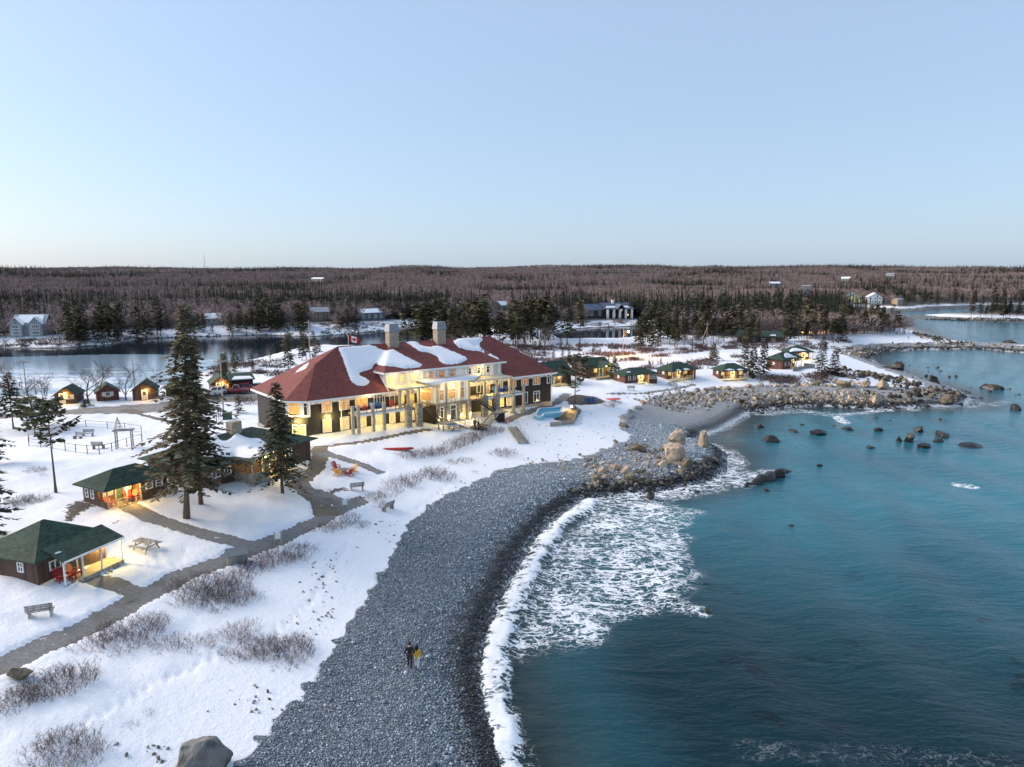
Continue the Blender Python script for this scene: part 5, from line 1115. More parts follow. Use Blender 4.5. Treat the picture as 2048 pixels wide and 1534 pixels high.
SHR = [shrub(i, 92 + 16*i, .78 + .12*(i % 2), 1.4 + .12*i, .009, 5) for i in range(4)] + [shrub(9, 40, .7, .9, .008), shrub(10, 32, .6, .8, .008)]
SL = [('bare reddish shrub in the long thicket below the wooden bin', 'shrubs below the wooden bin', [(600,1105,1.2),(570,1108,1.3),(545,1118,1.3),(520,1128,1.2),(585,1122,1.0),(500,1142,1.0),(475,1138,.9),(625,1100,.6)]),
 ('dense grey brown shrub in the widest thicket beside the long path', 'shrubs in the widest thicket', [(372,1178,1.2),(395,1165,1.2),(420,1172,1.4),(445,1185,1.3),(470,1190,1.2),(410,1195,1.2),(440,1208,1.1),(380,1200,1.0),(495,1200,.9),(465,1165,1.0)]),
 ('sparse bare shrub on the snow between the path and the beach', 'sparse shrubs between path and beach', [(230,1265,1.1),(255,1255,1.2),(280,1270,1.1),(300,1250,.9),(210,1285,.9),(175,1290,.9),(245,1290,1.0),(335,1292,.8),(392,1290,1.0),(320,1235,.7)]),
 ('low bare shrub just above the edge of the pebbles', 'low shrubs above the pebbles', [(462,1268,1.0),(485,1262,.9),(495,1300,1.1),(525,1300,1.1),(478,1308,.9),(560,1300,1.2),(578,1312,1.2),(590,1295,.9)]),
 ('upright bare shrub near the left edge below the path', 'upright shrubs below the path', [(60,1385,1.0),(85,1375,1.2),(110,1370,1.3),(140,1360,1.1),(10,1410,1.1),(30,1400,.8)]),
 ('bare shrub in the clump at the bottom left corner', 'shrubs at the bottom left', [(90,1510,1.0),(115,1500,1.1),(140,1505,1.1),(170,1512,.8),(262,1452,.5),(295,1425,.5)]),
 ('bare shrub on the bank below the red and yellow chairs', 'shrubs below the red and yellow chairs', [(795,970,1.5),(815,965,1.4),(780,985,1.1),(750,995,.9),(765,1010,.8),(695,1040,1.0),(680,1050,.9),(655,1058,.9),(720,1050,.8),(620,1060,.7)]),
 ('bare shrub in the hedge like row in front of the lodge', 'shrub row before the lodge', [(810,912,1.2),(830,912,1.2),(850,910,1.2),(870,906,1.2),(890,903,1.2),(905,893,1.3),(920,886,1.4),(935,880,1.4),(950,874,1.3),(965,868,1.3),(980,864,1.2),(992,860,1.0)]),
 ('twiggy shrub alone on the bank between lodge and beach', 'shrubs on the bank by the beach stairs', [(850,952,1.4),(868,948,1.4),(885,955,1.2),(1005,908,1.2),(905,925,.8),(930,922,.8),(950,945,.6)]),
 ('bare shrub beside the canoe near the shore cabins', 'shrubs by the canoe', [(1228,806,1.2),(1218,812,1.0)]),
 ('bare shrub on the snow by the thin pine', 'shrubs by the thin pine', [(55,1005,.9),(75,1000,.9),(70,942,.8),(85,950,.6),(25,1010,1.0),(40,1000,.8)]),
 ('tan bare shrub on the bank between the road and the lodge', 'shrubs by the road bank', [(430,800,1.2),(490,805,1.4),(500,800,1.4),(480,798,1.3),(505,808,1.2)])]
for lab, grp, items in SL:
    made = []
    for k, (x, y, s) in enumerate(items):
        p = at(x, y); made.append((x, tag(obj('bare_shrub', SHR[(k if s > .75 else 4 + k % 2) % 6 if s <= .75 else k % 4], None, p, rn.uniform(0, 6.28), s), lab, 'shrub', grp)))
    number(made, 'shrub')
# low brown scrub of the marsh and the river banks
lodS = [shrub(40+i, 26, 1.3, 1.5, .05, 2) for i in range(3)]
boxes = [((1040,690),(1430,738),900), ((420,722),(560,752),160), ((0,676),(640,700),500), ((640,645),(800,668),160), ((1130,640),(1300,656),120), ((1400,690),(1480,716),120), ((1440,676),(1700,700),160), ((900,690),(1050,705),160), ((1620,745),(1700,768),50), ((1520,755),(1600,768),30)]
P, rt, sc, ix = [], [], [], []
for (x0, y0), (x1, y1), n_ in boxes:
    for _ in range(n_):
        x, y = rn.uniform(x0, x1), rn.uniform(y0, y1)
        if y > 700 and x > 1040 and (abs((y-735) + (x-1230)*.13) < 9 or abs((y-718)+(x-1230)*.13) < 4): continue   # the snowy road and track stay open
        p = at(x, y)
        if p[2] < .35 or hides_house(x, y, y-9): continue
        if float(fbm(np.array([p[0]/9]), np.array([p[1]/9]), 2)[0]) < .42: continue
        P.append(p); rt.append((0,0,rn.uniform(0,6.28))); s = rn.uniform(.6, 1.3); sc.append((s*1.2, s*1.2, s)); ix.append(rn.randint(0, 2))
scatter('scrub', 'low brown winter scrub on the marsh and river banks', lodS, P, rt, sc, ix)
# ------------------------------------------------------------------ rocks
def rockmat(name, a, b, wetz=.75):
    t = NT(name); p = t.tex(0, False); n = t.noise(p, 1.1, 5, .65); m = t.noise(p, 6, 4); oi = t.n('ObjectInfo').outputs['Random']
    c = t.ramp(t.math('ADD', t.math('MULTIPLY', n, .7), t.math('MULTIPLY', m, .3)), [(.3, a), (.7, b)])
    c = t.n('VectorMath', {0: c, 3: t.mapr(oi, 0, 1, .7, 1.25)}, operation='SCALE').outputs[0]
    st_ = t.mapr(t.noise(t.tex(0, False, (1,1,.35)), 1.7, 6, .7, .6), .50, .64); c = t.mix(t.math('MULTIPLY', st_, .62), c, tuple(x*.35 for x in a))
    z = t.math('ADD', t.n('SeparateXYZ', {0: p}).outputs[2], t.math('MULTIPLY', t.math('SUBTRACT', n, .5), 1.2))
    k = t.mapr(z, wetz+.25, wetz-.15); c = t.mix(k, c, t.ramp(m, [(.3, (.008,.008,.008)), (.7, (.035,.030,.022))]))
    t.set('Base Color', c).set('Roughness', t.mapr(k, 0, 1, .85, .4)); t.bump(t.math('ADD', n, t.math('MULTIPLY', m, .4)), .6, .12); return t.m
M_ROCK = rockmat('grey_rock', (.24,.235,.225), (.52,.50,.47)); M_ROCKT = rockmat('tan_rock', (.27,.20,.14), (.56,.44,.32)); M_ROCKD = rockmat('weedy_rock', (.020,.018,.015), (.075,.062,.048), 1.2); M_ROCKO = rockmat('olive_rock', (.10,.085,.055), (.30,.25,.17))
def rock(seed, sub=2, cuts=12, rough=.07):
    r_ = random.Random(seed); bm_ = bmesh.new(); bmesh.ops.create_icosphere(bm_, subdivisions=sub, radius=1.0)
    pl = []
    for _ in range(cuts): v = Vector((r_.gauss(0,1), r_.gauss(0,1), r_.gauss(0,1))).normalized(); pl.append((v, r_.uniform(.48, .84)))
    e = (r_.uniform(.85,1.25), r_.uniform(.75,1.05), r_.uniform(.6,.85))
    for v in bm_.verts:
        c = v.co.normalized(); k = 1.0
        for n_, d in pl:
            q = c.dot(n_)
            if q > 1e-3: k = min(k, d/q)
        k = k*.96 + .04; c = c*k*(1 + rough*(mnoise.noise(c*2.3 + Vector((seed, 0, 0))) + .5*mnoise.noise(c*5 + Vector((0, seed, 0)))))
        v.co = Vector((c.x*e[0], c.y*e[1], c.z*e[2]))
    me = bpy.data.meshes.new('rock'); bm_.to_mesh(me); bm_.free()
    if sub > 2:
        for p_ in me.polygons: p_.use_smooth = True
        me.set_sharp_from_angle(angle=R(24))
    return me
def rmesh(base, m): me = base.copy(); me.materials.clear(); me.materials.append(m); return me
RB = [rock(i) for i in range(8)]; RG = [rmesh(r, M_ROCK) for r in RB]; RT = [rmesh(r, M_ROCKT) for r in RB]; RD = [rmesh(r, M_ROCKD) for r in RB]; RO = [rmesh(r, M_ROCKO) for r in RB]
rn = random.Random(11)
def boulder(x, y, wp, hp, lab, m, seed, sea=False, group=None, lift=0.0, yaw=None, flat_=1.0):
    p = G(x, y, .0) if sea else at(x, y); d = p[1]*cp_ - (p[2]-CZ)*sp_; w = wp*d/F; h = hp*d/F
    me = rmesh(rock(seed, 4 if wp > 24 else 3, 14, .13), m); o = obj('boulder', me); sx = w/2/1.0; sz = h/2/.62*(1.15 if sea else 1.15)
    o.scale = (sx, sx*.85, sz); o.rotation_euler = (0, 0, yaw if yaw is not None else rn.uniform(0, 6.28)); o.location = (p[0], p[1] + sx*.5, p[2] + h*(.04 if sea else .28) + lift); return tag(o, lab, 'boulder', group)
boulder(400,1556,112,74,'large grey boulder on the snow at the bottom edge',rockmat('lichen_rock', (.085,.088,.085), (.26,.255,.24)),3,yaw=.3); boulder(30,1362,58,26,'flat brown boulder half buried beside the long path',M_ROCKO,4)
boulder(1353,925,54,46,'big tan boulder at the base of the balanced pair',M_ROCKT,5,yaw=.2); boulder(1357,908,48,38,'rounded tan boulder balanced on top of another',M_ROCKT,6,lift=1.5,yaw=.5); boulder(1408,896,34,36,'upright tan boulder right of the balanced pair',M_ROCKT,7,yaw=1)
for k, (x, y, w_, h_, lab, m, s) in enumerate([(1378,940,38,28,'olive boulder below the balanced pair',M_ROCKO,0),(1278,905,32,20,'squarish grey boulder on the pebble point',M_ROCKO,0),(1228,945,30,22,'pale slanted boulder in the tan rock pile',M_ROCKT,0),(1252,950,28,20,'broad pale boulder in the tan rock pile',M_ROCKT,0),(1206,950,26,22,'orange tan boulder at the left of the rock pile',M_ROCKT,0),(1262,962,30,22,'dark olive boulder at the foot of the rock pile',M_ROCKO,0),(1292,972,30,16,'brown boulder low by the foam',M_ROCKO,0),
 (1302,1000,28,22,'round brown boulder standing in the foam',M_ROCKD,1),(1415,1230,26,20,'black rock breaking the water in the middle of the bay',M_ROCKD,1),(1757,806,34,24,'blocky bright tan boulder on the far rocky point',M_ROCKT,0),(1690,776,32,22,'tan boulder among the pale rocks of the far point',M_ROCKT,0),(1736,776,26,22,'pale split boulder on the far point',M_ROCKT,0),(1768,780,32,26,'large leaning tan boulder on the far point',M_ROCKT,0),(1898,812,46,28,'broad brown boulder at the tip of the far point',M_ROCKO,1),(1868,768,30,26,'dark triangular rock standing in the far water',M_ROCKD,1),
 (1822,884,30,26,'upright brown rock in the water right of the bay',M_ROCKO,1),(1800,882,18,18,'small tan rock beside the upright brown rock',M_ROCKO,1),(1842,864,26,16,'dark rock behind the upright brown rock',M_ROCKD,1),(1892,874,50,16,'wide flat black rock at the right of the bay',M_ROCKD,1),(1855,896,40,16,'low black rock in front of the upright brown rock',M_ROCKD,1),(1880,888,34,14,'small black rock touching the wide flat one',M_ROCKD,1),(1945,896,50,16,'black rock nearest the right edge of the bay',M_ROCKD,1),
 (1545,884,46,14,'dark flat rock off the cove beach',M_ROCKD,1),(1522,856,30,12,'small dark rock nearest the cove beach',M_ROCKD,1),(1590,866,34,12,'dark rock in the middle of the cove',M_ROCKD,1),(1640,870,40,16,'dark jagged rock right of the cove',M_ROCKD,1),(1700,862,30,10,'low dark rock in the shallow water off the point',M_ROCKD,1),(1760,862,24,12,'single dark rock far off the cove',M_ROCKD,1),(1533,984,22,10,'small black rock below the long ridge rock',M_ROCKD,1),(1640,932,14,8,'tiny lone black rock in open water',M_ROCKD,1),(1745,898,26,8,'barely awash black rock in open water',M_ROCKD,1),(1398,986,14,9,'little black rock in the foam',M_ROCKD,1),(1585,1054,22,6,'dark rock just awash in the bay',M_ROCKD,1),
 (2030,690,40,16,'dark rock off the far spit near the right edge',M_ROCKD,1),(1730,738,36,18,'dark boulder heap at the edge of the second bay',M_ROCKD,1),(1800,738,42,22,'large dark boulder in the second bay',M_ROCKD,1),(1780,748,40,22,'round dark boulder before the large one in the second bay',M_ROCKD,1),(1990,780,44,16,'dark rock in the far water at the right',M_ROCKD,1),(2035,820,30,16,'dark rock cut by the right edge',M_ROCKD,1)]):
    boulder(x, y, w_, h_, lab, m, 30+k, bool(s))
# long ridge rock
p0, p1_ = G(1490,975,0), G(1580,942,0); mb = MB(); n_ = 14; V_ = []
for i in range(n_+1):
    f = i/n_; c = p0 + (p1_-p0)*f; rr_ = (.25 + .75*math.sin(math.pi*min(1, f*.85+.12)))*1.05
    V_.append((c[0], c[1] + .5*math.sin(i*1.7), .05 + .25*math.sin(i*2.1)*.5))
mb.tube(V_, [max(.2, 1.1*math.sin(math.pi*(i+.6)/(n_+1.2))*(.8+.3*math.sin(i*2.7))) for i in range(n_+1)], 9); tag(mb.build('boulder', M_ROCKD, None, True), 'long dark ridge of rock slanting through the water', 'rock')
# stone banks: individual rocks, then the smaller rubble as one mass
def band(pts, n, wid, s0, s1, meshes, lab, grp, sink=.3, z=None, cat='rock'):
    P = [at(*p) if z is None else G(*p, z) for p in pts]; L = [0]
    for a, b in zip(P[:-1], P[1:]): L.append(L[-1] + math.hypot(*(b-a)[:2]))
    made = []
    for k in range(n):
        u = rn.uniform(0, L[-1]); i = max(j for j in range(len(P)-1) if L[j] <= u); f = (u-L[i])/(L[i+1]-L[i]); c = P[i] + (P[i+1]-P[i])*f; t_ = P[i+1]-P[i]; nn = np.array([-t_[1], t_[0]])/math.hypot(t_[0], t_[1])
        o_ = rn.gauss(0, .45)*wid; x, y = c[0] + nn[0]*o_, c[1] + nn[1]*o_; s = s0 + (s1-s0)*rn.random()**1.8; zz = float(Hq(x, y))
        if z is not None: zz = max(zz, z-.25)
        o = obj('rock', rn.choice(meshes), None, (x, y, zz + s*(.45-sink)), 0, (s*rn.uniform(.8,1.25), s*rn.uniform(.8,1.2), s*rn.uniform(.75,1.15))); o.rotation_euler = (rn.uniform(-.4,.4), rn.uniform(-.4,.4), rn.uniform(0, 6.28)); tag(o, lab, cat, grp); made.append((x/(y*cp_ - (zz-CZ)*sp_), o))
    number(made, 'rock')
band([(1248,858),(1250,838),(1275,816),(1320,798),(1370,785)], 46, 1.8, .35, .9, RG+RT[:2]+RO[:2], 'pale armour stone edging the snow above the cove beach', 'armour stones above the cove')
band([(1370,786),(1450,778),(1540,774),(1620,770),(1680,768),(1730,768)], 80, 2.4, .35, 1.05, RG+RT[:4]+RO[:3], 'pale armour stone in the bank below the shore cabins', 'armour stones below the shore cabins')
band([(1185,930),(1215,945),(1250,955),(1290,955),(1330,930),(1340,910)], 60, 3.2, .25, .85, RT+RG+RO[:5], 'tan rock in the heap on the pebble point', 'tan rocks on the pebble point')
band([(1180,962),(1240,975),(1300,974),(1360,962),(1410,945),(1430,920)], 50, 1.8, .35, .95, RD+RO[:3], 'dark wet rock along the foam at the pebble point', 'wet rocks on the pebble point')
band([(1500,826),(1560,815),(1640,808),(1740,812),(1830,808),(1930,806)], 50, 4.0, .4, 1.1, RD+RO, 'dark weedy rock along the far rocky point', 'weedy rocks on the far point', .3, .05)
rub = []
def rubble(pts, n, wid, s0, s1, kinds, z=None):
    P = [at(*p) if z is None else G(*p, z) for p in pts]
    L = np.cumsum([0] + [math.hypot(*(b-a)[:2]) for a, b in zip(P[:-1], P[1:])])
    for k in range(n):
        u = rn.uniform(0, L[-1]); i = min(len(P)-2, int(np.searchsorted(L, u)-1) if u > 0 else 0); f = (u-L[i])/(L[i+1]-L[i]); c = P[i] + (P[i+1]-P[i])*f; t_ = P[i+1]-P[i]; nn = np.array([-t_[1], t_[0]])/math.hypot(t_[0], t_[1]); o_ = rn.gauss(0, .5)*wid
        x, y = c[0]+nn[0]*o_, c[1]+nn[1]*o_; s = s0 + (s1-s0)*rn.random()**3; rub.append((x, y, s, rn.choice(kinds), z))
rubble([(1310,812),(1380,796),(1470,790),(1560,790),(1680,790),(1760,790)], 2600, 5, .07, .6, (0,0,0,1,2,2))
rubble([(1480,812),(1600,800),(1720,800),(1850,806)], 900, 6, .2, .7, (1,2,2,3))
rubble([(1170,945),(1240,950),(1310,935),(1350,905)], 1500, 6, .1, .45, (0,0,1,2)); rubble([(1140,980),(1240,978),(1340,970),(1420,935)], 500, 2, .12, .5, (2,3,3))
rubble([(1700,740),(1760,760),(1840,775),(1920,800)], 420, 9, .3, 1.0, (2,3,3)); rubble([(1690,710),(1760,700),(1860,696),(1960,695),(2048,701)], 700, 6, .3, 1.0, (0,2,2,3)); rubble([(1840,668),(1870,680),(1940,690)], 260, 5, .3, 1.0, (3,3,2)); rubble([(1800,650),(1845,668),(1862,684)], 220, 5, .3, .8, (0,0,1))
rubble([(1560,850),(1660,840),(1760,840),(1880,835)], 26, 8, .25, .8, (3,), 0.0); rubble([(1740,725),(1820,730),(1900,760),(1960,790),(2000,770)], 40, 10, .4, 1.1, (3,), 0.0); rubble([(1330,985),(1400,985),(1440,960)], 26, 2.5, .15, .45, (3,), 0.0); rubble([(1800,640),(1900,640),(2048,641)], 260, 3, .4, 1.2, (0,2,3)); rubble([(1160,930),(1100,935),(1050,930)], 160, 3, .1, .3, (0,0,1)); rubble([(1640,622),(1760,622),(1850,620)], 160, 3, .4, 1.0, (0,2)); rubble([(0,692),(200,688),(330,674),(500,668),(640,672),(760,660)], 420, 3, .2, .7, (2,3))
X = np.array([q[0] for q in rub]); Y = np.array([q[1] for q in rub]); sz = np.array([q[2] for q in rub]); Zr = Hq(X, Y); Zr = np.where([q[4] is not None for q in rub], np.maximum(Zr, -.2), Zr) + sz*.12
kinds = np.array([q[3] for q in rub]); n_ = len(rub)
scatter('rubble', 'loose shore rocks and rubble around the points', RG[:3] + RT[:3] + RO[:3] + RD[:3], np.stack([X, Y, Zr], 1), rs_.uniform(0, 6.28, (n_, 3)), np.stack([sz*rs_.uniform(.8,1.3,n_), sz*rs_.uniform(.8,1.2,n_), sz*rs_.uniform(.7,1.1,n_)], 1), kinds*3 + rs_.randint(0, 3, n_))
# pebbles on the near beach
t = NT('pebbles'); oi = t.n('ObjectInfo').outputs['Random']; p = t.tex(0, False)
c = t.ramp(oi, [(.0, (.095,.120,.150)), (.5, (.20,.248,.292)), (.88, (.33,.385,.425)), (.97, (.62,.65,.68)), (1, (.42,.38,.32))])
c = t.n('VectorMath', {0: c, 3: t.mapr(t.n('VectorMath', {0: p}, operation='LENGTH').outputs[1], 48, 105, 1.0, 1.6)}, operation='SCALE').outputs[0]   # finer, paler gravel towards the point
z = t.math('ADD', t.n('SeparateXYZ', {0: p}).outputs[2], t.math('MULTIPLY', t.math('SUBTRACT', t.noise(p, .8, 4), .5), 1.0)); k = t.mapr(z, 1.35, .65)
c = t.mix(k, c, t.ramp(oi, [(0, (.004,.006,.008)), (.7, (.028,.033,.038)), (1, (.11,.11,.11))])); t.set('Base Color', c).set('Roughness', t.mapr(k, 0, 1, .75, .22)); M_PEB = t.m
def pebble(seed):
    r_ = random.Random(seed); bm_ = bmesh.new(); bmesh.ops.create_icosphere(bm_, subdivisions=1, radius=1)
    for v in bm_.verts: v.co = Vector((v.co.x*1.2, v.co.y*.9, v.co.z*.6))*r_.uniform(.85, 1.1)
    me = bpy.data.meshes.new('pebble'); bm_.to_mesh(me); bm_.free(); me.materials.append(M_PEB); me.polygons.foreach_set('use_smooth', [True]*len(me.polygons)); return me
PB = [pebble(i) for i in range(4)]
n_ = 420000; r_ = 28 + 95*rs_.rand(n_)**1.15; az = np.radians(-32 + 50*rs_.rand(n_)); X, Y = r_*np.sin(az), r_*np.cos(az)
bx0 = inside(X, Y, SPOLY); X, Y = X[bx0], Y[bx0]; d_ = -sdist(X, Y, SEA); k_ = d_ > -.6; X, Y, d_ = X[k_], Y[k_], d_[k_]
sn_ = snowside(X, Y, d_); k_ = sn_ < .5; X, Y, sn_, d_ = X[k_], Y[k_], sn_[k_], d_[k_]; n_ = len(X); print('pebbles', n_)
rr_ = np.hypot(X, Y); sz = (.022 + .05*rs_.rand(n_)**3)*(1 + .6*smooth(45, 100, rr_))*np.where(d_ < 4.5, 1.35, 1); big_ = rs_.rand(n_) < .006; sz = np.where(big_, sz*2.6, sz)
i_ = np.interp(rr_, RS, np.arange(len(RS))); j_ = (np.degrees(np.arctan2(X, Y)) - A0)/(A1-A0)*(NA-1); Zp = BZ[np.round(i_).astype(int), np.round(j_).astype(int)]
Zp = Hq(X, Y)*.0 + Zp + sz*.25
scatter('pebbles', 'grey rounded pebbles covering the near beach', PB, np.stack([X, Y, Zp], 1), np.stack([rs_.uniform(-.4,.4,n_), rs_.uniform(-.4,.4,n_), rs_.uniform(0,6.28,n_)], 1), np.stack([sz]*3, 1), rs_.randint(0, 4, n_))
# stones lying on the snow above the beach
P, sz = [], []
for (x, y), sp, n_ in [((640,1240),26,22),((655,1130),22,20),((640,1180),20,14),((310,1500),26,14),((500,1400),36,14),((770,1065),24,20),((940,1000),40,16),((1120,880),50,40),((1000,960),40,20),((560,1420),30,12),((1180,870),40,30)]:
    for _ in range(n_): P.append(at(rn.gauss(x, sp), rn.gauss(y, sp*.6))); sz.append(rn.uniform(.05, .17))
sz = np.array(sz); n_ = len(sz); scatter('loose_stones', 'loose dark stones poking through the snow', RO[:2] + RG[:2], P, rs_.uniform(0, 6.28, (n_, 3)), np.stack([sz*1.2, sz, sz*.7], 1), rs_.randint(0, 4, n_))
# ------------------------------------------------------------------ garden furniture
M_GW = boards('weathered_planks', (.27,.26,.25), .14); M_CR = mat('red_paint', (.42,.022,.020), .45, .12); M_CY = mat('yellow_paint', (.75,.36,.02), .45, .12); M_CB = mat('blue_paint', (.02,.12,.42), .45, .12); M_CO = mat('orange_paint', (.60,.10,.02), .45, .12)
def picnic(loc, rz, label, snow=False):
    o = thing('picnic_table', label, 'picnic table', loc, rz)
    for k in range(5): mb = MB(); y = -.36 + .18*k; mb.bx((-.95,y-.08,.70), (.95,y+.08,.745)); mb.build('top_plank', M_GW, o)
    for s in (-1, 1):
        for k in range(2): mb = MB(); y = s*(.68+.17*k); mb.bx((-.95,y-.075,.42), (.95,y+.075,.46)); mb.build('seat_plank', M_GW, o)
        mb = MB(); mb.bx((s*.68-.04,-.92,.34), (s*.68+.04,.92,.415)); mb.build('cross_bar', M_GW, o)
        for q in (-1, 1): mb = MB(); mb.beam((s*.68+.06,q*.30,.70), (s*.68+.06,q*.72,-.1), .05, .10); mb.build('leg', M_GW, o)
    if snow: mb = MB(); mb.bx((-.93,-.42,.75), (.93,.42,.86)); mb.build('snow', M_SNOW, o)
    return o
picnic(at(291,1098), R(-20), 'weathered grey picnic table on the snow by the nearest cabin'); picnic(at(907,860), R(35), 'snow topped picnic table on the lawn before the lodge', True); picnic(at(1345,771), R(10), 'small grey picnic table before the middle shore cabin')
def bench(loc, rz, label, stone=False):
    o = thing('bench', label, 'bench', loc, rz); m = M_GW
    for k in range(3): mb = MB(); mb.bx((-.8,-.22+.17*k,.42), (.8,-.08+.17*k,.46)); mb.build('seat_slat', m, o)
    for k in range(3): mb = MB(); z = .58+.15*k; mb.bx((-.8,.30+.03*k,z), (.8,.335+.03*k,z+.11)); mb.build('back_slat', m, o)
    for s in (-1, 1):
        mb = MB(); mb.bx((s*.62-.05,-.2,-.1), (s*.62+.05,.3,.42)); mb.build('leg', M_CONC if stone else m, o); mb = MB(); mb.beam((s*.62,.29,.4), (s*.62,.38,1.0), .07, .05); mb.build('back_post', m, o)
    return o
bench(at(82,1232), R(22+180), 'grey slatted bench on the snow in front of the nearest cabin', True); bench(at(714,980), R(20+180), 'grey bench near the red and yellow chairs'); bench(at(775,1020), R(60+180), 'small weathered bench on the bank beside the beach'); bench(at(155,878), R(-20), 'left bench inside the wire fenced garden'); bench(at(176,872), R(10), 'upper bench inside the wire fenced garden'); bench(at(198,897), R(180), 'lower bench against the garden fence'); bench(at(1262,780), R(170), 'tiny bench on the lawn before the shore cabins')
def chair(loc, rz, m, label, group=None, parent=None):
    o = thing('adirondack_chair', label, 'chair', loc, rz, group)
    for k in range(5): mb = MB(); x = -.24+.12*k; mb.beam((x,-.02,.30), (x*1.25,.42,1.05-.05*abs(k-2)), .10, .025); mb.build('back_slat', m, o)
    for k in range(4): mb = MB(); y = -.5+.14*k; z = .40-.035*k; mb.bx((-.27,y-.06,z-.02), (.27,y+.06,z+.01)); mb.build('seat_slat', m, o)
    for s in (-1, 1):
        mb = MB(); mb.bx((s*.36-.08,-.52,.55), (s*.36+.08,.28,.58)); mb.build('arm', m, o); mb = MB(); mb.bx((s*.32-.02,-.5,-.05), (s*.32+.02,-.38,.55)); mb.build('front_leg', m, o); mb = MB(); mb.beam((s*.29,-.48,.36), (s*.29,.5,.02), .03, .10); mb.build('back_leg', m, o)
    return o
cc_ = at(687,946)
for k, (dx, dy, m, lab) in enumerate([(-1.15,.75,M_CR,'red garden chair at the upper left of the fire table'), (-.45,-1.15,M_CY,'yellow garden chair nearest the path by the fire table'), (1.05,.85,M_CY,'yellow garden chair at the upper right of the fire table'), (.95,-.75,M_CR,'red garden chair at the lower right of the fire table')]):
    x, y = cc_[0]+dx, cc_[1]+dy; chair((x, y, float(Hq(x, y))), math.atan2(-dy, -dx) + math.pi/2, m, lab)
o = thing('fire_table', 'round grey fire table between the red and yellow chairs', 'table', cc_); mb = MB(); mb.tube([(0,0,.42),(0,0,.5)], [.62,.62], 16); mb.build('table_top', M_METAL, o); mb = MB(); mb.tube([(0,0,-.05),(0,0,.42)], [.3,.36], 12); mb.build('base', M_CONC, o)
for k, x in enumerate((1172,1179,1187)): p = at(x, 805); chair(p, R(160-10*k), M_CB, 'blue garden chair on the lawn by the pool, ' + ('left','middle','right')[k] + ' of three', 'blue chairs by the pool')
def onthing(th_, lp): q = w_of(th_) @ Vector(lp); return (q.x, q.y, q.z)
for k, (x, y, a) in enumerate(((1.2,-.6,-10),(2.1,-.75,15))): chair(onthing(c1, (x, y, .12)), c1.rotation_euler.z + R(a), M_CR, ('red chair against the wall under the nearest cabin porch','red chair nearer the door under the nearest cabin porch')[k])
for k, (x, y, a, m) in enumerate(((.7,.9,20,M_CR),(2.6,1.0,-20,M_CR),(3.1,.7,-60,M_CO))): chair(onthing(c2, (x, y, .1)), c2.rotation_euler.z + R(a), m, ('red chair behind the railing of the corner porch','red chair by the door of the corner porch','orange lit chair at the right of the corner porch')[k])
for k, (s_, m, lab) in enumerate([(8.3,M_CR,'red chair on the left lodge balcony'),(9.5,M_CB,'dark blue chair between red and blue on the left lodge balcony'),(10.6,M_CB,'blue chair on the left lodge balcony'),(12.8,M_CR,'red chair at the right end of the left lodge balcony'),(32.4,M_CB,'leftmost blue chair on the right lodge balcony'),(33.6,M_CB,'middle blue chair on the right lodge balcony'),(35.0,M_CB,'rightmost blue chair on the right lodge balcony')]): chair(onthing(lodge, (s_,-1.0,8.06-ZB+.14)), LROT + math.pi*0, m, lab)
# wooden bin, canoes, signs, barrel
p = at(474,1124); o = thing('storage_bin', 'grey plank bin with a sloping lid beside the long path', 'bin', p, R(28)); mb = MB(); w_, d_, h0, h1_ = 1.5, .9, .75, 1.05
mb.add([(-w_/2,-d_/2,-.2),(w_/2,-d_/2,-.2),(w_/2,d_/2,-.2),(-w_/2,d_/2,-.2),(-w_/2,-d_/2,h0),(w_/2,-d_/2,h0),(w_/2,d_/2,h1_),(-w_/2,d_/2,h1_)], [(3,2,1,0),(4,5,6,7),(0,1,5,4),(1,2,6,5),(2,3,7,6),(3,0,4,7)]); mb.build('box', M_GW, o); mb = MB(); mb.slab([(-w_/2-.1,-d_/2-.12,h0+.03),(w_/2+.1,-d_/2-.12,h0+.03),(w_/2+.1,d_/2+.08,h1_+.07),(-w_/2-.1,d_/2+.08,h1_+.07)], .05); mb.build('lid', M_METAL, o)
def canoe(loc, rz, tilt, L, label, m):
    o = thing('canoe', label, 'canoe', loc, rz); o.rotation_euler = (0, tilt, rz); mb = MB(); n = 12; V_ = []
    for i in range(n+1):
        f = i/n*2-1; wv_ = .42*(1-abs(f)**2.4); z0 = .05*abs(f)**3
        for a in range(7): t_ = math.pi*a/6; V_.append((f*L/2, wv_*math.cos(t_), .10*abs(f)**4 + .36*math.sin(t_)*(1-.25*abs(f)**3)*(1 if wv_ > .01 else .6)))
    mb.add(V_, [(i*7+a, i*7+a+1, (i+1)*7+a+1, (i+1)*7+a) for i in range(n) for a in range(6)]); mb.build('hull', m, o, True)
    for s in (-1, 1): mb = MB(); mb.tube([(f*L/2, s*.43*(1-abs(f)**2.4), .1*abs(f)**4) for f in [i/10*2-1 for i in range(11)]], [.025]*11, 5); mb.build('gunwale', M_TIMB, o)
    return o
canoe(at(797,900), R(8), 0, 4.2, 'dark red canoe lying upside down in the snow before the lodge', M_CR); canoe(at(1222,800), R(-38), R(-8), 4.4, 'red and white canoe lying on the snow near the shore cabins', M_CR)
def signpost(loc, rz, label):
    o = thing('sign', label, 'sign', loc, rz)
    for s in (-1, 1): mb = MB(); mb.bx((s*.28-.05,-.05,-.2), (s*.28+.05,.05,1.05)); mb.build('post', M_POSTG, o)
    mb = MB(); mb.bx((-.23,-.02,.35), (.23,.02,.95)); mb.build('board', M_TRIM, o); return o
signpost(at(556,1085), R(20), 'small white sign on two posts at the path crossing'); signpost(at(690,1016), R(15), 'small white sign at the end of the long path')
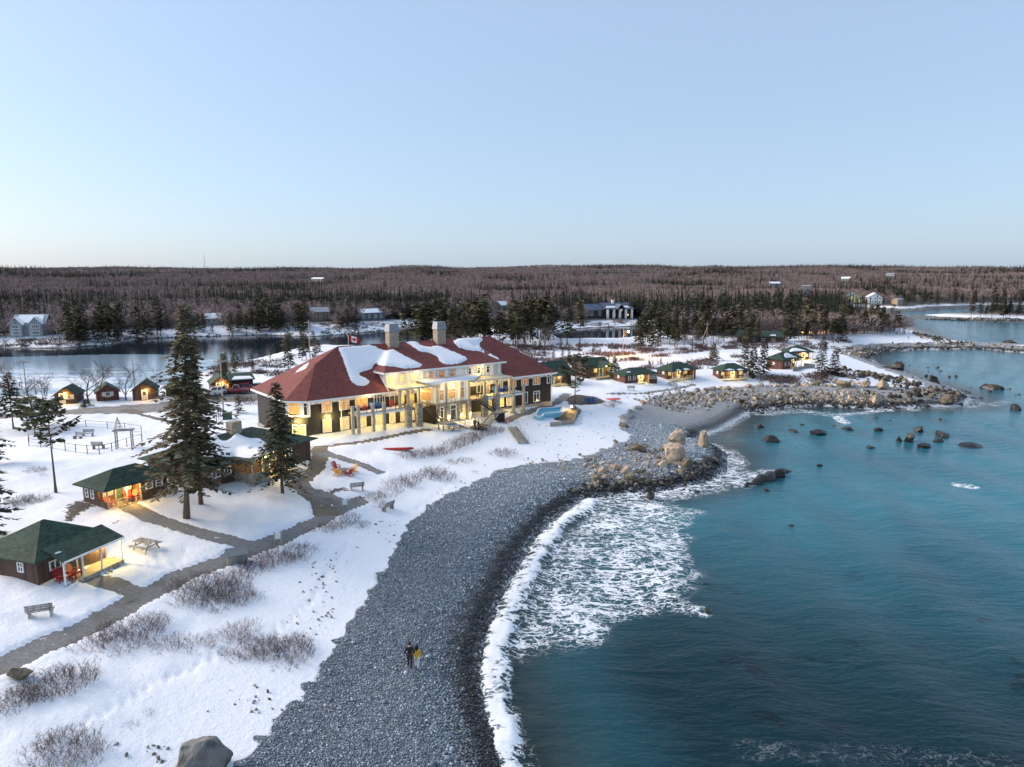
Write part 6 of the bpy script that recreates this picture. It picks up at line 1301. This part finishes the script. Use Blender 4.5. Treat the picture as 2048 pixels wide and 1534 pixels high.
p = at(583,952); o = thing('planter', 'small wooden barrel planter beside the lit steps', 'planter', p); mb = MB(); mb.tube([(0,0,-.05),(0,0,.3),(0,0,.6)], [.28,.34,.28], 12); mb.build('barrel', M_TIMB, o); 
for z in (.12,.48): mb = MB(); mb.tube([(0,0,z),(0,0,z+.04)], [.325,.325], 12); mb.build('hoop', M_BLACK, o)
p = at(455,838); o = thing('utility_box', 'dark green utility box on the snow bank', 'utility box', p, R(20)); mb = MB(); mb.bx((-.75,-.5,-.2), (.75,.5,1.05)); mb.build('cabinet', M_GREEND, o); mb = MB(); mb.bx((-.8,-.55,1.05), (.8,.55,1.12)); mb.build('lid', M_GREEND, o)
for k, (x, y) in enumerate(((433,842),(438,838),(441,834))): mb = MB(); q = at(x, y); mb.tube([(0,0,-.2),(0,0,1.0),(0,0,1.06)], [.07,.07,.03], 8); tag(mb.build('bollard', M_BLACK, None, False, q), ('nearest','middle','farthest')[k] + ' of three black bollards beside the green utility box', 'bollard', 'bollards by the utility box')
# wire fenced garden
fpx = [(58,892),(58,884),(98,873),(140,862),(172,854),(215,857),(250,860),(283,866),(284,884),(254,893),(224,903),(199,909),(175,908),(152,906),(131,902),(106,898),(82,895)]
fp = [at(*q) for q in fpx]; o = thing('fence', 'low wire fence around the snowy garden', 'fence', fp[0])
for k, q in enumerate(fp):
    r2_ = fp[(k+1) % len(fp)]; a = Vector(q - fp[0]); b = Vector(r2_ - fp[0]); mb = MB(); mb.tube([a + Vector((0,0,-.2)), a + Vector((0,0,1.15))], [.045,.045], 6); mb.build('post', M_BLACK, o)
    for z, rr2 in ((1.08,.022),(.6,.010),(.15,.014)): mb = MB(); mb.beam(a + Vector((0,0,z)), b + Vector((0,0,z)), rr2*2, rr2*2); mb.build('rail', M_METAL if z < 1 else M_BLACK, o)
p = at(250,896); o = thing('arbor', 'white wooden garden arbor with a pointed lattice top', 'arbor', p, R(15))
for x in (-.9, .9):
    for y in (-.4, .4): mb = MB(); mb.bx((x-.06,y-.06,-.2), (x+.06,y+.06,2.3)); mb.build('post', M_GREYW, o)
    for k in range(6): mb = MB(); mb.bx((x-.02,-.4,.3+.35*k), (x+.02,.4,.36+.35*k)); mb.build('lattice_bar', M_GREYW, o)
for k in range(5): mb = MB(); mb.bx((-1.2,-.5+.25*k-.03,2.3), (1.2,-.5+.25*k+.03,2.42)); mb.build('top_slat', M_GREYW, o)
q = thing_part('spire', o)
for a in range(4): mb = MB(); t_ = math.pi/4 + a*math.pi/2; mb.beam((-.6+.55*math.cos(t_), .55*math.sin(t_), 2.42), (-.6, 0, 4.1), .05, .05); mb.build('spire_bar', M_GREYW, q)
for z, rr2 in ((2.8,.42),(3.2,.3),(3.6,.17)): mb = MB(); mb.tube([(-.6+rr2*math.cos(math.pi/4+i*math.pi/2), rr2*math.sin(math.pi/4+i*math.pi/2), z) for i in range(5)], [.025]*5, 4); mb.build('spire_ring', M_GREYW, q)
# beach stairs and life ring
a, b = at(1024,856), at(1047,888); o = thing('beach_stairs', 'wooden stairs with grey handrails going down to the beach', 'stairs', (a[0], a[1], a[2])); stairs(o, (0,0,.25), tuple(np.array([b[0]-a[0], b[1]-a[1], b[2]-a[2]+.25])), 1.5, 12, M_DECK, 'flight')
p = at(1016,852); o = thing('life_ring', 'orange life ring on a white post by the beach stairs', 'life ring', p); mb = MB(); mb.bx((-.05,-.05,-.2), (.05,.05,1.5)); mb.build('post', M_TRIM, o); mb = MB(); mb.tube([(.35*math.cos(i*math.pi/6), -.1, 1.0+.35*math.sin(i*math.pi/6)) for i in range(13)], [.08]*13, 6); mb.build('ring', M_CO, o)
# swimming pool
pp = [at(*q) for q in [(1070,838),(1078,822.5),(1126,823),(1121,836.5),(1088,835.5),(1082,841.5)]]; zb = max(q[2] for q in pp) + .12; c0 = np.mean(pp, 0); o = thing('swimming_pool', 'drained pale blue swimming pool with one narrow arm', 'pool', (c0[0], c0[1], zb))
M_POOL = mat('pool_paint', (.20,.52,.66), .5, .12, 1.5); L2 = [(q[0]-c0[0], q[1]-c0[1]) for q in pp][::-1]
mb = MB(); mb.prism(L2, -.5, .06); mb.build('floor', M_POOL, o)
for k in range(6): u, v_ = L2[k], L2[(k+1) % 6]; mb = MB(); mb.beam((u[0],u[1],.18), (v_[0],v_[1],.18), .3, .42); mb.build('pool_wall', M_POOL, o); mb = MB(); mb.beam((u[0],u[1],.41), (v_[0],v_[1],.41), .42, .05); mb.build('coping', M_TRIM, o)
rp = [at(*q) for q in [(1100,853),(1125,851),(1147,848),(1156,822)]]; o = thing('retaining_wall', 'low plank wall holding the corner of the pool terrace', 'wall', rp[0])
for k in range(3):
    u, v_ = Vector(rp[k]-rp[0]), Vector(rp[k+1]-rp[0])
    for z in (.1,.34,.58): mb = MB(); mb.beam(u + Vector((0,0,z)), v_ + Vector((0,0,z)), .14, .22); mb.build('plank', M_DECK, o)
p = at(1143,822); o = thing('flood_lamp', 'bright low flood lamp at the corner of the pool terrace', 'lamp', p); mb = MB(); mb.bx((-.05,-.05,-.1), (.05,.05,.55)); mb.build('post', M_BLACK, o); lamp(o, (0,0,.8), 200, (1.0,.62,.2), .15, 'lamp_head', .14)
p = at(962,858); o = thing('fire_pit', 'dark stone fire pit beside the two distant people', 'fire pit', p)
for k in range(9): a_ = k*.698; mb = MB(); mb.box((math.cos(a_)*.8, math.sin(a_)*.8, .2), (.5,.32,.42), a_+1.57); mb.build('stone', M_ROCKO, o)
for k in range(4): mb = MB(); mb.tube([(-.4+.1*k,-.3,.3+.05*k),(.3,.3-.15*k,.42)], [.07,.06], 6); mb.build('log', M_BARK, o)
# ------------------------------------------------------------------ poles, wires, flag, mast
M_POLE = mat('utility_pole', (.36,.30,.24), .9, .25, 3, .2, 0, (1,1,.2)); M_WIRE = mat('wire', (.03,.03,.03), .5, .1)
tops = {}
def pole(key, bx_, by_, ty_, label, arm=True, arm_rz=0.0, lampside=0, lit=False, brace=False):
    p, h = height(bx_, by_, ty_); o = thing('utility_pole', label, 'pole', p, arm_rz); r_ = max(.13, .012*h); mb = MB(); mb.tube([(0,0,-.5),(0,0,h)], [r_, r_*.7], 8); mb.build('shaft', M_POLE, o)
    if arm:
        mb = MB(); mb.bx((-1.1,-.08,h-.75), (1.1,.08,h-.6)); mb.build('cross_arm', M_POLE, o)
        for x in (-1,-.4,.4,1): mb = MB(); mb.tube([(x,0,h-.6),(x,0,h-.38)], [.05,.035], 6); mb.build('insulator', M_METAL, o)
    if lampside:
        mb = MB(); mb.tube([(0,0,h-1.6),(lampside*.9,0,h-1.2),(lampside*1.5,0,h-1.2)], [.04]*3, 5); mb.build('lamp_arm', M_METAL, o)
        if lit: lamp(o, (lampside*1.5,0,h-1.35), 1500, (1.0,.42,.06), .25, 'street_light', .28)
        else: mb = MB(); mb.bx((lampside*1.2-.1,-.12,h-1.3), (lampside*1.2+.6*lampside,.12,h-1.18)); mb.build('street_light', M_TRIM, o)
    if brace: mb = MB(); mb.tube([(-h*.35,0,-.3),(0,0,h*.8)], [.12,.1], 6); mb.build('brace', M_POLE, o)
    tops[key] = np.array([p[0], p[1], p[2]+h-.5]); return o
pole('a', 447, 822, 715, 'tall weathered utility pole beside the parked cars', True, .4); pole('b', 621, 735, 640, 'utility pole rising behind the left red roof', True, .4); pole('c', 270, 780, 716, 'slim pole with a white street light behind the river cabins', False, 0, 1); pole('d', 1246, 712, 654, 'pole carrying the glowing orange street light', False, 0, 1, True); pole('e', 1413, 692, 645, 'braced utility pole in the snowy wood edge', True, .3, 0, False, True); pole('f', 1521, 672, 624, 'pale utility pole above the green hall', True, .3); pole('g', 1546, 668, 632, 'shorter pole right of the green hall pole', False); pole('h', 1033, 702, 670, 'pale street light pole behind the right red roof', False, 0, 1); pole('i', 54, 792, 718, 'utility pole among the bare trees at the left', True, 0.3)
for k, (x, y) in enumerate(((1598,664),(1614,657),(1634,652))): pole('s%d' % k, x, y, y-18, ('left','middle','right')[k] + ' of three small orange lamps glowing in the far wood', False, 0, 1, True)
def wire(a, b, sag, lab, off=(0,0,0)):
    A, B = tops[a] + np.array(off), tops[b] + np.array(off); mb = MB(); mb.tube([tuple(A + (B-A)*f - np.array([0,0,sag*4*f*(1-f)])) for f in [i/14 for i in range(15)]], [.022]*15, 4); tag(mb.build('wire', M_WIRE), lab, 'wire')
wire('i','a',2.0,'upper power line crossing above the river cabins'); wire('i','a',2.2,'lower power line crossing above the river cabins',(0,0,-1.6)); wire('a','b',1.6,'power line from the parking pole to the roof pole'); wire('b','h',2.2,'power line running behind the lodge roof'); wire('e','f',1.5,'power line along the wood edge'); wire('h','d',1.8,'power line towards the orange street light')
# flag
fp_ = np.array(LM @ Vector((11.0, 15.8, 0))); fp_ = onplane(697, 688, fp_, lv); zt = onplane(697, 672, fp_, lv)[2]; gz = float(Hq(fp_[0], fp_[1]))
o = thing('flag', 'small red and white maple leaf flag flying behind the roof', 'flag', (fp_[0], fp_[1], gz), 0); ht = zt - gz + .2; mb = MB(); mb.tube([(0,0,-.3),(0,0,ht)], [.06,.04], 8); mb.build('flagpole', M_TRIM, o)
def cloth(x0, x1, m, nm, dy=0.0):
    mb = MB(); n = 8; V_ = []
    for i in range(n+1):
        x = x0 + (x1-x0)*i/n
        for z in (0, 1): V_.append((x, dy + .10*math.sin(x*4), ht - 1.15 + 1.05*z - .18*x))
    mb.add(V_, [(2*i, 2*i+2, 2*i+3, 2*i+1) for i in range(n)]); mb.build(nm, m, o, True)
cloth(.05,.5,M_CR,'red_stripe'); cloth(.5,1.45,M_TRIM,'white_field'); cloth(1.45,1.9,M_CR,'red_stripe')
leaf = [(0,-.38),(.03,-.2),(.22,-.24),(.18,-.14),(.38,.02),(.3,.06),(.34,.2),(.2,.17),(.16,.23),(.07,.12),(.1,.34),(.04,.3),(0,.42)]; leaf = leaf + [(-a, b) for a, b in leaf[::-1][1:-1]]
for s in (-1, 1): mb = MB(); mb.add([(.97+a, s*.03 + .10*math.sin((.97+a)*4), ht-.63+b*.9-.18*(.97+a)) for a, b in leaf], [tuple(range(len(leaf)))[::s]]); mb.build('maple_leaf', M_CR, o)
p = at(410,540); d = math.hypot(p[0], p[1]); r_ = ray(410, 508); zt = CZ + r_[2]/math.hypot(r_[0], r_[1])*d; o = thing('radio_mast', 'thin radio mast on the left ridge skyline', 'mast', p); mb = MB(); mb.tube([(0,0,-5),(0,0,zt-p[2])], [.9,.5], 3); mb.build('mast', mat('mast_metal', (.45,.45,.47), .6), o)
for k in range(4): mb = MB(); z = (zt-p[2])*(.2+.2*k); mb.box((0,0,z), (2.2,2.2,.8)); mb.build('platform', M_METAL, o)
# ------------------------------------------------------------------ vehicles
M_TYRE = mat('tyre', (.015,.015,.015), .9, .2); M_CGL = mat('car_glass', (.02,.025,.03), .08, .2); M_HL = mat('headlight', (.7,.7,.7), .15, .1); M_TL = mat('tail_light', (.35,.01,.01), .3, .1)
def car(loc, rz, paint, label, kind='suv', L=4.6, Wd=1.85, Hh=1.65):
    o = thing('car', label, 'car' if kind != 'pickup' else 'pickup', loc, rz); hx = L/2
    cab = {'suv': (-.46*L,.17*L,-.36*L,.02*L), 'pickup': (-.10*L,.20*L,-.07*L,.08*L), 'sedan': (-.36*L,.20*L,-.20*L,.04*L)}[kind]; zb_, zm, zt_ = .28, .62*Hh, Hh
    def loft(secs, nm, m):
        mb = MB(); n = len(secs[0])
        for s in secs: mb.v += [tuple(q) for q in s]
        for i in range(len(secs)-1): mb.f += [(i*n+k, i*n+(k+1) % n, (i+1)*n+(k+1) % n, (i+1)*n+k) for k in range(n)]
        mb.f += [tuple(range(n))[::-1], tuple(range((len(secs)-1)*n, len(secs)*n))]; mb.m = [0]*len(mb.f); return mb.build(nm, m, o, True)
    def sec(x, w_, z0, z1): e = .1; return [(x,-w_/2,z0),(x,w_/2,z0),(x,w_/2+.03,(z0+z1)/2),(x,w_/2-e*.5,z1-.05),(x,w_/2-e*1.6,z1),(x,-w_/2+e*1.6,z1),(x,-w_/2+e*.5,z1-.05),(x,-w_/2-.03,(z0+z1)/2)]
    loft([sec(-hx,Wd*.86,zb_+.12,zm-.12),sec(-hx+.12,Wd*.97,zb_,zm),sec(-.2*L,Wd,zb_-.04,zm+.02),sec(.18*L,Wd,zb_-.04,zm),sec(.36*L,Wd*.97,zb_,zm-.08),sec(hx-.1,Wd*.9,zb_,zm-.2),sec(hx,Wd*.8,zb_+.1,zm-.3)], 'body', paint)
    b0, b1, t0_, t1_ = cab; g = MB(); wq_ = Wd*.9; wt = Wd*.74
    g.add([(b0,-wq_/2,zm-.03),(b1,-wq_/2,zm-.03),(b1,wq_/2,zm-.03),(b0,wq_/2,zm-.03),(t0_,-wt/2,zt_-.06),(t1_,-wt/2,zt_-.06),(t1_,wt/2,zt_-.06),(t0_,wt/2,zt_-.06)], [(3,2,1,0),(4,5,6,7),(0,1,5,4),(1,2,6,5),(2,3,7,6),(3,0,4,7)]); g.build('windows', M_CGL, o)
    g = MB(); g.bx((t0_-.08,-wt/2-.03,zt_-.07), (t1_+.05,wt/2+.03,zt_)); g.build('roof', paint, o)
    for s in (-1, 1):
        for f0, f1 in ((b0,t0_),((b0+b1)/2,(t0_+t1_)/2),(b1,t1_)): g = MB(); g.beam((f0,s*wq_/2,zm-.03), (f1,s*wt/2,zt_-.04), .08, .07); g.build('pillar', paint, o)
        for x in (-.30*L,.31*L):
            w_ = thing_part('wheel', o); g = MB(); g.tube([(x,s*(Wd/2-.2),.34),(x,s*(Wd/2+.02),.34)], [.34,.34], 16); g.build('tyre', M_TYRE, w_); g = MB(); g.tube([(x,s*(Wd/2+.0),.34),(x,s*(Wd/2+.04),.34)], [.2,.18], 12); g.build('rim', M_METAL, w_)
        g = MB(); g.bx((hx-.14,s*.62-.16,zm-.42), (hx+.015,s*.62+.16,zm-.24)); g.build('headlight', M_HL, o); g = MB(); g.bx((-hx-.015,s*.68-.12,zm-.4), (-hx+.1,s*.68+.12,zm-.15)); g.build('tail_light', M_TL, o)
        g = MB(); g.bx((b1-.25,s*(wq_/2+.14)-.08,zm+.0), (b1-.1,s*(wq_/2+.14)+.08,zm+.16)); g.build('mirror', paint, o)
    g = MB(); g.bx((hx-.03,-.5,.42), (hx+.02,.5,.62)); g.build('grille', M_TYRE, o)
    if kind == 'pickup': g = MB(); g.bx((-hx+.15,-Wd*.4,zm+.0), (b0-.1,Wd*.4,zm+.04)); g.build('bed_liner', M_TYRE, o)
    return o
def paint(name, c): t = NT(name); n = t.noise(t.tex(0), 1.5, 3); t.set('Base Color', t.ramp(n, [(.3, tuple(x*.85 for x in c)), (.7, c)])).set('Roughness', .3).set('Coat Weight', .6); return t.m
car(at(432,790), R(-105), paint('white_paint', (.72,.73,.74)), 'white sport utility car facing the camera in the parking', 'suv', 4.7, 1.9, 1.75)
car(at(472,786), R(8), paint('dark_red_paint', (.28,.02,.03)), 'red pickup parked left among the red vehicles', 'pickup', 5.4, 1.95, 1.8); car(at(497,781), R(10), paint('wine_paint', (.22,.012,.025)), 'wine red car parked right of the red pickup', 'suv', 4.6, 1.85, 1.65); car(at(519,779), R(20), paint('grey_paint', (.20,.22,.24)), 'grey car parked nearest the lodge roof', 'sedan', 4.6, 1.85, 1.5)
# ------------------------------------------------------------------ people
M_SKIN = mat('skin', (.55,.34,.25), .6, .08); M_JKT = mat('black_jacket', (.016,.016,.017), .7, .3, 6); M_TRS = mat('charcoal_trousers', (.022,.024,.028), .8, .3, 6); M_YEL = mat('yellow_coat', (.78,.40,.01), .7, .12, 5); M_WHT = mat('white_trousers', (.80,.79,.77), .8, .08, 5); M_HAIR = mat('dark_hair', (.014,.009,.006), .6, .3, 12); M_SHOE = mat('boots', (.12,.08,.05), .7, .2); M_GRYC = mat('grey_coat', (.06,.06,.065), .8, .2)
def skin(name, verts, edges, radii, m, parent, root=0):
    me = bpy.data.meshes.new(name); me.from_pydata(verts, edges, []); me.materials.append(m); o = obj(name, me, parent)
    o.modifiers.new('skin', 'SKIN').use_smooth_shade = True; o.modifiers.new('subsurf', 'SUBSURF').levels = 1; o.modifiers['subsurf'].render_levels = 2
    if not me.skin_vertices: me.attributes.new
    for i, r_ in enumerate(radii): me.skin_vertices[0].data[i].radius = (r_, r_) if not isinstance(r_, tuple) else r_; me.skin_vertices[0].data[i].use_root = (i == root)
    return o
def person(loc, rz, h, label, jm, tm, hair='short', coat=.0, stride=.22, arms='down', shoe=None):
    """walks towards local +Y"""
    o = thing('person', label, 'person', loc, rz); k = h/1.78; st = stride
    J = dict(pel=(0,0,.95), sp=(0,.0,1.15), ch=(0,.01,1.38), nk=(0,.01,1.52), hd0=(0,.02,1.60), hd1=(0,.03,1.70), hd2=(0,.02,1.77))
    for s, nm, q in ((-1,'l',1),(1,'r',-1)):
        J['hip'+nm] = (s*.10,0,.90); J['kn'+nm] = (s*.11,q*st*.55+.04,.50); J['an'+nm] = (s*.11,q*st*.9-.04,.09 if q > 0 else .11); J['to'+nm] = (s*.12,q*st*.9+.13,.03)
        J['sh'+nm] = (s*.19,0,1.42)
        if arms == 'pocket': J['el'+nm] = (s*.30,-.10,1.16); J['wr'+nm] = (s*.22,.10,.98)
        else: J['el'+nm] = (s*.25,-q*st*.15,1.15); J['wr'+nm] = (s*.25,-q*st*.35+.05,.91)
    J = {a: tuple(c*k for c in b) for a, b in J.items()}
    V_ = ['pel','sp','ch','nk','hd0','hd1','hd2']; R_ = [.13,.125,.145,.055,.075,.095,.06]; E_ = [(0,1),(1,2),(2,3),(3,4),(4,5),(5,6)]; vs = [J[a] for a in V_]
    def chain(names, radii, start):
        prev = start
        for a, r_ in zip(names, radii): vs.append(J[a] if isinstance(a, str) else a); R_.append(r_); E_.append((prev, len(vs)-1)); prev = len(vs)-1
        return prev
    for nm in 'lr':
        chain(['hip'+nm,'kn'+nm,'an'+nm,'to'+nm], [.085,.058,.042,.035], 0); w_ = chain(['sh'+nm,'el'+nm,'wr'+nm], [.06,.044,.03], 2)
        wr = Vector(J['wr'+nm]); d = (wr - Vector(J['el'+nm])).normalized(); s = -1 if nm == 'l' else 1; side = Vector((0,1,0)); pm = wr + d*.07*k; b = chain([tuple(pm)], [.034], w_)
        for f in range(4): q = pm + side*(.028*(f-1.5)*k) + d*.035*k; e = q + d*(.045,.055,.05,.038)[f]*k + Vector((-s*.012,0,0)); chain([tuple(q), tuple(e)], [.009,.008], b)
        q = wr + d*.03*k + side*.03*k; chain([tuple(q), tuple(q + d*.035*k + side*.018*k)], [.011,.009], b)
    skin('body', vs, E_, [r_*k for r_ in R_], M_SKIN, o)
    tv = [J['pel'], J['hipl'], J['knl'], tuple(Vector(J['anl'])+Vector((0,0,.03))), J['hipr'], J['knr'], tuple(Vector(J['anr'])+Vector((0,0,.03)))]; skin('trousers', tv, [(0,1),(1,2),(2,3),(0,4),(4,5),(5,6)], [r_*k for r_ in (.145,.105,.078,.062,.105,.078,.062)], tm, o)
    jv = [J['pel'], J['sp'], J['ch'], tuple(Vector(J['nk'])-Vector((0,0,.02)))]; je = [(0,1),(1,2),(2,3)]; jr = [.165,.155,.175,.075]
    for nm in 'lr': n_ = len(jv); jv += [J['sh'+nm], J['el'+nm], J['wr'+nm]]; je += [(2,n_),(n_,n_+1),(n_+1,n_+2)]; jr += [.085,.066,.052]
    if coat: n_ = len(jv); jv.append((0,0,(.95-coat)*k)); je.append((0,n_)); jr.append(.20)
    skin('jacket', jv, je, [r_*k for r_ in jr], jm, o, 2)
    for nm in 'lr': a, t_ = Vector(J['an'+nm]), Vector(J['to'+nm]); skin('boot', [tuple(a+Vector((0,0,.06))), tuple(a-Vector((0,0,.03))), tuple(t_)], [(0,1),(1,2)], [.055*k,.055*k,.042*k], shoe or M_SHOE, o)
    c = Vector(J['hd1']) + Vector((0,-.012,.02)); bm_ = bmesh.new(); bmesh.ops.create_icosphere(bm_, subdivisions=3, radius=.115*k)
    for v in bm_.verts:
        if v.co.y > .02*k and v.co.z < .03*k: v.co.y = .02*k
        if hair == 'long' and v.co.z < 0 and v.co.y < .04*k: v.co.z *= 4.2; v.co.x *= 1.15; v.co.y = v.co.y*1.0 - .03*k
        v.co = v.co*(1 + .05*mnoise.noise(v.co*30))
    me = bpy.data.meshes.new('hair'); bm_.to_mesh(me); bm_.free(); me.materials.append(M_HAIR); me.polygons.foreach_set('use_smooth', [True]*len(me.polygons)); obj('hair', me, o, tuple(c))
    fv = MB()
    for s in (-1, 1): fv.tube([tuple(Vector(J['hd1'])+Vector((s*.035*k,.092*k,.0))), tuple(Vector(J['hd1'])+Vector((s*.035*k,.1*k,.0)))], [.011,.006], 6)
    fv.build('eyes', M_TYRE, o); fv = MB(); fv.tube([tuple(Vector(J['hd1'])+Vector((0,.09*k,-.01*k))), tuple(Vector(J['hd1'])+Vector((0,.118*k,-.045*k)))], [.010,.015], 6); fv.build('nose', M_SKIN, o)
    return o
person(at(820,1336), R(2), 1.84, 'person in black jacket and dark trousers walking away along the beach', M_JKT, M_TRS, 'short', 0, .18, 'pocket', M_TYRE)
person(at(834,1338), R(-2), 1.70, 'person with long dark hair in a yellow coat and white trousers walking away', M_YEL, M_WHT, 'long', .22, .16, 'down')
person(at(950,859), R(150), 1.78, 'person in a grey coat standing by the fire pit, on the left', M_GRYC, M_TRS, 'short', .1, .05, 'pocket', M_TYRE); person(at(957,861), R(120), 1.72, 'person in black clothes standing by the fire pit, on the right', M_JKT, M_TRS, 'short', 0, .05, 'down', M_TYRE)
